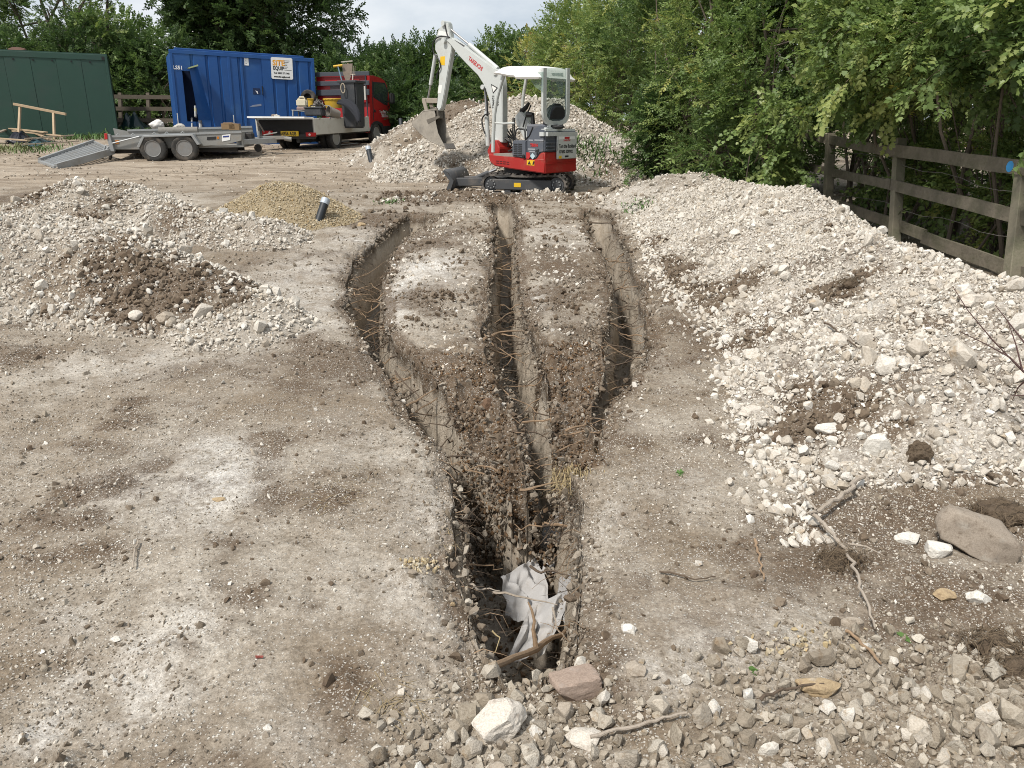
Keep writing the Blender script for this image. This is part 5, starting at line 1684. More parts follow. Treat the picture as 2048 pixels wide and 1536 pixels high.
def wheel(parent, c, n, r, wdt, m_tyre, m_rim, lugs=5, name='wheel', dish=0.75):
    """tyre with rounded shoulders, dished rim and hub; n points outwards"""
    n = Vector(n).normalized()
    M = Vector((0, 0, 1)).rotation_difference(n).to_matrix().to_4x4()
    h = wdt / 2
    ri = r * .62
    ty = MB().lathe([(ri, -h * .9), (r * .9, -h), (r * .98, -h * .8), (r, -h * .45), (r, h * .45), (r * .98, h * .8), (r * .9, h), (r * .78, h * 1.02), (ri, h * .9), (ri, -h * .9)], c, n=28, m=M)
    # tread blocks
    for k in range(28):
        a = 2 * math.pi * k / 28
        for s in (-1, 1):
            q = M @ Vector((math.cos(a + .05 * s) * r, math.sin(a + .05 * s) * r, s * h * .45))
            t = M @ Vector((-math.sin(a), math.cos(a), 0))
            ty.beam(Vector(c) + q - t * r * .07, Vector(c) + q + t * r * .07, h * .6, r * .035, up=tuple(q.normalized()))
    t = ty.build('wheel' if name == 'wheel' else name, m_tyre, parent, smooth=True)
    lipr = MB().lathe([(ri * 1.02, h * .82), (ri * .97, h * .98), (ri * .9, h * .9), (ri * .86, h * (.75 - dish))], c, n=24, m=M).build('rim_lip', m_rim, t, smooth=True)
    rb = MB().lathe([(ri * .87, h * (.75 - dish)), (ri * .8, h * (.72 - dish)), (ri * .5, h * (.9 - dish)), (ri * .46, h * (1.05 - dish)), (ri * .25, h * (1.05 - dish)), (ri * .24, h * (1.5 - dish)), (0.0, h * (1.52 - dish))], c, n=24, m=M)
    for k in range(lugs):
        a = 2 * math.pi * k / lugs
        rb.lathe([(r * .028, h * (.7 - dish)), (r * .028, h * (1.05 - dish)), (0, h * (1.06 - dish))], Vector(c) + (M @ Vector((math.cos(a) * ri * .36, math.sin(a) * ri * .36, 0))), n=6, m=M)
    rb.build('rim', M_RIMD, t, smooth=True)
    ho = MB()
    for k in range(8):
        a = 2 * math.pi * (k + .5) / 8
        ho.lathe([(0.0, h * (.80 - dish)), (ri * .085, h * (.81 - dish)), (ri * .085, h * (.83 - dish)), (0, h * (.84 - dish))], Vector(c) + (M @ Vector((math.cos(a) * ri * .68, math.sin(a) * ri * .68, 0))), n=8, m=M)
    ho.build('rim_holes', M_BLACK, t)['kind'] = 'stuff'
    return t

M_BLACK = pmat('black_rubber', (0.018, 0.018, 0.018), rough=0.8, var=0.3, scale=12, bump=0.2)
M_TYRE = pmat('dusty_tyre', (0.035, 0.034, 0.032), rough=0.85, var=0.3, scale=9, bump=0.3, dirt=(0.18, 0.15, 0.12), dirt_amt=0.45, dirt_scale=4)
M_GALV = pmat('galvanised_steel', (0.30, 0.31, 0.31), rough=0.5, metal=0.25, var=0.2, scale=9, bump=0.1, dirt=(0.22, 0.19, 0.15), dirt_amt=0.4, dirt_scale=3)
M_RIMD = pmat('shaded_wheel_disc', (0.085, 0.085, 0.083), rough=0.7, var=0.3, scale=9, dirt=(0.16, 0.135, 0.11), dirt_amt=0.4)  # rim shading put into the colour: dished face darker than the lip
M_RIM = pmat('dull_grey_rim', (0.20, 0.20, 0.195), rough=0.6, var=0.25, scale=9, dirt=(0.2, 0.17, 0.14), dirt_amt=0.5)
M_GALVL = pmat('grey_painted_steel', (0.25, 0.25, 0.235), rough=0.6, metal=0.1, var=0.15, scale=6, bump=0.1, dirt=(0.24, 0.20, 0.155), dirt_amt=0.4)
M_WHITEP = pmat('white_paint', (0.74, 0.74, 0.71), rough=0.4, var=0.06, scale=5, bump=0.03, dirt=(0.42, 0.38, 0.32), dirt_amt=0.2)
M_WHITE_CLEAN = pmat('white_sign_board', (0.78, 0.78, 0.77), rough=0.4, var=0.03, bump=0)
M_ORANGE = pmat('orange_lettering', (0.78, 0.36, 0.03), rough=0.5, var=0.03, bump=0)
M_BLACKP = pmat('black_lettering', (0.02, 0.02, 0.02), rough=0.5, var=0.05, bump=0)
M_REDLIGHT = pmat('red_lamp_lens', (0.42, 0.02, 0.02), rough=0.2, var=0.15, scale=20, bump=0.05)
M_DARKMETAL = pmat('dark_chassis_steel', (0.03, 0.029, 0.028), rough=0.7, var=0.3, scale=8, bump=0.2, dirt=(0.15, 0.12, 0.09), dirt_amt=0.3)
M_YELLOW = pmat('yellow_plastic', (0.60, 0.37, 0.03), rough=0.55, var=0.15, scale=5, bump=0.05, dirt=(0.3, 0.22, 0.1), dirt_amt=0.4)

# ------------------------------------------------------------------ green container
M_GREEN = pmat('dark_green_paint', (0.022, 0.062, 0.045), rough=0.55, var=0.14, scale=1.6, bump=0.06, dirt=(0.035, 0.06, 0.05), dirt_amt=0.45, dirt_scale=1.2, bscale=30)
M_GREEN2 = pmat('dark_green_seam', (0.014, 0.042, 0.031), rough=0.6, var=0.1)
g_tr = pd(213, 110, 23.0)
gy = R(25)
gf = Fr(g_tr, (math.cos(gy), math.sin(gy), -0.012), (-0.02, 0, 1))
green = empty('green_container', pd(150, 274, 23.2), 'plain dark green steel container at the left edge of the yard', 'container')
GL, GH = 6.1, 2.5
mb = MB()
for k in range(9):                                   # flat wall sheets with shallow joints
    a1 = -0.06 - k * (GL - .12) / 9; a0 = -0.06 - (k + 1) * (GL - .12) / 9
    m1 = MB(); gf.box(m1, a0 + .003, a1 - .003, -GH + .12, -.16, -.08, -0.018 + (.006 if k % 2 else 0))
    m1.build('panel', M_GREEN, green)
gf.box(mb, -GL + .02, -.02, -GH + .02, -.02, -2.40, -.09)
mb.build('wall', M_GREEN2, green)
mb = MB(); gf.box(mb, -GL, 0, -.16, 0, -.1, 0); mb.build('top_rail', M_GREEN, green, bevel=.008)
mb = MB(); gf.box(mb, -GL, 0, -GH, -GH + .13, -.1, 0); mb.build('bottom_rail', M_GREEN, green, bevel=.008)
mb = MB(); gf.box(mb, -.07, .004, -GH, -.002, -.1, .004); mb.build('corner_post', M_GREEN, green, bevel=.006)
mb = MB(); gf.box(mb, -GL, 0, .002, .03, -2.42, -.02); mb.build('roof', M_GREEN, green)
mb = MB(); gf.box(mb, -.15, -.07, -.15, -.05, .002, .006); mb.build('corner_hole', M_BLACK, green)
mb = MB()
for k in range(12): gf.box(mb, -.5 - k * .5, -.46 - k * .5, -.24, -.20, -.012, .0)
mb.build('rain_hole', M_BLACK, green)['kind'] = 'stuff'
lump = hero_mesh('log', 61, (.55, .22, .16)); lump.materials.append(pmat('rusty_brown', (.10, .055, .04), rough=.9, var=.3))
o = link_mesh('log', lump); o.location = gf.P(*[v for v in gf.ab(30, 100)], -.5); o.location.z = gf.P(0, 0, 0).z + .10
tag(o, 'short dark brown log lying on the green container roof', 'log')

# ------------------------------------------------------------------ blue container
M_BLUE = pmat('blue_paint', (0.010, 0.068, 0.235), rough=0.5, var=0.2, scale=1.8, bump=0.05, dirt=(0.035, 0.10, 0.24), dirt_amt=0.4, dirt_scale=1.5)
M_BLUED = pmat('inside_dark_blue', (0.008, 0.022, 0.07), rough=0.7, var=0.2)
by = R(26)
b0 = pd(337, 98, 21.3)
b1 = onplane(628, 117, b0, np.array([math.sin(by), -math.cos(by), 0]))
bf = Fr(b0, Vector(b1) - Vector(b0), Vector(b0) - Vector(onplane(356, 256, b0, np.array([math.sin(by), -math.cos(by), 0]))))
BL = (Vector(b1) - Vector(b0)).length; BH = 2.55
blue = empty('blue_container', bf.P(BL / 2, -BH, -1), 'blue corrugated site cabin container with a white and orange hire sign', 'container')
S_ = lambda x: bf.ab(x, 180)[0]
seam, d0, d1 = S_(462), S_(487), S_(529)
hole0, hole1 = S_(368), S_(398)
def corrug(a0, a1, b0_, b1_, pitch=.29, dep=.035):
    """folded sheet between a0 and a1"""
    mb = MB(); prof = []
    a = a0; k = 0
    while a < a1 - 1e-3:
        for da, c in ((0, 0), (pitch * .70, 0), (pitch * .78, -dep), (pitch * .92, -dep)):
            if a + da < a1: prof.append((a + da, c))
        a += pitch
    prof.append((a1, 0))
    n = len(prof)
    vs = [bf.P(a, b0_, c) for a, c in prof] + [bf.P(a, b1_, c) for a, c in prof]
    mb.add(vs, [(i, i + 1, n + i + 1, n + i) for i in range(n - 1)])
    vs = [bf.P(a, b0_, c - .02) for a, c in prof] + [bf.P(a, b1_, c - .02) for a, c in prof]
    mb.add(vs, [(i, n + i, n + i + 1, i + 1) for i in range(n - 1)])
    return mb
hb0, hb1 = bf.ab(380, 243)[1], bf.ab(374, 142)[1]
corrug(.07, hole0, -BH + .1, -.1, .34).build('wall', M_BLUE, blue)
corrug(hole0, hole1, hb1, -.1, .34).build('wall', M_BLUE, blue)
corrug(hole0, hole1, -BH + .1, hb0, .34).build('wall', M_BLUE, blue)
corrug(hole1, seam - .03, -BH + .1, -.1, .34).build('wall', M_BLUE, blue)
corrug(seam + .03, d0, -BH + .1, -.1, .30).build('wall', M_BLUE, blue)
corrug(d1, BL - .08, -BH + .1, -.1, .36).build('wall', M_BLUE, blue)
mb = MB(); bf.box(mb, .03, BL - .03, -BH + .05, -.05, -2.38, -2.34); bf.box(mb, .03, .06, -BH + .05, -.05, -2.34, -.06); bf.box(mb, BL - .06, BL - .03, -BH + .05, -.05, -2.34, -.06); bf.box(mb, .06, BL - .06, -BH + .05, -BH + .09, -2.34, -.06)
mb.build('shell', M_BLUE, blue)
mb = MB(); bf.box(mb, .07, hole0 - .06, hb0 - .1, hb1 + .3, -.62, -.60); bf.box(mb, hole0 - .06, hole1 + .3, hb0 - .1, hb1 + .3, -.62, -.60); mb.build('bay_lining', M_BLUED, blue)
mb = MB(); bf.box(mb, 0, BL, -.105, .0, -.08, .012); mb.build('top_rail', M_BLUE, blue, bevel=.008)
mb = MB(); bf.box(mb, 0, BL, -BH, -BH + .12, -.08, .012); mb.build('bottom_rail', M_BLUE, blue, bevel=.008)
for a in (0, seam - .04, BL - .085):
    mb = MB(); bf.box(mb, a, a + .08, -BH + .12, -.107, -.08, .018); mb.build('post', M_BLUE, blue, bevel=.006)
mb = MB(); bf.box(mb, .15, BL - .3, .002, .055, -2.36, -.05); mb.build('roof', M_BLUE, blue, bevel=.01)
# door with its little hatch window
t0 = bf.ab(487, 112)[1]
mb = MB(); bf.box(mb, d0, d1, -BH + .1, -.107, -.09, -.07); mb.build('door_recess', M_BLUED, blue)
mb = MB(); bf.box(mb, d0 + .03, d1 - .03, -BH + .16, t0, -.068, -.03)
door = mb.build('door', M_BLUE, blue, bevel=.01)
mb = MB()
for a0, a1, bb0, bb1 in ((d0, d0 + .03, -BH + .12, t0 + .05), (d1 - .03, d1, -BH + .12, t0 + .05), (d0, d1, t0 + .02, t0 + .06)): bf.box(mb, a0, a1, bb0, bb1, -.068, .0)
mb.build('door_frame', M_BLUE, door)
w0 = bf.ab(506, 176); w1 = bf.ab(521, 189)
mb = MB(); bf.box(mb, w0[0], w1[0], w1[1], w0[1], -.03, -.024); wn_ = mb.build('hatch', M_BLUED, door)
n0 = bf.ab(511, 181); n1 = bf.ab(516, 188)
mb = MB(); bf.slab(mb, [(n0[0], n0[1]), (n1[0], n0[1] - .02), (n1[0] + .01, n1[1]), (n0[0] + .05, n1[1] + .01)], .004, -.018); mb.build('paper', M_WHITE_CLEAN, door)
h0 = bf.ab(525, 180); mb = MB(); mb.tube([bf.P(h0[0], h0[1] + .1, -.03), bf.P(h0[0], h0[1] + .1, .02), bf.P(h0[0], h0[1] - .12, .02), bf.P(h0[0], h0[1] - .12, -.03)], .014, 6); mb.build('handle', M_BLACK, door)
s0 = bf.ab(499, 212); s1 = bf.ab(523, 209)
mb = MB(); bf.slab(mb, [(s0[0], s0[1] - .03), (s1[0], s1[1] - .04), (s1[0], s1[1] + .02), (s0[0] + .1, s0[1] + .03)], .003, -.026); mb.build('scrape', pmat('scraped_grey', (.22, .25, .33), var=.3), door)
q0 = bf.ab(488, 115); q1 = bf.ab(498, 131)
mb = MB(); bf.box(mb, q0[0], q1[0], q1[1], q0[1], -.028, -.022); nt_ = mb.build('notice', M_WHITE_CLEAN, door)
mb = MB(); 
for k in range(3): bf.box(mb, q0[0] + .03, q1[0] - .05 - .02 * (k % 2), q1[1] + .05 + .07 * k, q1[1] + .062 + .07 * k, -.021, -.019)
mb.build('print', pmat('grey_print', (.3, .3, .3)), door)['kind'] = 'stuff'
# bent-open hatch plate of the left bay, with the dark opening behind it
hp = [Vector(bf.P(*bf.ab(378, 134, .42), .42)), Vector(bf.P(*bf.ab(394, 131, .05), .05)), Vector(bf.P(*bf.ab(425, 240, .05), .05)), Vector(bf.P(*bf.ab(397, 241, .50), .50))]
mb = MB()
N_ = 8; vs = []
for side in (0, 1):
    for i in range(N_ + 1):
        t = i / N_
        l = hp[0].lerp(hp[3], t) + bf.n * (.10 * math.sin(t * 3.1)); r_ = hp[1].lerp(hp[2], t) + bf.n * (.03 * math.sin(t * 5))
        m_ = l.lerp(r_, .5) + bf.n * .05
        for p in (l, m_, r_): vs.append(p - bf.n * (.012 * side))
fs = []
k3 = 3
for s in (0, 1):
    o_ = s * (N_ + 1) * 3
    for i in range(N_):
        for j in range(2):
            f = (o_ + i * 3 + j, o_ + i * 3 + j + 1, o_ + (i + 1) * 3 + j + 1, o_ + (i + 1) * 3 + j)
            fs.append(f if s == 0 else f[::-1])
mb.add(vs, fs)
hatch = mb.build('bay_hatch', M_BLUE, blue); hatch['label'] = 'buckled blue hatch plate hanging open at the left bay'
lp = [bf.ab(374, 137), bf.ab(393, 131), bf.ab(394, 134), bf.ab(376, 139)]
mb = MB(); bf.slab(mb, lp, .40, .46); mb.build('bay_lip', pmat('yellow_green_edge', (.34, .40, .22), var=.2), blue)
mb = MB(); 
for px, py, r_ in ((384, 246, .03), (401, 246, .05), (391, 222, .035)): mb.tube([bf.P(*bf.ab(px, py - 10), -.1), bf.P(*bf.ab(px, py + 12), .06)], r_, 8)
mb.build('pipework', M_GALV, blue)
mb = MB(); mb.tube([bf.P(*bf.ab(391, 216), -.02), bf.P(*bf.ab(392, 228), -.02)], .04, 8); mb.build('fitting', pmat('pale_brass', (.5, .47, .3)), blue)
text_mesh('LS51', .135, bf, *bf.ab(346, 138), .014, M_WHITE_CLEAN, blue, bold=.004)
mk = MB(); bf.box(mk, .03, .05, bf.ab(355, 250)[1], bf.ab(352, 226)[1], .019, .021); mk.build('paint_scrape', M_WHITEP, blue)
mk = MB(); a_, b_ = bf.ab(470, 240); bf.box(mk, seam - .01, seam + .015, b_ - .12, b_ + .14, .019, .021); mk.build('paint_scrape', M_WHITEP, blue)
# hire sign
c0, c1, c2, c3 = bf.ab(541, 114), bf.ab(584, 116.5), bf.ab(586, 159.5), bf.ab(543, 157.5)
W_, H_ = c1[0] - c0[0], c0[1] - c3[1]
sg = empty('hire_sign', bf.P(c3[0], c3[1], .03), 'white hire sign with orange and black lettering fixed to the blue container', 'sign')
mb = MB(); bf.slab(mb, [(c0[0] + .03, c0[1]), (c1[0] - .03, c1[1]), (c1[0], c1[1] - .03), (c2[0], c2[1] + .03), (c2[0] - .03, c2[1]), (c3[0] + .03, c3[1]), (c3[0], c3[1] + .03), (c0[0], c0[1] - .03)], .012, .03)
mb.build('board', M_WHITE_CLEAN, sg)
sa, sb = c3[0], c3[1]
text_mesh('SiTE', .325 * H_ * 1.08, bf, sa + .09 * W_, sb + .63 * H_, .032, M_ORANGE, sg, bold=.008, sx=W_ / H_ * .9)
text_mesh('EQUIP', .20 * H_ * 1.2, bf, sa + .10 * W_, sb + .42 * H_, .032, M_BLACKP, sg, bold=.005, sx=W_ / H_ * .76)
text_mesh('Tel: 0800 371 968', .115 * H_, bf, sa + .12 * W_, sb + .24 * H_, .032, M_BLACKP, sg, bold=.003, sx=W_ / H_ * .86)
text_mesh('www.site-equip.co.uk', .115 * H_, bf, sa + .12 * W_, sb + .075 * H_, .032, M_BLACKP, sg, bold=.004, sx=W_ / H_ * .74)
mb = MB()
for k, l in enumerate((.26, .22, .14, .15, .17, .12, .34)): bf.box(mb, sa + .62 * W_, sa + (.62 + l) * W_, sb + (.86 - k * .072) * H_, sb + (.875 - k * .072) * H_, .031, .033)
mb.build('small_print', M_BLACKP, sg)['kind'] = 'stuff'

# ------------------------------------------------------------------ plant trailer
ty_ = R(9)
t0_ = pd(340, 300, 18.6)
tf = Fr(t0_, (math.cos(ty_), math.sin(ty_), .012))
TW = 1.75
tg = tf.P(0, 0, 0); tg.z = float(zb(tg.x, tg.y))
trailer = empty('plant_trailer', tg, 'grey twin-axle plant trailer with its mesh ramp lowered to the ground', 'trailer')
wr = .315
for px in (308.5, 371.5):
    a, b = tf.ab(px, 301)
    c = tf.P(a, b, .02); c.z = float(zb(c.x, c.y)) + wr - .03
    wheel(trailer, c, tf.n, wr, .19, M_TYRE, M_RIM)
    c2 = c - tf.n * (TW + .05)
    wheel(trailer, c2, -tf.n, wr, .19, M_TYRE, M_RIM)
def tslab(pts, t, c, name, mat, bevel=.005):
    mb = MB(); tf.slab(mb, tf.poly(pts, c), t, c); return mb.build(name, mat, trailer, bevel=bevel)
near = [(221, 273), (300, 270), (483, 264), (483, 281), (452, 289), (300, 299), (222, 299)]
tslab(near, .05, -.14, 'side_panel', M_GALVL)
pn = tf.poly(near, -.14)
a_l, a_r = pn[0][0], pn[2][0]
mb = MB(); mb.beam(tf.P(a_l, pn[0][1], -.16), tf.P(a_r, pn[2][1], -.16), .07, .05); mb.build('top_rail', M_GALV, trailer)
mb = MB(); tf.slab(mb, [(a_l - .45, pn[0][1] + .19), (a_l - .1, pn[0][1] + .11), (a_r, pn[2][1] + .10), (a_r, pn[2][1] - .24), (a_l - .4, pn[0][1] - .36)], .05, -TW - .08); mb.build('side_panel', M_GALVL, trailer)
mb = MB(); mb.beam(tf.P(a_l - .1, pn[0][1] + .13, -TW - .09), tf.P(a_r, pn[2][1] + .12, -TW - .09), .07, .05); mb.build('top_rail', M_GALV, trailer)
zf = pn[0][1] - .25
mb = MB(); tf.box(mb, a_l - .1, a_r, zf - .05, zf, -TW - .07, -.19); mb.build('deck', M_GALVL, trailer)
mb = MB(); tf.box(mb, a_r - .04, a_r, zf, pn[2][1], -TW - .07, -.19); mb.build('front_panel', M_GALVL, trailer)
mb = MB(); tf.box(mb, a_l - .1, a_r - .2, zf - .16, zf - .05, -1.45, -1.35); tf.box(mb, a_l - .1, a_r - .2, zf - .16, zf - .05, -.5, -.4); mb.build('chassis', M_DARKMETAL, trailer)
for px in (308.5, 371.5):
    a, b = tf.ab(px, 301)
    MB().tube([tf.P(a, b + .0, -.05), tf.P(a, b, -TW + .02)], .04, 8).build('axle', M_DARKMETAL, trailer)
# mudguard folded over both near wheels
mg = tf.poly([(273, 294), (285, 271), (385, 268), (400, 289), (394, 290), (382, 272), (288, 275), (279, 295)], .13)
mb = MB(); tf.slab(mb, mg, .27, .13); mb.build('mudguard', M_GALV, trailer, bevel=.006)
mg2 = [(a - .05, b) for a, b in mg]
mb = MB(); tf.slab(mb, mg2, .25, -TW + .08); mb.build('mudguard', M_GALV, trailer)
# rear frame with lamp, latch and hinge
mb = MB(); tf.slab(mb, tf.poly([(211, 268), (219, 268), (229, 303), (221, 303)], -.06), .10, -.06); mb.build('rear_upright', M_GALV, trailer, bevel=.006)
mb = MB(); tf.slab(mb, tf.poly([(208, 267), (214, 267), (215, 279), (209, 279)], -.04), .06, -.04); mb.build('tail_lamp', M_REDLIGHT, trailer, bevel=.008)
mb = MB(); tf.slab(mb, tf.poly([(230, 281), (237, 280), (238, 287), (231, 288)], -.135), .01, -.13); mb.build('side_lamp', pmat('amber_lens', (.5, .17, .02), rough=.3), trailer)
mb = MB(); mb.tube([tf.P(*tf.ab(222, 287), -.08), tf.P(*tf.ab(277, 273), -.08)], .018, 6); mb.build('ramp_strut', M_GALV, trailer)
mb = MB(); mb.tube([tf.P(*tf.ab(205, 300), -.12), tf.P(*tf.ab(208, 291), -.12), tf.P(*tf.ab(217, 290), -.12), tf.P(*tf.ab(206, 305), -.12)], .022, 6); mb.build('hook', M_GALV, trailer)
# ramp: frame, cross bars, mesh
hN, hF = tf.P(*tf.ab(226, 302, -.2), -.2), tf.P(*tf.ab(188, 285, -TW + .15), -TW + .15)
gN, gF = Vector(ground(113, 337)), Vector(ground(84, 329))
dv = (gF - gN); dv2 = hF - hN
gF = gN + (hF - hN).normalized() * dv2.length
gF.z = float(zb(gF.x, gF.y)) + .03; gN.z += .03
rampn = empty('ramp_pivot', (0, 0, 0)); bpy.data.objects.remove(rampn)
mb = MB(); mb.beam(hN, gN, .08, .15); mb.beam(hF, gF, .08, .15); mb.beam(gN, gF, .10, .05); mb.beam(hN, hF, .06, .08)
ramp = mb.build('ramp', M_GALV, trailer)
mb = MB()
for k in range(1, 16):
    t = k / 16
    mb.beam(hN.lerp(gN, t), hF.lerp(gF, t), .02, .035)
for k in range(1, 26):
    t = k / 26
    mb.tube([hN.lerp(hF, t), gN.lerp(gF, t)], .007, 4)
mb.build('mesh', M_GALV, ramp)
mb = MB(); mb.beam(tf.P(*tf.ab(213, 306), -.35), Vector(ground(211, 322)) - tf.n * .3, .05, .05); mb.build('prop_leg', M_DARKMETAL, trailer)
# drawbar, tool box, coupling
mb = MB(); cN = tf.P(*tf.ab(470, 285), -.25); cF = tf.P(*tf.ab(470, 281), -TW + .1); hub = tf.P(*tf.ab(552, 281, -TW / 2), -TW / 2)
mb.beam(cN, hub, .07, .13); mb.beam(cF, hub, .07, .13); mb.build('drawbar', M_GALV, trailer, bevel=.006)
mb = MB(); mb.beam(hub - tf.u * .45 + Vector((0, 0, .07)), hub + tf.u * .25 + Vector((0, 0, .07)), .09, .09); mb.tube([hub + tf.u * .22 + Vector((0, 0, .05)), hub + tf.u * .40 + Vector((0, 0, .02))], .06, 8); mb.beam(hub - tf.u * .3 + Vector((0, 0, .14)), hub + tf.u * .05 + Vector((0, 0, .2)), .03, .03); mb.build('coupling', M_GALVL, trailer, bevel=.006)
mb = MB(); q = tf.ab(493, 274, -.7); tf.box(mb, q[0] - .16, q[0] + .16, q[1] - .13, q[1] + .10, -1.0, -.6); mb.build('tool_box', M_DARKMETAL, trailer, bevel=.02)
mb = MB(); mb.tube([tf.P(*tf.ab(517, 262, -.8), -.8), tf.P(*tf.ab(518, 290, -.8), -.8)], .03, 8); jw = tf.P(*tf.ab(516, 296, -.8), -.8); mb.build('jockey_leg', M_GALV, trailer)
MB().lathe([(.0, -.035), (.09, -.035), (.1, 0), (.09, .035), (0, .035)], jw, n=14, m=tf.rotz()).build('jockey_wheel', M_TYRE, trailer)
for pts, mt, nm in (([(414, 274), (432, 273), (432, 279), (414, 280)], M_BLACKP, 'plate'), ([(434, 273), (438, 273), (438, 278), (434, 278)], pmat('amber_lens', (.5, .17, .02)), 'side_lamp'), ([(444, 270), (461, 268), (460, 280), (444, 283)], M_WHITE_CLEAN, 'sticker')):
    mb = MB(); tf.slab(mb, tf.poly(pts, -.135), .006, -.132); mb.build(nm, mt, trailer)
mb = MB(); tf.slab(mb, tf.poly([(446, 272), (458, 271), (458, 274), (446, 275)], -.13), .004, -.128); mb.build('sticker_print', pmat('navy_print', (.03, .05, .2)), trailer)
mb = MB()
for px in (232, 262, 305, 330, 362): mb.tube([tf.P(*tf.ab(px - 4, 271.5 - (px - 232) * .035), -.16), tf.P(*tf.ab(px, 267.5 - (px - 232) * .035), -.16), tf.P(*tf.ab(px + 4, 271.5 - (px - 232) * .035), -.16)], .012, 5)
mb.build('lashing_rings', M_GALV, trailer)
# load on the trailer
q = tf.ab(318, 262, -1.2); q2 = tf.ab(396, 261, -1.2)
o = MB().tube([tf.P(q[0], q[1], -1.2), tf.P(q2[0], q2[1], -1.2)], .095, 14).build('felt_roll', pmat('grey_felt', (.21, .20, .18), rough=.95, var=.35, scale=14, bump=.5), smooth=True)
tag(o, 'long grey rolled-up sheet lying in the trailer', 'roll')
M_CARD = pmat('brown_card', (.26, .17, .09), rough=.85, var=.15)
for k, (px, py, w, h, dpt, lab) in enumerate(((456, 253, .34, .15, .3, 'brown cardboard box with a smaller one on top, at the front of the trailer'), (455, 247.5, .22, .06, .2, 'small flat cardboard box lying on the other boxes in the trailer'), (468, 254, .26, .16, .25, 'brown cardboard box set askew beside the other box in the trailer'))):
    q = tf.ab(px, py, -1.0)
    mb = MB(); tf.box(mb, q[0] - w / 2, q[0] + w / 2, q[1] - h / 2, q[1] + h / 2, -1.0 - dpt, -1.0)
    o = mb.build('cardboard_box', M_CARD, bevel=.006); tag(o, lab, 'cardboard box')
hm = hero_mesh('plastic_bag', 71, (.42, .3, .26), rough=.12, planes=3); hm.materials.append(pmat('white_plastic', (.62, .6, .57), rough=.5, var=.1, bump=.3))
o = link_mesh('plastic_bag', hm); o.location = tf.P(*tf.ab(314, 249, -TW - .35), -TW - .35); tag(o, 'white crumpled sack standing behind the trailer side', 'sack')
hm = hero_mesh('rag', 72, (.34, .16, .12), rough=.2, planes=2); hm.materials.append(pmat('pale_rag', (.42, .4, .36), rough=.9, var=.2))
o = link_mesh('rag', hm); o.location = tf.P(*tf.ab(357, 252.5, -1.25), -1.25); tag(o, 'pale crumpled rag lying on the rolled sheet in the trailer', 'rag')

# ------------------------------------------------------------------ dropside truck
M_REDP = pmat('red_paint', (0.33, 0.014, 0.016), rough=0.35, var=0.12, scale=3, bump=0.03, dirt=(0.24, 0.10, 0.07), dirt_amt=0.15)
M_DSIDE = pmat('pale_dropside_paint', (0.52, 0.51, 0.46), rough=0.5, var=0.08, scale=4, bump=0.05, dirt=(0.33, 0.29, 0.23), dirt_amt=0.3)
M_SLATE = pmat('slate_grey_paint', (0.055, 0.062, 0.075), rough=0.5, var=0.15)
ky = R(18.5)
kf0 = pd(629, 254, 20.5)
kf = Fr(kf0, (math.sin(ky), math.cos(ky), .022))          # right-hand side of the truck, a runs forward
KW = 1.84
kr_u = Vector((-math.cos(ky), math.sin(ky), 0))             # across the truck, from right to left
kg = kf.P(1.8, 0, -KW / 2); kg.z = float(zb(kg.x, kg.y))
truck = empty('dropside_truck', kg, 'red-cabbed dropside truck with pale side boards, loaded with tools', 'truck')
zt, zb_ = kf.ab(627, 236.5)[1], kf.ab(632, 269.5)[1]
BEDL = kf.ab(739, 250)[0]
zt2 = kf.ab(739, 237)[1]
def kbox(a0, a1, b0, b1, c0, c1, name, mat, parent=truck, bevel=.006, label=None):
    mb = MB(); kf.box(mb, a0, a1, b0, b1, c0, c1); o = mb.build(name, mat, parent, bevel=bevel)
    if label: o['label'] = label
    return o
sb_ = MB(); kf.slab(sb_, [(0, zb_), (BEDL, zb_ + .01), (BEDL, zt), (0, zt)], .035, 0); sb_.build('side_board', M_DSIDE, truck, bevel=.006)
kbox(.02, BEDL, zb_, zt, -KW - .035, -KW, 'side_board', M_DSIDE)
kbox(0, BEDL, zb_ - .03, zb_ + .02, -KW + .01, -.04, 'bed_floor', M_DARKMETAL)
for a in (.03, BEDL - .05): kbox(a, a + .05, zb_, zt + .02, -.08, -.038, 'corner_post', M_GALVL)
kbox(-.03, .03, zb_ - .02, zt + .01, -KW - .03, -KW + .02, 'corner_post', M_DSIDE)
mb = MB()
for k in range(5): kf.box(mb, .25 + k * .55, .31 + k * .55, zt - .03, zt + .012, .002, .02)
mb.build('latches', M_GALV, truck)
# tailgate hinged along its top edge, propped out level
tgw = Vector((-math.sin(ky), -math.cos(ky), 0.03))
hinR, hinL = kf.P(0, zt, -.02), kf.P(0, zt + .015, -KW)
o1 = hinR.lerp(hinL, 0.01); lenT = .42
mb = MB()
up_ = Vector((0, 0, 1))
vs = []
for z_ in (-.022, .022):
    for p in (hinR, hinL, hinL + tgw * lenT, hinR + tgw * lenT): vs.append(p + up_ * z_)
mb.add(vs, [(3, 2, 1, 0), (4, 5, 6, 7), (0, 1, 5, 4), (1, 2, 6, 5), (2, 3, 7, 6), (3, 0, 4, 7)])
mb.build('tailgate', M_WHITEP, truck, bevel=.005)
mb = MB(); mb.tube([hinL.lerp(hinR, .12) + tgw * .35, kf.P(0.02, zb_ + .02, -KW + .22)], .022, 6); mb.build('tailgate_prop', M_GALV, truck)
kbox(.03, .06, zb_ - .02, zt - .03, -KW + .03, -.08, 'bed_shade_panel', M_BLACK)  # added black panel: stands in for the shade inside the open bed
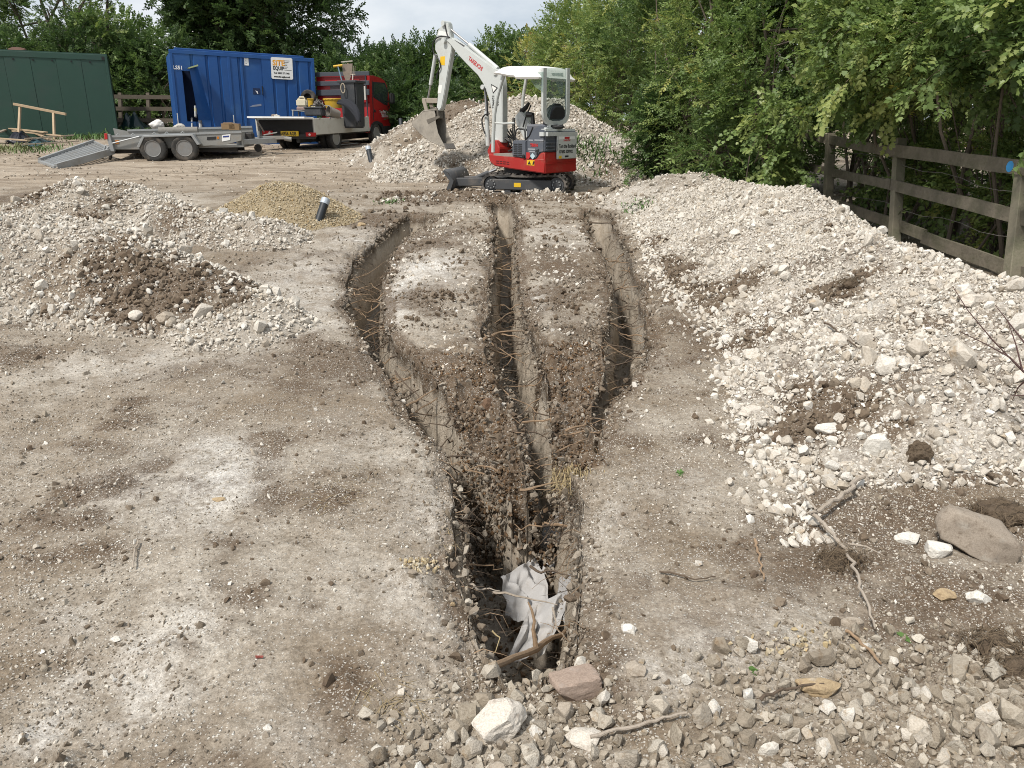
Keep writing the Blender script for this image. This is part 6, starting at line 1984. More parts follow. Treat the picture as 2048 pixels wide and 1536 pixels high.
# rear: crossmember under the bed, bumper bar, lamps, plate
kbox(.0, .10, zb_ - .11, zb_ - .03, -KW + .05, -.05, 'rear_crossmember', M_DARKMETAL)
kbox(.05, 4.0, zb_ - .22, zb_ - .05, -1.30, -1.20, 'chassis_rail', M_DARKMETAL)
kbox(.05, 4.0, zb_ - .22, zb_ - .05, -.65, -.55, 'chassis_rail', M_DARKMETAL)
rr = Fr(kf.P(0, 0, 0), -kr_u)                                # the rear face, a runs to the right
def rbox(px0, py0, px1, py1, c0, c1, name, mat, parent=truck, bevel=.004):
    a0, b1 = rr.ab(px0, py0, c1); a1, b0 = rr.ab(px1, py1, c1)
    mb = MB(); rr.box(mb, a0, a1, b0, b1, c0, c1); return mb.build(name, mat, parent, bevel=bevel)
rbox(524, 261.5, 545, 270.5, -.02, .03, 'tail_lamp', M_REDLIGHT)
rbox(611, 265, 631, 273, -.02, .03, 'tail_lamp', M_REDLIGHT)
mb = MB()
for x0, y0 in ((537, 263), (617, 267)):
    a0, b1 = rr.ab(x0, y0, .034); mb.lathe([(0, 0), (.035, .0), (.03, .012), (0, .014)], rr.P(a0 + .03, b1 - .03, .03), n=10, m=rr.rotz())
mb.build('reflector', pmat('clear_lens', (.75, .6, .58), rough=.2), truck)
rbox(520, 270, 632, 274, -.05, .02, 'bumper_bar', M_DARKMETAL)
pl = rbox(561, 262, 597, 272.5, .0, .035, 'number_plate', pmat('yellow_plate', (.72, .47, .03), rough=.5, var=.08))
qa, qb = rr.ab(562.5, 270.7, .037)
text_mesh('AB56 AGB', .135, rr, qa, qb, .0375, M_BLACKP, pl, name='characters', bold=.004, sx=.80)
# wheels: twin at the rear, single in front
def truck_wheel(a, side, r=.315, twin=False):
    c = kf.P(a, 0, -.12 if side > 0 else -KW + .12); _q = kf.P(a, 0, -.12); c.z = float(zb(_q.x, _q.y)) + r - .03
    wheel(truck, c, kf.n * side, r, .17, M_TYRE, pmat('dull_alloy', (.33, .33, .32), rough=.45, metal=.4, dirt=(.2, .17, .13), dirt_amt=.4))
    if twin:
        c2 = c - kf.n * side * .22
        wheel(truck, c2, kf.n * side, r, .17, M_TYRE, M_DARKMETAL)
ra = kf.ab(676, 283)[0]; fa_ = kf.ab(753, 268, -.05)[0]
for s in (1, -1): truck_wheel(ra, s, twin=True); truck_wheel(fa_, s)
c = kf.P(ra, 0, -KW / 2); c.z = float(zb(c.x, c.y)) + .3
MB().tube([c + kf.n * .75, c - kf.n * .75], .06, 8).lathe([(0, -.16), (.12, -.1), (.16, 0), (.12, .1), (0, .16)], c, n=12).build('axle', M_DARKMETAL, truck)
mb = MB(); mb.tube([kf.P(1.5, zb_ - .25, -.25), kf.P(2.2, zb_ - .25, -.25)], .02, 6); kf.box(mb, 1.3, 2.4, zb_ - .33, zb_ - .31, -.08, -.05); mb.build('side_guard', M_GALV, truck)
# cab
cab0 = BEDL + .10
cp = [(739, 151), (747, 151), (762, 156), (769, 161), (774, 171), (778, 190), (780, 212), (781, 250), (780, 268), (776, 271), (770, 272), (767, 258), (761, 247), (753, 245), (746, 250), (741, 262), (740, 266)]
cabp = kf.poly(cp, -.05)
cabp = [(max(a, cab0), b) for a, b in cabp]
mb = MB(); kf.slab(mb, cabp, KW - .12, -.05)
cab = mb.build('cab', M_REDP, truck, bevel=.035, seg=3, smooth=True)
wp_ = kf.poly([(747, 165.5), (768, 167.5), (774, 181), (773, 208), (768, 206), (748, 192)], -.045)
mb = MB(); kf.slab(mb, wp_, .012, -.042); mb.build('side_window', pmat('dark_glass', (.03, .042, .036), rough=.08, var=.25, scale=5, bump=0, spec=.6), cab)
wpo = kf.poly([(745.5, 163.5), (769.5, 165.5), (776, 181), (775, 211), (768, 209), (746, 194)], -.047)
mb = MB(); kf.slab(mb, wpo, .012, -.046); mb.build('window_seal', M_BLACK, cab)
dp = kf.poly([(744, 161), (745.2, 161), (746.5, 196), (748, 240), (747, 241), (745, 200)], -.045)
mb = MB(); kf.slab(mb, dp, .008, -.047)
dp = kf.poly([(777, 212), (778, 212), (779, 246), (778, 246)], -.045); kf.slab(mb, dp, .008, -.047)
mb.build('door_gap', M_BLACK, cab)
q = kf.ab(750, 222, -.04); mb = MB(); mb.lathe([(0, 0), (.05, 0), (.045, .012), (0, .014)], kf.P(q[0], q[1], -.048), n=12, m=kf.rotz()); mb.build('fuel_cap', M_BLACK, cab)
q = kf.ab(761, 219, -.04); mb = MB(); mb.beam(kf.P(q[0] - .08, q[1], -.03), kf.P(q[0] + .08, q[1], -.03), .03, .03); mb.build('door_handle', M_REDP, cab)
bp_ = kf.poly([(770, 252), (781, 251), (781, 272), (775, 275), (768, 270)], -.02); mb = MB(); kf.slab(mb, bp_, KW - .1, -.03); mb.build('bumper', M_BLACK, cab, bevel=.02)
ar = kf.poly([(740, 262), (743, 250), (749, 243), (756, 242), (764, 246), (769, 256), (770, 268), (766, 266), (763, 254), (757, 248), (750, 248), (746, 254), (744, 264)], -.03)
mb = MB(); kf.slab(mb, ar, .12, -.028); mb.build('wheel_arch', M_BLACK, cab)
q0, q1 = kf.ab(780, 187, .16), kf.ab(788, 206, .16)
mb = MB(); mb.box((0, 0, 0), (.12, .2, .32)); mirror = mb.build('mirror', M_BLACK, cab, local=True, bevel=.03, seg=2)
pm = kf.P((q0[0] + q1[0]) / 2, (q0[1] + q1[1]) / 2, .16); mirror.location = pm - world_loc(cab); mirror.rotation_euler = (0, 0, -ky)
MB().tube([pm + Vector((0, 0, -.05)), kf.P((q0[0] + q1[0]) / 2 - .12, q1[1], -.05)], .015, 6).build('mirror_arm', M_BLACK, cab)
for k, (s, px, py, sz) in enumerate((('Tom Buckland', 759.5, 225.5, .115), ('Groundworks', 763, 230, .085), ('07450 529902', 764, 234.5, .085))):
    a, b = kf.ab(px, py, -.04); text_mesh(s, sz, kf, a, b, -.046, M_WHITE_CLEAN, cab, bold=.002)
# cab back wall pressings and headboard ladder
hb = Fr(kf.P(BEDL + .04, 0, 0), -kr_u)
def hbox(px0, py0, px1, py1, c0, c1, name, mat, parent=truck):
    a0, b1 = hb.ab(px0, py0, c1); a1, b0 = hb.ab(px1, py1, c1)
    mb = MB(); hb.box(mb, a0, a1, b0, b1, c0, c1); return mb.build(name, mat, parent, bevel=.006)
hbox(632, 154, 736, 205, -.10, -.062, 'cab_rear_panel', M_REDP, cab)
hbox(650, 160, 720, 178, -.062, -.045, 'rear_window_pressing', M_REDP, cab)
hbox(660, 172, 715, 181, -.05, -.038, 'rear_window', pmat('dark_glass2', (.06, .035, .04), rough=.15), cab)
for y0, y1 in ((145, 151), (163, 170), (180, 190)): hbox(624, y0, 738, y1, -.03, .02, 'headboard_rail', M_SLATE)
for x0, x1 in ((624, 629), (729, 736)): hbox(x0, 147, x1, 236, -.028, .018, 'headboard_post', M_SLATE)
hbox(727, 172, 732, 200, .02, .05, 'strap', pmat('pale_strap', (.5, .48, .44)), truck)

# load in the truck bed
zbed = kf.P(0, zb_ + .02, 0).z
def bedp(px, a=None, dep=None):
    """place on the truck bed under a photo column"""
    return pd(px, 250, dep)
M_BIN = pmat('black_bin_plastic', (.04, .043, .048), rough=.55, var=.2, scale=4, bump=.05, dirt=(.12, .11, .1), dirt_amt=.3)
def stand(px, py_base, py_top, dep):
    b = pd(px, py_base, dep); t = pd(px, py_top, dep); return Vector(b), (t[2] - b[2])
b, h = stand(708, 240, 164, 22.0)
b.z = zbed + .15; h = pd(708, 164, 22.0)[2] - b.z
wbin = empty('wheeled_bin', b, 'tall dark grey dustbin standing at the front of the truck bed', 'bin')
mb = MB(); mb.box((0, 0, h / 2), (.47, .47, h), taper=1.14); mb.build('body', M_BIN, wbin, local=True, bevel=.04, seg=2).rotation_euler = (0, 0, -ky)
mb = MB(); 
for x0, y0, sx_, sy_ in ((0, -.275, .60, .05), (0, .275, .60, .05), (-.275, 0, .05, .50), (.275, 0, .05, .50)): mb.box((x0, y0, h - .02), (sx_, sy_, .07))
mb.build('rim', M_BIN, wbin, local=True, bevel=.01).rotation_euler = (0, 0, -ky)
rp_ = MB(); rp_.tube([(-.2 + .06 * math.cos(t), -.30, h - .2 + .13 * math.sin(t)) for t in np.linspace(0, 6.2, 12)], .016, 5)
o = rp_.build('rope_coil', pmat('rope', (.38, .33, .25), rough=.9)); o.location = b; tag(o, 'small coil of pale rope hung on the front of the dark dustbin', 'rope')
# tools standing in the bin
M_WOODH = pmat('tool_handle_wood', (.36, .25, .13), rough=.7, var=.2)
zr = b.z + h
M_STEELD = pmat('worn_spade_steel', (.20, .16, .125), rough=.5, metal=.3, var=.3, scale=8)
o = empty('shovel', b + Vector((-.1, 0, h - .3)), 'muddy shovel sticking blade-up out of the dustbin', 'shovel')
T = lambda px, py, d=22.0: Vector(pd(px, py, d))
MB().tube([T(700, 200), T(697, 163)], .022, 7).build('shaft', M_WOODH, o)
f2 = Fr(T(692, 145), (1, 0, 0), (0, .15, 1))
mb = MB(); f2.slab(mb, f2.poly([(684, 128), (705, 127), (704, 148), (698, 162), (692, 163), (686, 147)]), .012, 0); mb.build('blade', M_STEELD, o)
o = empty('spade', b + Vector((0, -.1, h - .3)), 'spade with yellow T-handle leaning out of the dustbin', 'spade')
MB().tube([T(694, 200, 21.9), T(676, 133, 21.9)], .02, 7).build('shaft', pmat('blue_grey_shaft', (.10, .17, .22)), o)
MB().tube([T(667, 133, 21.9), T(685, 130.5, 21.9)], .032, 8).build('handle', M_YELLOW, o)
o = empty('broom', b + Vector((.1, .1, h - .3)), 'pole with a pale flat top standing highest in the dustbin', 'tool')
MB().tube([T(699, 200, 22.1), T(696, 126, 22.1)], .016, 6).build('shaft', M_WOODH, o)
mb = MB(); mb.beam(T(683, 124, 22.1), T(705, 122, 22.1), .06, .03); mb.build('head', pmat('pale_timber2', (.45, .42, .36)), o)
o = empty('garden_fork', b + Vector((.15, 0, h - .3)), 'muddy long-handled tool beside the shovel in the dustbin', 'fork')
MB().tube([T(702, 200, 22.0), T(706, 148, 22.0)], .018, 6).build('shaft', pmat('muddy_pale', (.42, .38, .33), var=.4, scale=30), o)
mb = MB()
for k in range(4): mb.tube([T(702 + k * 2.5, 150, 22.0), T(701 + k * 3.2, 132, 22.0)], .008, 5)
mb.tube([T(701, 150, 22), T(711, 149, 22)], .014, 5); mb.build('tines', M_STEELD, o)
# jerrycan
q = Vector(pd(606.5, 232, 21.6)); q.z = pd(606, 222, 21.6)[2]
jc = empty('jerrycan', q, 'white translucent jerrycan half full, on the truck bed', 'jerrycan')
hh = pd(606, 198, 21.6)[2] - q.z
M_JC = pmat('milky_plastic', (.62, .56, .42), rough=.45, var=.08)
mb = MB(); mb.box((0, 0, hh * .68), (.30, .22, hh * .64)); mb.build('body', M_JC, jc, local=True, bevel=.035, seg=2)
mb = MB(); mb.box((0, 0, hh * .18), (.302, .222, hh * .36)); mb.build('liquid', pmat('mauve_liquid', (.28, .20, .18), rough=.4), jc, local=True, bevel=.03)
mb = MB(); mb.tube([(-.08, 0, hh), (-.06, 0, hh + .045), (.06, 0, hh + .045), (.08, 0, hh)], .02, 7); mb.build('handle', M_JC, jc, local=True)
mb = MB(); mb.lathe([(.03, hh), (.03, hh + .05), (0, hh + .05)], (.11, 0, 0), n=10); mb.build('cap', M_BLACK, jc, local=True)
for px, dep, lab, wpx in ((622, 22.0, 'yellow plastic tub beside the white jerrycan', 12), (668, 22.2, 'wide yellow plastic tub left of the dark dustbin', 40)):
    b_ = Vector(pd(px, 216, dep)); t_ = pd(px, 198.5, dep)
    w_ = wpx * dep / FPX
    tb_ = empty('plastic_tub', b_, lab, 'tub'); hgt = t_[2] - b_.z
    mb = MB(); r1 = w_ / 2
    mb.lathe([(r1 * .8, 0), (r1, hgt), (r1 * 1.05, hgt), (r1 * 1.05, hgt - .03), (r1 * .96, hgt - .01), (r1 * .78, .02), (0, .02)], (0, 0, 0), n=18, m=Matrix.Diagonal((1, .6, 1, 1))); mb.build('body', M_YELLOW, tb_, local=True, smooth=True)
    MB().tube([(r1 * 1.02 * math.cos(t), r1 * .62 * math.sin(t), hgt) for t in np.linspace(0, 6.283, 17)], .014, 5).build('rim', M_YELLOW, tb_, local=True)
sp = Vector(pd(617, 197, 22.6))
spw = empty('spare_wheel', sp, 'spare tyre standing behind the jerrycan on the truck bed', 'tyre')
MB().lathe([(.14, -.07), (.22, -.085), (.25, -.04), (.25, .04), (.22, .085), (.14, .07), (.14, -.07)], sp, n=24, m=Vector((0, 0, 1)).rotation_difference(Vector((-.25, -.95, .1)).normalized()).to_matrix().to_4x4()).build('tyre', M_TYRE, spw, smooth=True)
q = Vector(pd(631, 234, 21.2)); tb = empty('tool_case', q, 'long black tool case on the edge of the truck bed', 'tool case')
mb = MB(); mb.box((0, 0, .13), (.53, .3, .2)); mb.build('body', M_BIN, tb, local=True, bevel=.03, seg=2).rotation_euler = (0, 0, -.2)
mb = MB(); mb.box((0, 0, .245), (.545, .31, .05)); mb.build('lid', M_BIN, tb, local=True, bevel=.015).rotation_euler = (0, 0, -.2)
mb = MB(); mb.tube([(-.1, -.14, .27), (-.08, -.14, .3), (.08, -.14, .3), (.1, -.14, .27)], .014, 5); mb.build('handle', M_BLACK, tb, local=True)
q = Vector(pd(667, 226, 21.4)); bk = empty('metal_bucket', q, 'battered grey bucket lying on its side on the truck bed', 'bucket')
Mb = Vector((0, 0, 1)).rotation_difference(Vector((-.75, -.6, .25)).normalized()).to_matrix().to_4x4()
MB().lathe([(0, -.17), (.11, -.17), (.155, .17), (.165, .17), (.165, .15), (.145, .16), (.10, -.15), (0, -.15)], q, n=18, m=Mb).build('body', pmat('dull_grey_zinc', (.22, .20, .175), rough=.7, var=.3, scale=7, bump=.2), bk, smooth=True)
MB().tube([q + (Mb @ Vector((.16 * math.cos(t), .12 * math.sin(t), .17 + .13 * math.sin(t)))) for t in np.linspace(0, 3.14, 9)], .008, 5).build('handle', M_GALV, bk)
q = Vector(pd(638, 206, 21.8)); nt2 = empty('tangled_hose', q, 'tangle of grey hose and rope heaped between the yellow tubs', 'hose')
mb = MB(); rng = np.random.default_rng(5)
pts = [q + Vector((rng.normal() * .1, rng.normal() * .08, rng.normal() * .07)) for _ in range(26)]
sm = []
for i in range(len(pts) - 1):
    for t in (0, .33, .66): sm.append(pts[i].lerp(pts[i + 1], t))
mb.tube(sm, .02, 5); mb.build('hose', pmat('grey_hose', (.2, .185, .17), var=.3, scale=20), nt2)
q = Vector(pd(627, 214, 21.7)); hm = hero_mesh('rag', 77, (.16, .12, .12), rough=.2); hm.materials.append(pmat('pale_yellow_rag', (.6, .55, .4))); o = link_mesh('rag', hm); o.location = q; tag(o, 'pale yellow rag below the tangled hose', 'rag')
# jacket thrown over the side board
jm = MB(); jv = []
path = [(676, 205, 21.6), (690, 205, 21.35), (703, 211, 21.2), (711, 222, 21.05), (716, 233, 20.95), (718, 246, 20.92)]
wid = [12, 17, 18, 14, 11, 6]
npr = 9
for i, (px, py, d_) in enumerate(path):
    for j in range(npr):
        t = j / (npr - 1) - .5
        p = Vector(pd(px + t * wid[i] * .55, py - t * wid[i] * .6, d_)) + Vector((0, -.05, 0)) * math.cos(t * 3)
        p += Vector((random.uniform(-.02, .02), random.uniform(-.03, .03), random.uniform(-.02, .03)))
        jv.append(p)
jf = [(i * npr + j, i * npr + j + 1, (i + 1) * npr + j + 1, (i + 1) * npr + j) for i in range(len(path) - 1) for j in range(npr - 1)]
jm.add(jv, jf)
o = jm.build('jacket', pmat('black_cloth', (.016, .017, .022), rough=.9, var=.3, scale=12, bump=.4), smooth=True)
md = o.modifiers.new('thick', 'SOLIDIFY'); md.thickness = .04
md = o.modifiers.new('round', 'SUBSURF'); md.levels = 1; md.render_levels = 2
tag(o, 'black jacket thrown over the truck side board', 'jacket')
mb = MB()
for p0_, p1_ in (((586, 221), (586, 232)), ((597, 222), (597, 232)), ((584, 221), (610, 223))): mb.tube([Vector(pd(*p0_, 21.3)), Vector(pd(*p1_, 21.3))], .018, 6)
mb.beam(Vector(pd(585, 220, 21.2)), Vector(pd(612, 223, 21.2)), .2, .02)
o = mb.build('metal_stand', M_GALV); tag(o, 'low grey metal stand under the white jerrycan', 'stand')
for px, py, w, mt, lab, nm in ((538, 220.5, .17, pmat('dark_muddy', (.13, .10, .08), var=.3), 'dark muddy lump resting on the raised tailgate', 'mud_lump'), (546, 229, .16, pmat('pale_rag', (.42, .4, .36)), 'pale rag caught on the edge of the raised tailgate', 'rag')):
    hm = hero_mesh(nm, int(px), (w, w * .7, w * .6), rough=.15); hm.materials.append(mt)
    o = link_mesh(nm, hm); p = hinR.lerp(hinL, .6 if px < 540 else .55) + tgw * (lenT * .5); o.location = p + Vector((0, 0, .05)); tag(o, lab, 'lump' if nm == 'mud_lump' else 'rag')
# ------------------------------------------------------------------ mini digger
M_DRED = pmat('digger_red', (0.36, 0.022, 0.018), rough=0.42, var=0.14, scale=3, bump=0.03, dirt=(0.26, 0.12, 0.085), dirt_amt=0.3, dirt_scale=3)
M_DGREY = pmat('digger_slate', (0.095, 0.105, 0.125), rough=0.5, var=0.12, scale=4, bump=0.03, dirt=(0.25, 0.22, 0.19), dirt_amt=0.2)
M_DLIGHT = pmat('digger_light_grey', (0.52, 0.54, 0.52), rough=0.42, var=0.06, scale=3, bump=0.03, dirt=(0.36, 0.33, 0.28), dirt_amt=0.25)
M_DWHITE = pmat('canopy_white', (0.78, 0.77, 0.73), rough=0.4, var=0.04, scale=3, bump=0.02, dirt=(0.5, 0.46, 0.4), dirt_amt=0.2)
M_TRACK = pmat('rubber_track', (0.045, 0.043, 0.04), rough=0.85, var=0.3, scale=9, bump=0.3, dirt=(0.30, 0.26, 0.22), dirt_amt=0.6, dirt_scale=6)
M_TFRAME = pmat('track_frame_grey', (0.065, 0.067, 0.07), rough=0.6, var=0.15, scale=5, bump=0.05, dirt=(0.2, 0.17, 0.14), dirt_amt=0.3)
M_HOSE = pmat('black_hose', (0.015, 0.015, 0.015), rough=0.5, var=0.1, bump=0)
M_CHROME = pmat('bare_ram_rod', (0.42, 0.41, 0.40), rough=0.25, metal=0.8, var=0.1, bump=0)
M_BUCKET = pmat('chalk_caked_steel', (0.31, 0.28, 0.235), rough=0.9, var=0.35, scale=7, bump=0.4, dirt=(0.13, 0.12, 0.11), dirt_amt=0.4, dirt_scale=5)
M_DECAL_Y = pmat('yellow_decal', (0.72, 0.45, 0.02), rough=0.5, var=0.05, bump=0)
M_DECAL_R = pmat('red_lettering', (0.45, 0.03, 0.03), rough=0.5, var=0.05, bump=0)

dgc = Vector(at(1047, 13.25))
dgz = dgc.z = float(pd(1050, 388, 12.85)[2])
digger = empty('mini_digger', dgc, 'red and white rubber-tracked mini digger with canopy, parked across the trench ends', 'digger')
YU, YT = R(40), R(14)
def heading(a): return Vector((-math.cos(a), math.sin(a), 0)), Vector((-math.sin(a), -math.cos(a), 0))
f_, l_ = heading(YU)
ft, lt = heading(YT)
UP = Vector((0, 0, 1))
HW = .45
UF = Fr(dgc + l_ * HW, -f_)                       # left flank of the upper body
xr_ = -UF.ab(1090, 320)[0]; xf_ = -UF.ab(981, 310)[0]
RF = Fr(dgc + f_ * xr_, l_ * -1)                  # tail face, a runs to the photo's right
BF = Fr(dgc + f_ * .0 + l_ * .02, -f_)              # mid plane with the boom
def dpart(fr, pts, t, c, name, mat, bevel=.008, seg=1, smooth=False, parent=digger):
    mb = MB(); fr.slab(mb, fr.poly(pts, c), t, c); return mb.build(name, mat, parent, bevel=bevel, seg=seg, smooth=smooth)
def Z5(x, y): return (960 + x * .14323, 180 + y * .14323)
def Z4(x, y): return (820 + x * .24081, 30 + y * .24081)
W2 = 2 * HW
# red lower body
red_pts = [Z5(*p) for p in ((100, 850), (130, 893), (440, 925), (640, 962), (780, 968), (835, 880), (900, 868), (905, 1170), (640, 1132), (430, 1102), (200, 1062), (130, 1000))]
dpart(UF, red_pts, W2, 0, 'lower_body', M_DRED, bevel=.035, seg=3, smooth=True)
grey_pts = [Z5(*p) for p in ((648, 700), (738, 562), (775, 550), (902, 556), (900, 872), (835, 884), (785, 964), (648, 958))]
dpart(UF, grey_pts, W2 - .02, -.006, 'engine_cover', M_DGREY, bevel=.022, seg=2, smooth=True)
# light grey tail cap and rear door
mb = MB()
za, zc = RF.ab(*Z5(920, 690))[1], RF.ab(*Z5(1000, 560))[1]
zd = RF.ab(*Z5(1390, 540))[1]
UFa = lambda p, c=0: UF.ab(*Z5(*p), c)
RB = lambda a0, a1, b0, b1, c0, c1, name, mat, bev=.01, parent=digger, seg=2: (lambda m_: (RF.box(m_, a0, a1, b0, b1, c0, c1), m_.build(name, mat, parent, bevel=bev, seg=seg, smooth=True))[1])(MB())
RB(-HW - .015, HW + .015, za, zc + .02, -.16, .025, 'tail_cap', M_DLIGHT, .05, seg=4)
dz0 = RF.ab(*Z5(1075, 985))[1]; da0 = RF.ab(*Z5(1058, 800))[0]
reard = RB(da0, HW - .05, dz0 + .02, za + .06, .004, .028, 'rear_door', M_DLIGHT, .022, seg=3)
for k in range(3):
    z0 = za - .05 - k * .055
    RB(-HW + .03, da0 - .03, z0 - .015, z0 + .008, .0, .016, 'louvre', M_DGREY, .004)
RB(-HW + .01, HW - .01, dz0 - .05, dz0 - .035, .0, .012, 'tail_crease', M_DRED, .004)
# lettering on the rear door
rw = HW - .05 - da0
text_mesh('Tom the Buckland', .082, RF, da0 + .05, dz0 + .20, .0295, M_BLACKP, reard, bold=.003, sx=rw / .72)
text_mesh('07450 529902', .070, RF, da0 + .06, dz0 + .115, .0295, M_BLACKP, reard, bold=.003, sx=rw / .60)
text_mesh('TAKEUCHI', .040, RF, da0 + .17, dz0 + .305, .0295, M_DECAL_R, reard, bold=.002)
RB(da0 + .05, HW - .12, za - .005, za + .04, .0285, .030, 'decal_strip', M_WHITE_CLEAN, 0, reard)
RB(da0 + .20, da0 + .34, za + .0, za + .035, .0302, .0315, 'decal_mark', M_DECAL_R, 0, reard)
RB(da0 + .05, da0 + .13, dz0 + .03, dz0 + .075, .0285, .030, 'decal', M_DECAL_Y, 0, reard)
RB(da0 + .22, da0 + .32, dz0 + .05, dz0 + .075, .0285, .036, 'latch', M_BLACK, .003, reard)
RB(da0 + .012, da0 + .022, dz0 + .16, dz0 + .33, .0285, .031, 'hinge', M_BLACK, 0, reard)
# flank details
def louv():
    mb = MB()
    for col in ((470, 522), (533, 585)):
        for k in range(7):
            y = 748 + k * 26
            UF.slab(mb, UF.poly([Z5(col[0], y), Z5(col[1], y + 3), Z5(col[1], y + 15), Z5(col[0], y + 12)], .012), .012, .014)
    return mb
box_pts = [Z5(*p) for p in ((450, 722), (468, 702), (640, 712), (644, 955), (446, 922))]
dpart(UF, box_pts, .34, .008, 'side_box', M_DGREY, bevel=.012, seg=2, smooth=True)
louv().build('louvre', M_BLACK, digger)['kind'] = 'stuff'
q = UF.ab(*Z5(612, 924), .01); MB().lathe([(0, 0), (.028, 0), (.026, .02), (0, .024)], UF.P(q[0], q[1], .008), n=12, m=UF.rotz()).build('fuel_cap', M_BLACK, digger)
for pts, mt, nm, c in (([(655, 976), (760, 982), (758, 1056), (652, 1048)], M_DECAL_Y, 'decal', .003), ([(732, 880), (768, 925), (734, 970), (699, 922)], pmat('pale_blue_decal', (.45, .58, .62)), 'decal', .001), ([(645, 870), (690, 872), (700, 930), (680, 962), (646, 958)], M_DECAL_R, 'decal', -.002), ([(800, 962), (890, 965), (886, 975), (806, 972)], pmat('pale_red_edge', (.5, .12, .1)), 'step_edge', .006), ([(765, 850), (820, 825), (822, 840), (795, 905), (785, 900), (790, 862)], M_BLACKP, 'scribble', .001)):
    dpart(UF, [Z5(*p) for p in pts], .004, c, nm, mt, bevel=0)
text_mesh('TB216', .060, UF, *UF.ab(*Z5(700, 786), 0), .000, M_DECAL_R, digger, bold=.004)
mb = MB()
for y0, x0, x1 in ((690, 680, 740), (690, 760, 885), (815, 668, 770), (850, 690, 770)): UF.slab(mb, UF.poly([Z5(x0, y0), Z5(x1, y0 + 4), Z5(x1, y0 + 22), Z5(x0, y0 + 18)], -.003), .002, -.002)
mb.build('small_print', pmat('grey_print2', (.3, .31, .33)), digger)['kind'] = 'stuff'
t_ = MB(); qx = UF.ab(*Z5(665, 1038), .004)
t_.prism([(0, 0), (.07, 0), (.035, .06)], UF.P(qx[0], qx[1], .0045), UF.u, UF.w, UF.n, .002); t_.prism([(.10, .0), (.135, .0), (.145, .05), (.12, .055)], UF.P(qx[0], qx[1], .0045), UF.u, UF.w, UF.n, .002); t_.build('warning_symbol', M_BLACKP, digger)
mb = MB()
for r_ in range(2):
    for k in range(4): UF.slab(mb, UF.poly([Z5(225 + k * 48, 985 + r_ * 28 + k * 5), Z5(262 + k * 48, 988 + r_ * 28 + k * 5), Z5(262 + k * 48, 1000 + r_ * 28 + k * 5), Z5(225 + k * 48, 997 + r_ * 28 + k * 5)], .004), .004, .003)
mb.build('vent_slots', pmat('vent_dark', (.08, .008, .008)), digger)['kind'] = 'stuff'
# floor with pedals
fz = UF.ab(*Z5(300, 900))[1]
mb = MB(); UF.box(mb, -xf_ + .06, -xr_ - .25, fz - .03, fz + .012, -W2 + .02, -.012); mb.build('floor', pmat('dusty_floor', (.25, .23, .2), var=.3), digger)
mb = MB()
for c in (-.25, -.45, -.62): mb.beam(UF.P(-xf_ + .22, fz + .05, c), UF.P(-xf_ + .34, fz + .09, c), .09, .02)
mb.build('pedal', M_BLACK, digger)
# swing bracket at the front
dpart(BF, [Z4(*p) for p in ((640, 1120), (680, 1040), (712, 1040), (742, 1105), (742, 1150), (640, 1150))], .34, .17, 'swing_bracket', M_DRED, bevel=.015)
# seat
sx0 = .5 * (xr_ + 0) 
seat = MB()
sb0 = dgc + f_ * (xr_ + .36)
s_o = MB(); s_o.box((0, 0, 0), (.44, .46, .14)); s1_ = s_o.build('seat', pmat('black_vinyl', (.022, .023, .027), rough=.6, var=.2, bump=.1), digger, local=True, bevel=.05, seg=3, smooth=True)
s1_.location = sb0 + UP * 1.04 - dgc + f_ * .05; s1_.rotation_euler = (0, 0, math.atan2(f_.y, f_.x))
s_o = MB(); s_o.prism([(-.22, 0), (.22, 0), (.25, .22), (.21, .36), (.12, .43), (-.12, .43), (-.21, .36), (-.25, .22)], (0, 0, 0), (0, 1, 0), (-.22, 0, 1), (1, 0, .2), .13)
s2_ = s_o.build('backrest', MATS['black_vinyl'], digger, local=True, bevel=.045, seg=3, smooth=True)
s2_.location = sb0 + UP * 1.02 - dgc - f_ * .15; s2_.rotation_euler = (0, 0, math.atan2(f_.y, f_.x))
mb = MB(); mb.box((0, 0, 0), (.42, .5, .3)); o = mb.build('seat_base', M_DGREY, digger, local=True, bevel=.03); o.location = sb0 + UP * .98 - dgc; o.rotation_euler = s1_.rotation_euler
# console with levers
cpts = [Z5(*p) for p in ((478, 370), (560, 275), (610, 330), (690, 690), (600, 690), (500, 440))]
dpart(UF, [Z5(*p) for p in ((480, 368), (555, 282), (600, 330), (735, 520), (680, 660), (612, 690), (500, 470))], .16, -.50, 'console', M_DLIGHT, bevel=.015, seg=2)
mb = MB(); mb.tube([UF.P(*UF.ab(*Z5(575, 300), -.55), -.55), UF.P(*UF.ab(*Z5(640, 250), -.55), -.55), UF.P(*UF.ab(*Z5(685, 180), -.55), -.55)], [.045, .04, .022], 8)
mb.tube([UF.P(*UF.ab(*Z5(600, 520), -.46), -.46), UF.P(*UF.ab(*Z5(640, 380), -.46), -.46), UF.P(*UF.ab(*Z5(712, 210), -.46), -.46)], [.012, .012, .012], 6)
mb.tube([UF.P(*UF.ab(*Z5(660, 340), -.4), -.4), UF.P(*UF.ab(*Z5(740, 350), -.4), -.4)], [.05, .04], 8)
mb.tube([UF.P(*UF.ab(*Z5(735, 345), -.4), -.4), UF.P(*UF.ab(*Z5(740, 500), -.4), -.4)], [.03, .04], 8)
mb.build('lever', M_HOSE, digger, smooth=True)
mb = MB(); mb.tube([UF.P(*UF.ab(*Z5(x, y), -.06), -.06) for x, y in ((480, 700), (505, 560), (530, 542), (610, 548), (630, 580), (634, 705))], .014, 7); mb.build('grab_rail', M_HOSE, digger, smooth=True)
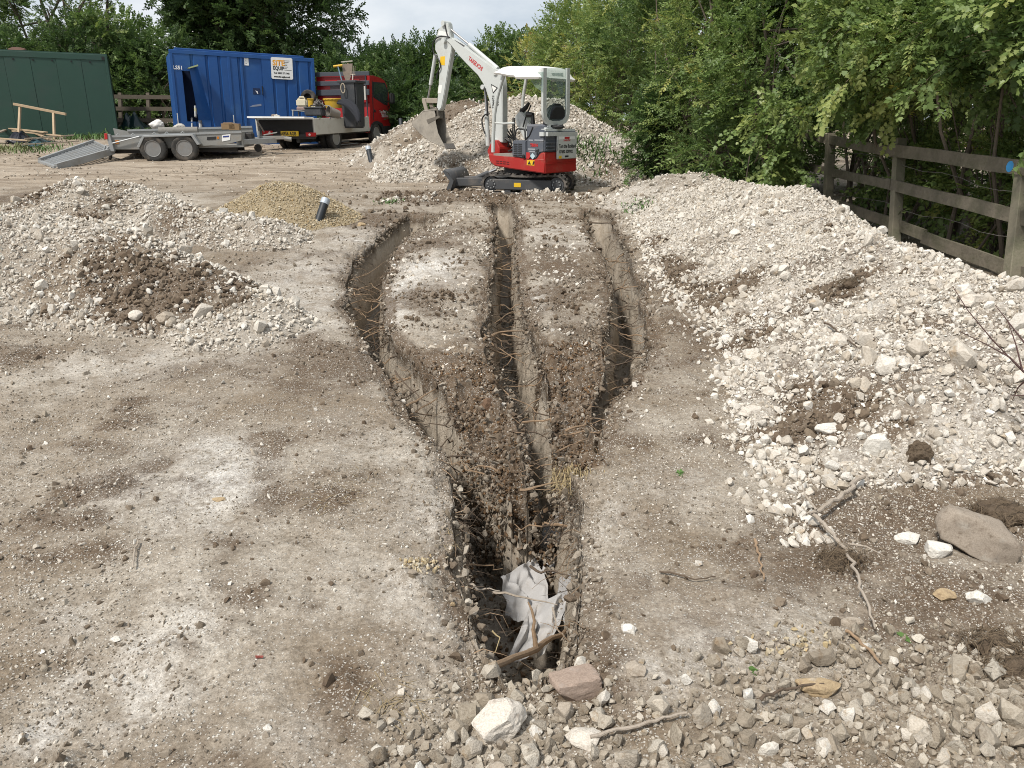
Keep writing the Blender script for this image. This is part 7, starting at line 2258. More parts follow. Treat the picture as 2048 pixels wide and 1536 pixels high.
mb = MB(); mb.tube([UF.P(*UF.ab(*Z5(x, y), -.06), -.06) for x, y in ((640, 690), (690, 640), (740, 520))], .012, 6)
for x in (440, 462): mb.tube([UF.P(*UF.ab(*Z5(x, 690), -.35), -.35), UF.P(*UF.ab(*Z5(x + 18, 560), -.35), -.35), UF.P(*UF.ab(*Z5(x + 22, 390), -.35), -.35)], .012, 6)
mb.build('control_rods', M_HOSE, digger, smooth=True)
mb = MB(); mb.tube([UF.P(*UF.ab(*Z5(x, y), -.05), -.05) for x, y in ((210, 462), (330, 468), (478, 462))], .016, 7); mb.build('cross_rail', M_DLIGHT, digger, smooth=True)
# canopy posts, roof, rear window
def post(fr, pts, c, r=.024):
    mb = MB(); mb.tube([fr.P(*fr.ab(*Z4(*p), c), c) for p in pts], r, 9); return mb.build('canopy_post', M_DLIGHT, digger, smooth=True)
post(UF, [(690, 1140), (692, 1000), (700, 830), (722, 690), (755, 570), (790, 470), (800, 445)], -.05, .032)
post(UF, [(935, 775), (938, 700), (950, 620), (962, 555), (975, 480)], -W2 + .06, .03)
rt = UF.ab(*Z4(990, 378), -.4)[1]
def zat(fr, p, c=0): return fr.ab(*Z4(*p), c)[1]
zr1 = RF.ab(*Z4(1120, 475))[1]; zr0 = RF.ab(*Z4(1120, 425))[1]
# roof: shell with drooped lips and a raised middle, about 1.0 x 1.0 m
xc_r = -UF.ab(*Z4(1062, 480))[0]                 # rear edge of the roof along the flank
xc_f = -UF.ab(*Z4(722, 410))[0]
ztop_ = UF.ab(*Z4(1050, 420))[1] + .01
zbot = UF.ab(*Z4(1050, 495))[1]
nx_, ny_ = 25, 21
vs, fs = [], []
for lay in (0, 1):
    for i in range(nx_):
        for j in range(ny_):
            u_ = i / (nx_ - 1); v_ = j / (ny_ - 1)
            x = xc_r - .06 + (xc_f - xc_r + .10) * u_; y = -HW - .05 + (W2 + .10) * v_
            ex = min(u_, 1 - u_) * (xc_f - xc_r); ey = min(v_, 1 - v_) * W2
            e_ = min(ex, ey)
            drop = (1 - sstep(0, .10, e_)) * (ztop_ - zbot) * (.85 if u_ > .5 else 1.05)
            drop *= 1.0 - .35 * sstep(.55, 1.0, u_)
            z = ztop_ - drop + .03 * sstep(.10, .16, e_) * (1 - .5 * abs(v_ - .5)) - .035 * (1 - u_) - (.03 if lay else 0)
            p = dgc + f_ * x + l_ * y + UP * z
            if lay: p = dgc + f_ * (x + (xc_f - xc_r) * .03 * (.5 - u_) * 2 * .8) + l_ * (y * .965) + UP * z
            vs.append(p)
for lay in (0, 1):
    o_ = lay * nx_ * ny_
    for i in range(nx_ - 1):
        for j in range(ny_ - 1):
            f4 = (o_ + i * ny_ + j, o_ + i * ny_ + j + 1, o_ + (i + 1) * ny_ + j + 1, o_ + (i + 1) * ny_ + j)
            fs.append(f4 if lay == 0 else f4[::-1])
rimidx = [(i, 0) for i in range(nx_)] + [(nx_ - 1, j) for j in range(1, ny_)] + [(i, ny_ - 1) for i in range(nx_ - 2, -1, -1)] + [(0, j) for j in range(ny_ - 2, 0, -1)]
for k in range(len(rimidx)):
    (a, b), (c, d) = rimidx[k], rimidx[(k + 1) % len(rimidx)]
    fs.append((a * ny_ + b, c * ny_ + d, nx_ * ny_ + c * ny_ + d, nx_ * ny_ + a * ny_ + b))
MB().add(vs, fs).build('canopy_roof', M_DWHITE, digger, smooth=True)
# rear window frame with pane
xw = xr_ + .10
WF = Fr(dgc + f_ * xw, -l_)
fo = [(1100, 440), (1098, 800), (1103, 860), (1130, 905), (1170, 915), (1250, 912), (1290, 895), (1315, 850), (1320, 800), (1322, 440)]
fi = [(1128, 440), (1126, 800), (1132, 845), (1150, 872), (1180, 880), (1240, 878), (1268, 868), (1290, 835), (1296, 800), (1298, 440)]
Po, Pi = [WF.ab(*Z4(*p)) for p in fo], [WF.ab(*Z4(*p)) for p in fi]
mb = MB(); vs = []; n = len(Po)
for c in (-.02, .02):
    vs += [WF.P(a, b, c) for a, b in Po] + [WF.P(a, b, c) for a, b in Pi]
fs = []
for i in range(n - 1):
    fs += [(i, i + 1, n + i + 1, n + i), (2 * n + i, 3 * n + i, 3 * n + i + 1, 2 * n + i + 1), (i, 2 * n + i, 2 * n + i + 1, i + 1), (n + i, n + i + 1, 3 * n + i + 1, 3 * n + i)]
mb.add(vs, fs); wfr = mb.build('rear_window_frame', M_DLIGHT, digger, smooth=True)
mb = MB(); WF.slab(mb, Pi, .006, 0); mb.build('pane', glass_mat('scuffed_pane', (.34, .42, .42), .16, .2), wfr)
sp_ = [Z4(*p) for p in ((978, 485), (1108, 470), (1102, 640), (1040, 600), (1000, 540))]
mb = MB(); UF.slab(mb, UF.poly(sp_, -.02), .005, -.02); mb.build('side_pane', MATS['scuffed_pane'], digger)
mb = MB(); mb.tube([WF.P(*WF.ab(*Z4(1160, 905)), 0), WF.P(*WF.ab(*Z4(1158, 950)), -.02)], .03, 8); mb.tube([WF.P(*WF.ab(*Z4(1120, 945)), .0), WF.P(*WF.ab(*Z4(1260, 935)), .0)], .025, 6)
mb.build('window_foot', M_DLIGHT, digger)
hm = hero_mesh('glove', 91, (.26, .12, .07), rough=.2); hm.materials.append(M_HOSE); o = link_mesh('cloth', hm); o.location = RF.P(RF.ab(*Z4(1240, 940))[0], zd + .03, -.03); tag(o, 'crumpled dark cloth lying on the digger tail below the rear window', 'cloth')
sh = [Z4(*p) for p in ((1190, 480), (1290, 480), (1290, 650), (1260, 660), (1230, 560))]
mb = MB(); WF.slab(mb, [WF.ab(*p) for p in sh], .003, -.04); mb.build('torn_film', glass_mat('milky_film', (.55, .58, .58), .3, .4), wfr)

# boom, arm, rams, bucket: outlines read on the boom's own plane
BPT = lambda p, c=0.0: BF.P(*BF.ab(*Z4(*p)), c)
boom_pts = [(322, 235), (298, 215), (318, 182), (352, 190), (420, 238), (520, 310), (640, 398), (725, 458), (752, 500), (765, 600), (768, 760), (768, 1060), (700, 1060), (690, 860), (660, 720), (632, 640), (608, 575), (560, 500), (480, 420), (400, 335), (345, 262)]
dpart(BF, [Z4(*p) for p in boom_pts], .15, .075, 'boom', M_DLIGHT, bevel=.014, seg=2, smooth=True)
for p0_, r_, t_w in (((312, 215), .045, .24), ((735, 475), .05, .20), ((630, 600), .04, .20), ((300, 72), .045, .18), ((735, 1050), .05, .26)):
    MB().lathe([(0, -t_w / 2), (r_, -t_w / 2), (r_, t_w / 2), (0, t_w / 2)], BPT(p0_), n=14, m=BF.rotz()).build('pivot_pin', M_DLIGHT, digger, smooth=True)
arm_pts = [(283, 62), (318, 66), (330, 150), (345, 240), (346, 285), (318, 450), (290, 620), (262, 770), (240, 800), (218, 775), (232, 640), (240, 500), (236, 380), (222, 320), (206, 290), (206, 220), (232, 120)]
dpart(BF, [Z4(*p) for p in arm_pts], .11, .055, 'arm', M_DLIGHT, bevel=.012, seg=2, smooth=True)
dpart(BF, [Z4(*p) for p in ((240, 130), (318, 145), (322, 178), (232, 165))], .004, .058, 'decal', M_DWHITE, bevel=0)
dpart(BF, [Z4(*p) for p in ((252, 345), (290, 342), (288, 418), (248, 415))], .004, .058, 'decal', M_DECAL_Y, bevel=0)
dpart(BF, [Z4(*p) for p in ((238, 585), (268, 582), (258, 650), (230, 652))], .004, .058, 'decal', M_DWHITE, bevel=0)
# name along the boom
a0 = BF.ab(*Z4(482, 372), .08); a1 = BF.ab(*Z4(600, 470), .08)
ang = math.atan2(a1[1] - a0[1], a1[0] - a0[0]); ln = math.hypot(a1[0] - a0[0], a1[1] - a0[1])
text_mesh('TAKEUCHI', ln * .24, BF, a0[0], a0[1], .0765, M_DECAL_R, digger, bold=.004, rot=ang, sx=.82)
n0_ = BF.ab(*Z4(682, 690), .08); n1_ = BF.ab(*Z4(686, 800), .08)
for s, p, q in (('529902', (680, 668), (684, 800)), ('07450', (712, 660), (720, 800))):
    q0_ = BF.ab(*Z4(*p), .08); q1_ = BF.ab(*Z4(*q), .08)
    L_ = math.hypot(q1_[0] - q0_[0], q1_[1] - q0_[1])
    text_mesh(s, L_ * .27, BF, q0_[0], q0_[1], .0768, M_BLACKP, digger, bold=.002, rot=math.atan2(q1_[1] - q0_[1], q1_[0] - q0_[0]))
mb = MB(); BF.slab(mb, [BF.ab(*Z4(*p), .08) for p in ((672, 572), (730, 605), (688, 655))], .002, .0775); mb.build('triangle_decal', M_BLACKP, digger)
mb = MB(); BF.slab(mb, [BF.ab(*Z4(*p), .08) for p in ((679, 585), (718, 607), (690, 640))], .002, .079); mb.build('triangle_decal_face', M_DWHITE, digger)
def ram(p0_, pm, p1_, c, r0, r1, name='ram'):
    a, m_, b = BPT(p0_, c), BPT(pm, c), BPT(p1_, c)
    o = MB().tube([a, m_], r0, 12).build(name, M_DLIGHT, digger, smooth=True)
    MB().tube([m_, b], r1, 10).build('rod', M_CHROME, o, smooth=True)
    return o
ram((728, 445), (492, 245), (322, 105), 0.0, .038, .019)                # along the top of the boom
ram((655, 1085), (640, 800), (630, 600), .02, .042, .022)              # lifting ram in front of the post
ram((212, 325), (170, 580), (150, 690), 0.0, .034, .017)               # bucket ram
ram((760, 1060), (752, 900), (750, 700), -.1, .04, .03)
# links and bucket
mb = MB(); mb.beam(BPT((120, 710), .05), BPT((245, 712), .05), .03, .09); mb.beam(BPT((120, 710), -.05), BPT((245, 712), -.05), .03, .09)
mb.beam(BPT((138, 700), .08), BPT((165, 800), .08), .03, .08); mb.beam(BPT((138, 700), -.08), BPT((165, 800), -.08), .03, .08); mb.build('bucket_link', pmat('worn_link', (.30, .26, .21), rough=.6, var=.3), digger, bevel=.006)
BW = .27
bside = [(150, 800), (242, 790), (252, 830), (256, 900), (275, 985), (330, 1092), (290, 1080), (215, 1050), (130, 985), (62, 912), (58, 890), (100, 850)]
shell = [(242, 790), (150, 800), (100, 850), (58, 890), (66, 915), (130, 985), (215, 1050), (290, 1080), (330, 1092)]
ab_ = [BF.ab(*Z4(*p)) for p in shell]
mb = MB(); vs = []
for k, (a, b) in enumerate(ab_):
    for c in (-BW / 2, BW / 2): vs.append(BF.P(a, b, c))
n = len(ab_)
mb.add(vs, [(2 * i, 2 * i + 1, 2 * i + 3, 2 * i + 2) for i in range(n - 1)])
bsh = mb.build('bucket', M_BUCKET, digger, smooth=True); md = bsh.modifiers.new('t', 'SOLIDIFY'); md.thickness = .02; md.offset = 0
for c in (BW / 2, -BW / 2 + .015):
    mb = MB(); BF.slab(mb, [BF.ab(*Z4(*p)) for p in bside], .015, c); mb.build('bucket_side', M_BUCKET, bsh, bevel=.004)
mb = MB()
for k in range(5):
    c = -BW / 2 + .03 + k * (BW - .06) / 4
    e0, e1 = BPT((320, 1070), c), BPT((340, 1112), c); mb.beam(e0, e1, .035, .03)
mb.build('tooth', pmat('dark_worn_steel', (.14, .13, .12), var=.3), bsh)
mb = MB(); BF.slab(mb, [BF.ab(*Z4(*p)) for p in ((130, 790), (250, 770), (258, 860), (140, 900))], .14, .07); mb.build('bucket_ears', pmat('muddy_steel', (.13, .115, .095), var=.4, scale=20, bump=.5), bsh, bevel=.01)
dpart(BF, [Z4(*p) for p in ((135, 870), (240, 835), (248, 850), (150, 905))], .005, BW / 2 + .004, 'bucket_mud', MATS['muddy_steel'], bevel=0, parent=bsh)
# hoses
def hose(pts, c, r=.012, par=digger):
    q = [BPT(p, c) for p in pts]
    sm = []
    for i in range(len(q) - 1):
        p0_, p1_, p2_, p3_ = q[max(i - 1, 0)], q[i], q[i + 1], q[min(i + 2, len(q) - 1)]
        for t in np.linspace(0, 1, 5, endpoint=False):
            sm.append(.5 * ((2 * p1_) + (-p0_ + p2_) * t + (2 * p0_ - 5 * p1_ + 4 * p2_ - p3_) * t * t + (-p0_ + 3 * p1_ - 3 * p2_ + p3_) * t ** 3))
    sm.append(q[-1])
    MB().tube(sm, r, 6).build('hose', M_HOSE, par, smooth=True)
hose([(352, 190), (300, 180), (245, 195), (216, 250), (225, 320), (262, 370), (278, 430), (255, 480), (248, 530)], .08)
hose([(312, 90), (325, 150), (345, 190), (420, 232), (470, 262)], .06, .014)
hose([(690, 822), (650, 830), (626, 870), (634, 930), (650, 985)], .09)
hose([(650, 610), (664, 680), (672, 760), (668, 840)], .09, .014)
hose([(760, 470), (775, 560), (778, 650)], -.02, .02)
for k in range(5): hose([(715 + k * 9, 950), (745 + k * 10, 985 + 6 * k), (790 + k * 8, 1030 + 4 * k), (800 + k * 7, 1085), (760 + k * 16, 1100 + k * 2)], -.06 - .05 * k, .013)
hose([(712, 900), (722, 960), (760, 1000), (840, 1060)], .0, .02)
hm = MB(); hm.tube([BPT((722, 955), .04), BPT((745, 985), -.02)], .05, 8); hm.build('hose_clamp', pmat('rust_clamp', (.12, .06, .045)), digger)

# undercarriage
TF = Fr(dgc + lt * .49, -ft)
tl, trt = TF.ab(*Z4(595, 1395)), TF.ab(*Z4(1295, 1410))
tz1 = TF.ab(*Z4(900, 1325))[1]; tz0 = TF.ab(*Z4(1000, 1492))[1]
print('digger', xr_, xf_, 'track', tl, trt, tz0, tz1, 'roof', xc_r, xc_f, zbot, ztop_, 'BF front', -BF.ab(985, 300)[0])
rad = (tz1 - tz0) / 2
zc_ = (tz1 + tz0) / 2
def track(c0, c1):
    """rubber belt with lugs between the offsets c0 and c1, sprocket, idler, rollers, frame"""
    aL, aR = tl[0] + rad, trt[0] - rad
    path = []
    for k in range(15):
        t = math.pi / 2 + math.pi * k / 14; path.append((aL + rad * math.cos(t), zc_ + rad * math.sin(t)))
    for k in range(1, 20): path.append((aL + (aR - aL) * k / 20, zc_ - rad))
    for k in range(15):
        t = -math.pi / 2 + math.pi * k / 14; path.append((aR + rad * math.cos(t), zc_ + rad * math.sin(t)))
    for k in range(1, 20):
        u_ = k / 20; path.append((aR + (aL - aR) * u_, zc_ + rad - .016 * math.sin(math.pi * u_) ** 2))
    n = len(path)
    mb = MB(); vs = []
    ctr = lambda a, b: (min(max(a, aL), aR), zc_)
    inn = []
    for a, b in path:
        ca, cb = ctr(a, b); d = math.hypot(a - ca, b - cb); k = (d - .032) / d
        inn.append((ca + (a - ca) * k, cb + (b - cb) * k))
    for c in (c0, c1): vs += [TF.P(a, b, c) for a, b in path] + [TF.P(a, b, c) for a, b in inn]
    fs = []
    for i in range(n):
        j = (i + 1) % n
        fs += [(i, j, 2 * n + j, 2 * n + i), (n + i, 3 * n + i, 3 * n + j, n + j), (i, n + i, n + j, j), (2 * n + i, 2 * n + j, 3 * n + j, 3 * n + i)]
    mb.add(vs, fs)
    tr = mb.build('track', M_TRACK, digger)
    lg = MB()
    for i in range(n):
        a, b = path[i]; a2, b2 = path[(i + 1) % n]
        ma, mb2 = (a + a2) / 2, (b + b2) / 2
        ca, cb = ctr(ma, mb2); d = math.hypot(ma - ca, mb2 - cb) + 1e-6
        na, nb = (ma - ca) / d, (mb2 - cb) / d
        sh_ = .3 if i % 2 else -.3
        s0_, s1_l = (c0 + (c1 - c0) * (.02 if i % 2 else .42)), (c0 + (c1 - c0) * (.58 if i % 2 else .98))
        p0_ = TF.P(ma + na * .010, mb2 + nb * .010, s0_); p1_ = TF.P(ma + na * .010, mb2 + nb * .010, s1_l)
        lg.beam(p0_, p1_, .034, .026, up=tuple((TF.u * na + TF.w * nb)))
    lg.build('lugs', M_TRACK, tr)['kind'] = 'stuff'
    fr_ = MB(); cs = sorted((c0, c1)); mid0, mid1 = cs[0] + .04, cs[1] - .015
    TF.slab(fr_, [(aL + rad * .3, zc_ - rad * .55), (aR - rad * .55, zc_ - rad * .62), (aR - rad * .5, zc_ + rad * .45), (aL + rad * .1, zc_ + rad * .52)], mid1 - mid0, mid1)
    fr_.build('track_frame', M_TFRAME, digger, bevel=.012)
    for a, nm in ((aR, 'sprocket'), (aL, 'idler')):
        M2 = TF.rotz()
        o = MB().lathe([(0, cs[0] - cs[1] + .06), (rad * .74, cs[0] - cs[1] + .06), (rad * .74, -.03), (rad * .52, -.03), (rad * .5, -.012), (rad * .3, -.01), (rad * .28, .0), (0, .002)], TF.P(a, zc_, cs[1]), n=20, m=M2).build(nm, M_TFRAME, digger, smooth=True)
        bl = MB()
        for k in range(8): t = 2 * math.pi * k / 8; bl.lathe([(0.0, 0), (.012, 0), (.012, .012), (0, .014)], TF.P(a + rad * .4 * math.cos(t), zc_ + rad * .4 * math.sin(t), cs[1] - .012), n=6, m=M2)
        bl.build('bolts', M_GALV, o)['kind'] = 'stuff'
    for k in range(3):
        a = aL + (aR - aL) * (.25 + .25 * k)
        MB().lathe([(0, cs[0] - cs[1] + .05), (.055, cs[0] - cs[1] + .05), (.055, -.03), (0, -.028)], TF.P(a, zc_ - rad * .66, cs[1]), n=12, m=TF.rotz()).build('roller', M_TFRAME, digger)
track(-.23, 0.0)
track(-.98, -.75)
q = TF.ab(*Z4(890, 1410)); mb = MB(); TF.slab(mb, [(q[0] - .06, q[1] - .04), (q[0] + .06, q[1] - .04), (q[0] + .06, q[1] + .03), (q[0] - .06, q[1] + .03)], .003, -.011); mb.build('decal', M_DECAL_Y, digger)
mid_a = (tl[0] + trt[0]) / 2
mb = MB(); TF.box(mb, mid_a - .34, mid_a + .34, zc_ - .05, zc_ + rad + .03, -.78, -.2); mb.build('centre_frame', M_DARKMETAL, digger, bevel=.03)
MB().lathe([(.34, zc_ + rad - .02), (.34, .50), (.30, .50), (.30, zc_ + rad)], dgc, n=28).build('slew_ring', M_DARKMETAL, digger)
# dozer blade on two arms
ba = TF.ab(*Z4(300, 1400)); bt = TF.ab(*Z4(300, 1292))[1]; bb = TF.ab(*Z4(310, 1462))[1]
prof = []
for k in range(9):
    t = k / 8; z = bb + (bt - bb) * t
    prof.append((ba[0] + .075 * math.sin(math.pi * t) - .05 * (t > .9) + .02, z))
vs = []
for a, b in prof:
    for c in (-1.0, .02): vs.append(TF.P(a, b, c))
mb = MB().add(vs, [(2 * i, 2 * i + 1, 2 * i + 3, 2 * i + 2) for i in range(len(prof) - 1)])
o = mb.build('dozer_blade', M_TFRAME, digger, smooth=True); md = o.modifiers.new('t', 'SOLIDIFY'); md.thickness = .025
mb = MB(); TF.slab(mb, [(prof[0][0] - .03, prof[0][1]), (prof[0][0] + .06, prof[0][1]), (prof[4][0] + .05, prof[4][1]), (prof[8][0] + .03, prof[8][1]), (prof[8][0] - .03, prof[8][1]), (prof[4][0] - .02, prof[4][1])], .02, .03); mb.build('blade_end', M_TFRAME, o)
arm0, arm1 = [TF.ab(*Z4(*p)) for p in ((330, 1395), (610, 1385))]
for c in (-.26, -.72):
    mb = MB(); mb.beam(TF.P(arm0[0], arm0[1], c), TF.P(mid_a, arm1[1] + .0, c), .09, .14); mb.build('blade_arm', M_TFRAME, digger, bevel=.01)
p0_, p1_ = TF.ab(*Z4(560, 1350), -.49), TF.ab(*Z4(720, 1280), -.49)
o = MB().tube([TF.P(*p0_, -.49), TF.P(p0_[0] * .4 + p1_[0] * .6, p0_[1] * .4 + p1_[1] * .6, -.49)], .045, 10).build('blade_ram', M_TFRAME, digger, smooth=True)
MB().tube([TF.P(p0_[0] * .4 + p1_[0] * .6, p0_[1] * .4 + p1_[1] * .6, -.49), TF.P(*p1_, -.49)], .024, 8).build('rod', M_CHROME, o, smooth=True)
# ------------------------------------------------------------------ small things
M_ROOT = pmat('tan_root', (0.27, 0.185, 0.115), rough=0.85, var=0.35, scale=20, bump=0.3)
M_ROOTD = pmat('dark_root', (0.10, 0.072, 0.05), rough=0.9, var=0.4, scale=20, bump=0.3)
M_STICK = pmat('pale_dead_wood', (0.34, 0.29, 0.235), rough=0.85, var=0.25, scale=14, bump=0.5, dirt=(0.22, 0.17, 0.12), dirt_amt=0.4, dirt_scale=9)
M_STRAW = pmat('dry_straw', (0.36, 0.28, 0.15), rough=0.8, var=0.3, scale=10, bump=0)
M_DSTRAW = pmat('dull_straw', (0.24, 0.185, 0.105), rough=0.9, var=0.3, scale=10, bump=0)
M_GRASS = pmat('green_blades', (0.08, 0.15, 0.035), rough=0.6, var=0.35, scale=6, bump=0)
M_SHEET = pmat('grey_white_fleece', (0.40, 0.39, 0.38), rough=0.85, var=0.08, scale=5, bump=0.25, dirt=(0.30, 0.25, 0.19), dirt_amt=0.35, dirt_scale=7, bscale=120)

def onsurf(px, py, lift=0.0):
    p = hit(px, py); p = np.array(p); p[2] += lift
    return p

def wiggle(p, q, amp, n=7, seed=0, sag=0.0):
    rng = np.random.default_rng(seed)
    p, q = np.array(p, float), np.array(q, float)
    out = []
    off = np.zeros(3)
    for i in range(n):
        t = i / (n - 1)
        off = off * .7 + rng.normal(size=3) * amp
        w = math.sin(math.pi * min(1, t * 1.2)) if t < .83 else 1
        out.append(p + (q - p) * t + off * w + np.array([0, 0, -sag * math.sin(math.pi * t)]))
    return out

def stick(pxs, r0, r1, mat, name, label, cat='stick', lift=0.012, forks=(), seed=0):
    rng = np.random.default_rng(seed)
    P = [onsurf(px, py, lift + r0) for px, py in pxs]
    sm = []
    for i in range(len(P) - 1):
        for t in (0, .25, .5, .75): sm.append(P[i] * (1 - t) + P[i + 1] * t + rng.normal(size=3) * r0 * .5)
    sm.append(P[-1])
    k = len(sm)
    root = empty(name, P[0], label, cat)
    MB().tube(sm, [(r0 + (r1 - r0) * i / (k - 1)) * rng.uniform(.85, 1.15) for i in range(k)], 8).build('stem', mat, root, smooth=True)
    for f in forks:
        Q = [onsurf(px, py, lift + l) for px, py, l in f]
        MB().tube(Q, [r0 * .5, r0 * .35, r0 * .12][:len(Q)] if len(Q) <= 3 else list(np.linspace(r0 * .5, r0 * .12, len(Q))), 6).build('side_twig', mat, root, smooth=True)
    return root

stick([(1718, 972), (1690, 1003), (1660, 1028), (1628, 1050), (1652, 1082), (1680, 1108), (1700, 1150), (1714, 1190), (1730, 1232), (1745, 1284)], .011, .004, M_STICK, 'branch', 'long pale bare branch lying below the chalk bank, bent in the middle', 'branch', .045, [[(1628, 1050, .03), (1604, 1032, .06), (1590, 1008, .10)], [(1690, 1120, .03), (1725, 1135, .05), (1762, 1150, .04)], [(1628, 1050, .02), (1612, 1056, .03), (1600, 1060, .02)]], 3)
stick([(1509, 1088), (1514, 1110), (1520, 1138), (1527, 1165)], .006, .004, M_ROOT, 'stick', 'short reddish twig lying on bare earth left of the pale branch', seed=4)
stick([(1690, 1268), (1720, 1292), (1742, 1312), (1760, 1336)], .006, .005, M_ROOT, 'stick', 'orange-brown peeled stick pointing into the stony bank', seed=5)
stick([(1518, 1418), (1550, 1404), (1590, 1394), (1645, 1386)], .006, .003, M_ROOTD, 'stick', 'dark twig lying across the stones at the front', seed=6, lift=.03)
stick([(1180, 1488), (1250, 1470), (1310, 1452), (1372, 1440)], .006, .004, M_STICK, 'stick', 'long thin pale stick lying over the rubble at the bottom', seed=7, lift=.02)
stick([(1320, 1148), (1360, 1158), (1390, 1166), (1430, 1160)], .004, .002, M_ROOTD, 'stick', 'curved dark root fibre on the bare earth right of the trench', seed=8)
stick([(278, 1088), (270, 1110), (268, 1142)], .004, .003, M_STICK, 'stick', 'short pale twig on the bare earth at the left', seed=9)
stick([(1648, 655), (1670, 668), (1690, 690), (1712, 706)], .007, .004, M_ROOTD, 'stick', 'dark bent twig lying on the white chalk bank', seed=10, lift=.03)
stick([(1598, 460), (1625, 448), (1655, 436)], .008, .004, M_STICK, 'stick', 'grey curved stick on the far part of the chalk bank', seed=11, lift=.03)
stick([(1278, 345), (1275, 330), (1268, 312), (1258, 296)], .025, .012, M_STICK, 'stick', 'pale forked stick standing against the hedge by the tall heap', seed=12)
stick([(1215, 385), (1235, 372), (1256, 380)], .02, .01, M_STICK, 'stick', 'pale broken stick lying at the hedge foot by the digger', seed=13)
stick([(1285, 392), (1262, 370), (1240, 356)], .02, .008, M_STICK, 'stick', 'pale stick leaning on the grey mound by the hedge', seed=14)

# stick across the near end of the trench
p0_, p1_ = onsurf(982, 1350, .03), onsurf(1130, 1268, .02)
o = empty('branch', p0_, 'thick tan root branch bridging the near end of the trench', 'branch')
mb = MB(); q = wiggle(p0_, p1_, .006, 9, 3); mb.tube(q, [.013, .0125, .012, .012, .0135, .012, .010, .009, .007], 9); mb.build('stem', M_ROOT, o, smooth=True)
s_ = np.array(q[4]); dz_ = np.array(pd(1062, 1235, np.dot(s_ - np.array([0, 0, CAM_H]), [0, CP, -SP])))
MB().tube(wiggle(s_, dz_ + np.array([.0, .02, .06]), .006, 6, 5), [.011, .009, .007, .006, .005, .003], 7).build('side_twig', M_ROOT, o, smooth=True)
MB().tube(wiggle(s_, onsurf(1040, 1312, -.0), .006, 5, 6), [.012, .009, .007, .005, .003], 7).build('side_twig', M_ROOT, o, smooth=True)

# bare shoots coming in at the right edge
b = onsurf(2040, 850)
b = at(2080, 3.7) + np.array([0, 0, .35])
o = empty('bare_sapling', b, 'leafless dark red shoots rising at the right frame edge', 'sapling')
mb = MB()
for pts, dep in (([(2110, 800), (2045, 742), (1985, 680), (1935, 620), (1905, 572)], 3.5), ([(2060, 756), (2020, 715), (1975, 690), (1918, 662)], 3.5), ([(2060, 700), (2035, 668), (2010, 635), (1990, 610)], 3.6), ([(2045, 742), (2032, 690), (2015, 640)], 3.5), ([(2100, 800), (2060, 790), (2015, 792)], 3.4), ([(2052, 760), (2036, 775), (2025, 800)], 3.5)):
    q = [pd(px, py, dep + .05 * i) for i, (px, py) in enumerate(pts)]
    mb.tube(q, list(np.linspace(.0045, .0016, len(q))), 6)
base0 = pd(2110, 800, 3.5); mb.tube([base0, base0 * .5 + b * .5 + np.array([.03, 0, 0]), b - np.array([0, 0, .5])], [.0045, .006, .008], 6)
mb.build('stem', pmat('dark_red_twig', (.07, .035, .03), rough=.7), o, smooth=True)

# ------------------------------------------------------------------ roots torn open along the trench walls (pieces of the ground)
def root_line(q, r, mat):
    mb = MB(); n = len(q)
    mb.tube(q, [r * (1 - .75 * i / (n - 1)) for i in range(n)], 5)
    return mb
rng = np.random.default_rng(77)
def wallpt(side, y, dep):
    ll, lr, ml, mr, rl, rr = [float(v[0]) for v in trench_lines(np.array([y]))]
    x = {'ll': ll, 'lr': lr, 'ml': ml, 'mr': mr, 'rl': rl, 'rr': rr}[side]
    inw = 1 if side in ('ll', 'ml', 'rl') else -1
    return np.array([x + inw * (.02 + .07 * dep / DEPTH), y, float(zb(x, y)) - dep]), inw
made = 0
for side, n, ya, yb, lo, hi in (('ll', 20, 2.0, 8.5, .05, .35), ('lr', 20, 3.2, 8.0, .05, .3), ('ml', 30, 3.4, 10.5, .05, .4), ('mr', 26, 2.1, 10.5, .05, .4), ('rl', 16, 4.2, 9.5, .05, .35), ('rr', 24, 4.2, 10.0, .05, .4)):
    for i in range(n):
        y = rng.uniform(ya, yb); dep = rng.uniform(lo, hi)
        p, inw = wallpt(side, y, dep)
        L = rng.uniform(.10, .42)
        d = np.array([inw * rng.uniform(.5, 1), rng.uniform(-.9, .5), rng.uniform(-.35, .3)]); d /= np.linalg.norm(d)
        r = rng.uniform(.0022, .0058) * (1 + .10 * y)
        q = wiggle(p - d * .04, p + d * L, .010 + .006 * L * 4, 8, made + 100, sag=rng.uniform(-.01, .05))
        mt = M_ROOT if rng.random() < .5 else M_ROOTD
        mb = root_line(q, r, mt)
        if rng.random() < .6:
            k = rng.integers(3, 6); e = q[k] + d * L * rng.uniform(.2, .5) + rng.normal(size=3) * .07
            mb.tube(wiggle(q[k], e, .008, 5, made + 700), [r * .6, r * .5, r * .4, r * .3, r * .15], 4)
        mb.build('root', mt, ground_obj, smooth=True); made += 1
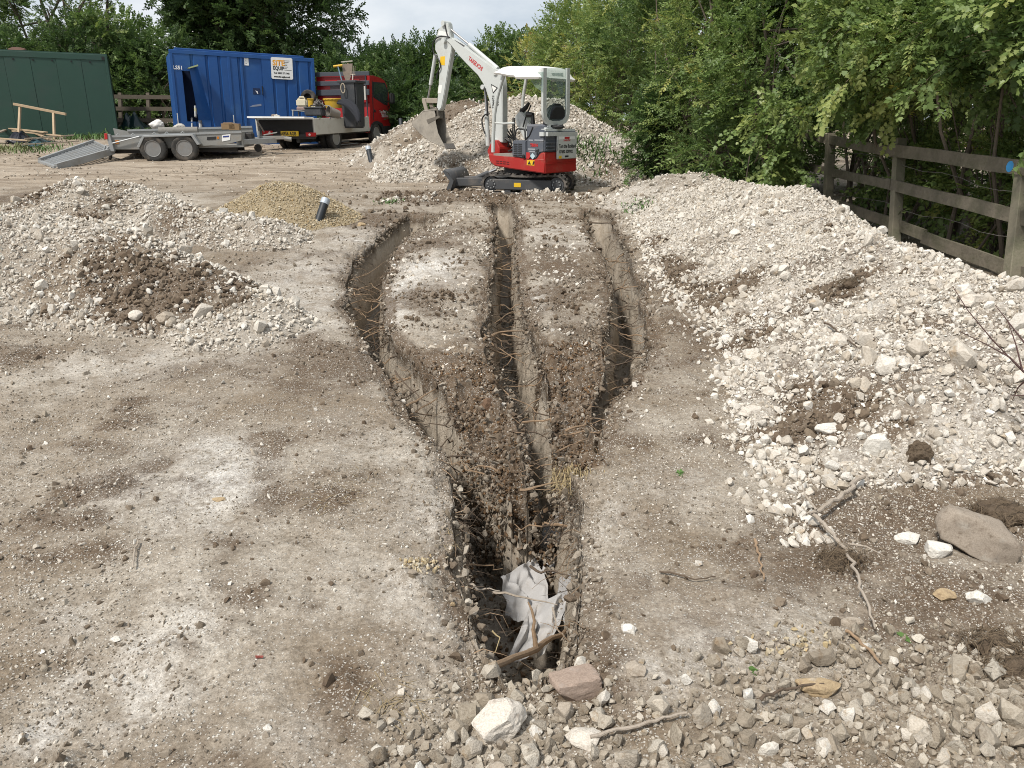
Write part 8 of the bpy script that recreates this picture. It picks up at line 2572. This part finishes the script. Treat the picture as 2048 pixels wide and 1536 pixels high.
for pts, dz, r, mt in (([(690, 612), (725, 600), (762, 606), (778, 608)], -.12, .007, M_ROOT), ([(715, 682), (745, 668), (790, 660)], -.15, .008, M_ROOT), ([(735, 640), (765, 648), (800, 655)], -.1, .006, M_ROOT), ([(702, 560), (735, 548), (772, 522)], -.1, .006, M_ROOT),
    ([(962, 682), (1000, 664), (1050, 662)], -.06, .012, M_ROOT), ([(1000, 668), (1030, 672), (1050, 678)], -.08, .008, M_ROOT), ([(985, 502), (1015, 490), (1045, 482)], -.08, .010, M_ROOT), ([(960, 630), (1010, 628), (1070, 636)], -.1, .006, M_ROOTD),
    ([(1188, 672), (1220, 690), (1280, 704)], -.1, .010, M_ROOTD), ([(1180, 445), (1225, 446), (1280, 446)], -.08, .010, M_ROOTD), ([(1220, 640), (1245, 632), (1258, 636)], -.12, .006, M_STICK), ([(1195, 795), (1225, 778), (1258, 770)], -.15, .006, M_ROOT),
    ([(1130, 862), (1175, 848), (1210, 838)], -.04, .007, M_ROOT), ([(1118, 872), (1165, 862), (1200, 866)], -.06, .007, M_ROOT), ([(1105, 905), (1140, 890), (1170, 878)], -.08, .006, M_ROOT),
    ([(812, 812), (850, 790), (900, 764)], -.10, .008, M_ROOT), ([(818, 830), (870, 800), (905, 770)], -.16, .006, M_ROOT), ([(790, 742), (820, 778), (870, 812)], -.12, .007, M_ROOTD), ([(780, 716), (815, 706), (850, 690)], -.1, .007, M_ROOTD),
    ([(1040, 980), (1080, 972), (1130, 962)], -.10, .008, M_ROOT), ([(895, 915), (930, 912), (985, 930)], -.1, .006, M_ROOTD), ([(1060, 1132), (1110, 1142), (1160, 1155)], -.12, .006, M_ROOTD), ([(985, 1185), (1050, 1195), (1115, 1210)], -.25, .006, M_STICK), ([(935, 1170), (960, 1180), (1000, 1182)], -.12, .006, M_STICK),
    ([(1095, 1080), (1125, 1070), (1150, 1062)], -.15, .005, M_ROOTD), ([(1085, 1052), (1110, 1040), (1148, 1010)], -.15, .005, M_ROOTD), ([(1105, 1215), (1112, 1250), (1130, 1275)], -.2, .004, M_STICK), ([(985, 1262), (1000, 1275), (968, 1330)], -.05, .003, M_STRAW)):
    q = [ground(px, py, dz) for px, py in pts]
    sm = []
    for i in range(len(q) - 1): sm += list(wiggle(q[i], q[i + 1], .006, 5, int(pts[0][0]) + i))[:-1]
    sm.append(q[-1])
    root_line(sm, r * 1.1, mt).build('root', mt, ground_obj, smooth=True)
fr = MB(); frs = MB()
def strand(mb, p, d, L, r, seed, droop=.6):
    rg = np.random.default_rng(seed); q = [np.array(p)]
    d = np.array(d, float)
    for i in range(4):
        d = d + rg.normal(size=3) * .35 + np.array([0, 0, -droop * .35]); d /= np.linalg.norm(d)
        q.append(q[-1] + d * L / 4)
    mb.tube(q, [r, r * .9, r * .75, r * .55, r * .3], 3, caps=False)
sides = ['ll', 'lr', 'ml', 'mr', 'rl', 'rr']
yr = {'ll': (2.0, 9.2), 'lr': (2.9, 8.8), 'ml': (3.0, 11.5), 'mr': (2.0, 11.5), 'rl': (4.0, 11), 'rr': (4.0, 11)}
for i in range(1500):
    s = sides[rng.integers(0, 6)]
    y = yr[s][0] + (yr[s][1] - yr[s][0]) * rng.random() ** 1.5
    p, inw = wallpt(s, y, rng.uniform(.0, .26))
    strand(fr if rng.random() < .7 else frs, p - np.array([inw * .03, 0, 0]), (inw * rng.uniform(.3, 1), rng.normal() * .5, rng.uniform(-.4, .3)), rng.uniform(.06, .24), rng.uniform(.0008, .002) * (1 + .06 * y), i + 5000)
fr.build('fine_roots', M_ROOTD, ground_obj, clean=False)['kind'] = 'stuff'
frs.build('fine_roots', M_ROOT, ground_obj, clean=False)['kind'] = 'stuff'

# ------------------------------------------------------------------ fleece sheets on the trench floor
def sheet(corners, name_label, seed, nu=26, nv=26, amp=.03, dz=(0, 0, 0, 0), roll=0.0, fn=None):
    c = [np.array(ground(px, py, d)) for (px, py), d in zip(corners, dz)]
    vs, fs = [], []
    for i in range(nu):
        for j in range(nv):
            u_, v_ = i / (nu - 1), j / (nv - 1)
            p = (c[0] * (1 - u_) + c[1] * u_) * (1 - v_) + (c[3] * (1 - u_) + c[2] * u_) * v_
            f1 = fbm2(np.array([u_ * 3.2 + seed]), np.array([v_ * 2.0]), 3, seed)[0]
            f2 = 1 - abs(fbm2(np.array([u_ * 2.2 + v_ * 1.5 + seed]), np.array([v_ * 1.1 - u_]), 2, seed + 3)[0]) * 2
            f1 += .35 * fbm2(np.array([u_ * 9 + seed]), np.array([v_ * 6.0]), 2, seed + 20)[0]
            p = p + np.array([.5, -.3, 1]) * amp * (f1 * .9 + f2 * .8)
            e = fbm2(np.array([u_ * 5.0]), np.array([v_ * 5.0 + 9]), 2, seed + 6)[0]
            p = p + (c[1] - c[0]) * e * .07 * (1 if j in (0, nv - 1) else .3)
            vs.append(p)
    for i in range(nu - 1):
        for j in range(nv - 1):
            a, b_ = (i + .5) / nu - .5, (j + .5) / nv - .5
            if abs(a) ** 3 + abs(b_) ** 3 > .17 + .03 * math.sin(i * .7 + j * .5 + seed): continue
            fs.append((i * nv + j, (i + 1) * nv + j, (i + 1) * nv + j + 1, i * nv + j + 1))
    o = MB().add(vs, fs).build('fleece_sheet', M_SHEET, None, smooth=True)
    md = o.modifiers.new('t', 'SOLIDIFY'); md.thickness = .003
    md = o.modifiers.new('s', 'SUBSURF'); md.levels = 1; md.render_levels = 1
    return tag(o, name_label, 'fleece sheet')
F_ = -.62
sheet([(1068, 1085), (1138, 1100), (1150, 1005), (1118, 1020)], 'white fleece sheet farthest along the trench, hanging on the right wall', 3, amp=.035, dz=(F_, F_ + .12, -.22, -.40))
sheet([(1012, 1245), (1100, 1240), (1075, 1115), (990, 1160)], 'crumpled white fleece sheet at the left of the trench floor', 5, amp=.05, dz=(F_, F_ + .04, F_ + .06, F_ + .12))
sheet([(1005, 1335), (1085, 1315), (1145, 1190), (1050, 1225)], 'rolled white fleece sheet nearest the trench end', 8, amp=.055, dz=(F_ + .10, F_ + .06, F_ + .22, F_ + .05))
sheet([(1080, 1150), (1118, 1150), (1108, 1118), (1088, 1118)], 'small white fleece corner poking from the flints in the trench', 9, nu=14, nv=14, amp=.02, dz=(F_ + .02, F_ + .04, F_ + .06, F_ + .05))
sheet([(1100, 1240), (1130, 1245), (1150, 1150), (1122, 1150)], 'narrow fleece strip along the foot of the right trench wall', 11, nu=14, nv=22, amp=.03, dz=(F_ + .06, F_ + .16, F_ + .30, F_ + .12))

# ------------------------------------------------------------------ pipes
def pipe(px0, py0, px1, py1, depth, r, lab, band=.075, taped=True):
    b_, t_ = Vector(pd(px0, py0, depth)), Vector(pd(px1, py1, depth + .05))
    d_ = (t_ - b_).normalized(); b_ = b_ - d_ * .25
    o = empty('pipe', b_, lab, 'pipe')
    ri = r * .86
    M2 = Vector((0, 0, 1)).rotation_difference(d_).to_matrix().to_4x4(); L = (t_ - b_).length
    MB().lathe([(r, 0), (r, L), (ri, L), (ri, L - .25)], b_, n=22, m=M2).build('tube', pmat('black_pipe', (.022, .027, .032), rough=.5, var=.2, bump=.03, dirt=(.2, .18, .15), dirt_amt=.25), o, smooth=True)
    if taped:
        MB().lathe([(r + .004, L - band), (r + .006, L - band * .6), (r + .004, L - .01), (r + .004, L + .004), (ri - .003, L + .004), (ri - .004, L - .04)], b_, n=22, m=M2).build('tape', pmat('silver_tape', (.42, .47, .52), rough=.5, metal=.2, var=.2, scale=18, bump=.3), o, smooth=True)
pipe(636, 446, 652, 398, float(hit(636, 447)[1] * CP + .5), .055, 'leaning black pipe with silver taped top beside the yellow gravel heap')
pipe(744, 331, 736, 294, float(hit(744, 331)[1] * CP + .45), .058, 'leaning black pipe with silver taped top between trailer and digger')
pipe(803, 268, 801, 238, 19.5, .05, 'upright black pipe farthest off, by the truck front', taped=False)

# ------------------------------------------------------------------ timber and rubbish by the green container
M_PINE = pmat('raw_timber', (0.40, 0.30, 0.195), rough=0.8, var=0.2, scale=7, bump=0.2, dirt=(0.22, 0.16, 0.10), dirt_amt=0.3)
M_PINEG = pmat('greyed_timber', (0.27, 0.225, 0.17), rough=0.85, var=0.25, scale=7, bump=0.3)
fr_b = pd(75, 285, 21.9)
tfm = empty('timber_trestle', fr_b, 'pale timber frame of two posts and a sloping rail leaning on the green container', 'trestle')
for (x0, y0), (x1, y1) in (((37, 280), (40, 213)), ((109, 289), (107, 226))):
    MB().beam(pd(x0, y0, 21.8), pd(x1, y1, 22.1), .06, .06, up=(0, 1, 0)).build('post', M_PINE, tfm, bevel=.004)
MB().beam(pd(27, 208, 22.05), pd(132, 228.5, 22.1), .06, .07).build('rail', M_PINE, tfm, bevel=.004)
for k, (x0, y0, x1, y1, w, mt, lab) in enumerate((
    (-20, 272, 95, 284, .12, M_PINE, 'pale plank at the back of the timber pile by the green container'), (0, 285, 30, 268, .09, M_PINEG, 'board end sticking up at the left of the timber pile'), (30, 278, 128, 287, .10, M_PINE, 'pale plank ending under the right post of the timber frame'),
    (52, 292, 150, 283, .11, M_PINEG, 'grey plank lying lowest at the front of the timber pile'), (-30, 286, 60, 292, .12, M_PINE, 'wide pale board at the left front of the timber pile'), (70, 274, 100, 286, .07, M_PINE, 'short batten lying askew on the timber pile'), (40, 296, 140, 290, .07, M_PINEG, 'thin grey batten at the foot of the timber pile'))):
    a, b_ = onsurf(x0, y0, .05 + .035 * (7 - k)), onsurf(x1, y1, .05 + .03 * (7 - k))
    o = MB().beam(a, b_, w, .035).build('plank', mt, None, bevel=.003); tag(o, lab, 'plank', 'planks of the timber pile')
def cloth(px0, px1, py0, py1, dep, h, mat, name, lab, cat, seed, rows=10, cols=14):
    vs = []; rg = np.random.default_rng(seed)
    for i in range(rows):
        for j in range(cols):
            u_, v_ = j / (cols - 1), i / (rows - 1)
            p = pd(px0 + (px1 - px0) * u_, py1, dep); p[1] += v_ * .8; p[0] += .12 * rg.normal() * .3
            z0 = float(zb(p[0], p[1]))
            p[2] = z0 + .01 + h * max(0, math.sin(math.pi * min(1, u_ * 1.0 + .0)) ** .8) * math.sin(math.pi * v_) * (1 + .25 * math.sin(u_ * 19 + v_ * 4)) + abs(rg.normal()) * .015
            vs.append(p)
    fs = [(i * cols + j, i * cols + j + 1, (i + 1) * cols + j + 1, (i + 1) * cols + j) for i in range(rows - 1) for j in range(cols - 1)]
    o = MB().add(vs, fs).build(name, mat, None, smooth=True)
    md = o.modifiers.new('s', 'SUBSURF'); md.levels = 1; md.render_levels = 1
    return tag(o, lab, cat)
cloth(8, 42, 262, 292, 21.0, .26, pmat('black_sheet', (.012, .013, .02), rough=.35, var=.2), 'plastic_sheet', 'black plastic sheet bunched on the left of the timber pile', 'plastic sheet', 3)
cloth(42, 76, 285, 297, 20.6, .13, pmat('teal_sheet', (.05, .10, .12), rough=.4, var=.25), 'plastic_sheet', 'dull teal plastic sheet crumpled in front of the timber pile', 'plastic sheet', 4)
cloth(228, 284, 226, 262, 25.0, .62, pmat('dark_green_tarpaulin', (.010, .026, .028), rough=.28, var=.3), 'tarpaulin', 'dark glossy tarpaulin heap between the two containers', 'tarpaulin', 5)

# ------------------------------------------------------------------ grass and weeds
def tuft(px, py, n, h, mat, lab, spread=.12, lie=0.4, cat='grass tuft', seed=0, r=.0022, name='grass_tuft', p=None, hang=False):
    rg = np.random.default_rng(seed + 31)
    c = np.array(hit(px, py)) if p is None else np.array(p)
    mb = MB()
    B = np.stack([c[0] + rg.normal(size=n) * spread, c[1] + rg.normal(size=n) * spread], 1)
    BZ = ztop(B[:, 0], B[:, 1])
    for i in range(n):
        a = rg.uniform(0, 6.283); d = np.array([math.cos(a), math.sin(a), 0])
        b_ = np.array([B[i, 0], B[i, 1], BZ[i] if not hang else c[2] + rg.normal() * .02])
        L = h * rg.uniform(.5, 1.2)
        up = np.array([0, 0, 1.0 if not hang else -1.0])
        t1 = b_ + (up * (1 - lie) + d * lie) * L * .5; t2 = t1 + (up * (.6 - lie) + d * (lie + .4)) * L * .5
        if not hang: t2[2] = max(t2[2], b_[2] + .004)
        s_ = np.cross(d, up) * r
        k = len(mb.v)
        mb.add([b_ - s_, b_ + s_, t1 + s_ * .8, t1 - s_ * .8, t2], [(0, 1, 2, 3), (3, 2, 4)])
    o = mb.build(name, mat, None, clean=False)
    return tag(o, lab, cat)
tuft(1150, 940, 170, .20, M_STRAW, 'clump of dry straw hanging over the right lip of the trench', .05, .35, seed=1, hang=True, p=np.array(ground(1152, 935)) + np.array([-.02, -.05, .0]), name='straw_tuft', r=.0016)
tuft(770, 1400, 60, .09, M_DSTRAW, 'flattened dry straw on dark soil near the bottom', .055, .92, seed=2, name='straw_tuft', r=.0016)
tuft(680, 985, 60, .07, M_DSTRAW, 'flat patch of dry straw on the bare earth left of the trench', .12, .92, seed=3, name='straw_tuft', r=.0016)
tuft(235, 970, 90, .08, M_ROOTD, 'withered dark tuft on a brown patch at the left', .08, .8, seed=4, name='withered_tuft', r=.0016)
tuft(925, 1190, 50, .07, M_DSTRAW, 'straggling straw on the left lip by the trench end', .05, .7, seed=5, name='straw_tuft', r=.0016)
tuft(780, 404, 110, .12, M_GRASS, 'small green weed at the far end of the left trench', .10, .5, seed=6, name='weed', cat='weed', r=.008)
tuft(1357, 946, 16, .035, M_GRASS, 'tiny green weed on the bare earth right of the trench', .012, .7, seed=7, name='weed', cat='weed', r=.007)
tuft(1275, 415, 90, .14, M_GRASS, 'grey-green weed at the foot of the low grey mound', .14, .5, seed=8, name='weed', cat='weed', r=.008)
tuft(1812, 1273, 8, .03, M_GRASS, 'single green leaf lying on dark soil at the lower right', .006, .9, seed=9, name='leaf', cat='leaf', r=.010)
tuft(1505, 1340, 8, .035, M_GRASS, 'dark green leaf lying in the stony bank at the front', .006, .9, seed=10, name='leaf', cat='leaf', r=.010)
for k, (px, py, n, h, lab) in enumerate(((185, 275, 260, .34, 'weeds at the foot of the green container behind the ramp'), (160, 285, 120, .2, 'weeds growing through the right end of the timber pile'), (25, 300, 260, .3, 'grass tuft in front of the timber pile at the frame edge'), (85, 300, 200, .22, 'low grass along the front of the timber pile'), (240, 250, 260, .5, 'weeds around the dark tarpaulin'), (330, 245, 260, .7, 'tall weeds at the left corner of the blue container'), (1180, 300, 260, .3, 'green weeds growing on the tall chalk heap behind the digger'))):
    tuft(px, py, n, h, M_GRASS if k != 2 else pmat('pale_green_blades', (.16, .18, .07), var=.3, bump=0), lab, .30 + .15 * (k in (0, 4, 5)), .35, seed=20 + k, cat='weeds', name='weeds', r=.012, p=(at(px, 22.3) if k in (0, 1) else (at(px, 24.5) if k == 4 else (at(px, 22.0) if k == 5 else None))))
# root mats torn out with the soil
for k, (px, py, w, lab) in enumerate(((1680, 1130, .12, 'matted brown root clump lying under the pale branch'), (2005, 1035, .17, 'large matted root clump above the grey boulder at the right'), (2035, 1350, .12, 'dark fibrous soil clump at the lower right edge'), (1985, 1300, .12, 'fibrous brown clump left of the dark one at the lower right edge'), (1700, 572, .13, 'dark brown turf clump high on the white chalk bank'))):
    c = np.array(hit(px, py)); rg = np.random.default_rng(k + 60)
    o = empty('root_clump', c, lab, 'root clump')
    hm = hero_mesh('soil', 200 + k, (1.3 * w, .9 * w, .7 * w), rough=.3, planes=5); hm.materials.append(M_HCLOD)
    so = link_mesh('soil', hm, None, o); so.location = (0, 0, .05 * w); so.rotation_euler = (0, 0, rg.uniform(-.5, .5))
    mb = MB()
    for i in range(130):
        d = rg.normal(size=3); d /= np.linalg.norm(d); d[2] = abs(d[2])
        p = c + d * np.array([w * .85, w * .55, w * .36]) + np.array([0, 0, .01])
        t = np.cross(d, rg.normal(size=3)); t /= np.linalg.norm(t)
        strand(mb, p - t * .03, t + d * .25, rg.uniform(.05, .16), rg.uniform(.0008, .0018), i + 100 * k, .4)
    mb.build('fibres', pmat('brown_fibre', (.13, .095, .06), rough=.9, var=.4, scale=30, bump=0), o, clean=False)['kind'] = 'stuff'
# spilt yellow gravel on the lip, red scrap
q = np.array([hit(px, py) for px, py in zip(RNG.normal(838, 24, 70), RNG.normal(1132, 9, 70))])
tag(scatter('gravel', RK['gravel'][1], q + np.array([0, 0, .006]), rnd_rot(len(q)), RNG.uniform(.012, .034, len(q))), 'spill of yellow stones on the left lip of the trench', kind='stuff')
q = np.array([hit(px, py) for px, py in zip(RNG.normal(1600, 75, 60), RNG.normal(1290, 16, 60))])
tag(scatter('gravel', RK['gravel'][1], q + np.array([0, 0, .006]), rnd_rot(len(q)), RNG.uniform(.014, .04, len(q))), 'spill of yellowish stones on the pale ground above the stony bank', kind='stuff')
hm = hull_mesh('brick_fragment', 12, 77, (1, .6, .4)); hm.materials.append(pmat('brick_red', (.28, .075, .06), rough=.9, var=.2))
o = link_mesh('brick_fragment', hm); o.location = hit(518, 1318) + np.array([0, 0, .008]); o.scale = (.04, .04, .04); tag(o, 'small red brick fragment on the bare earth at the front left', 'brick')
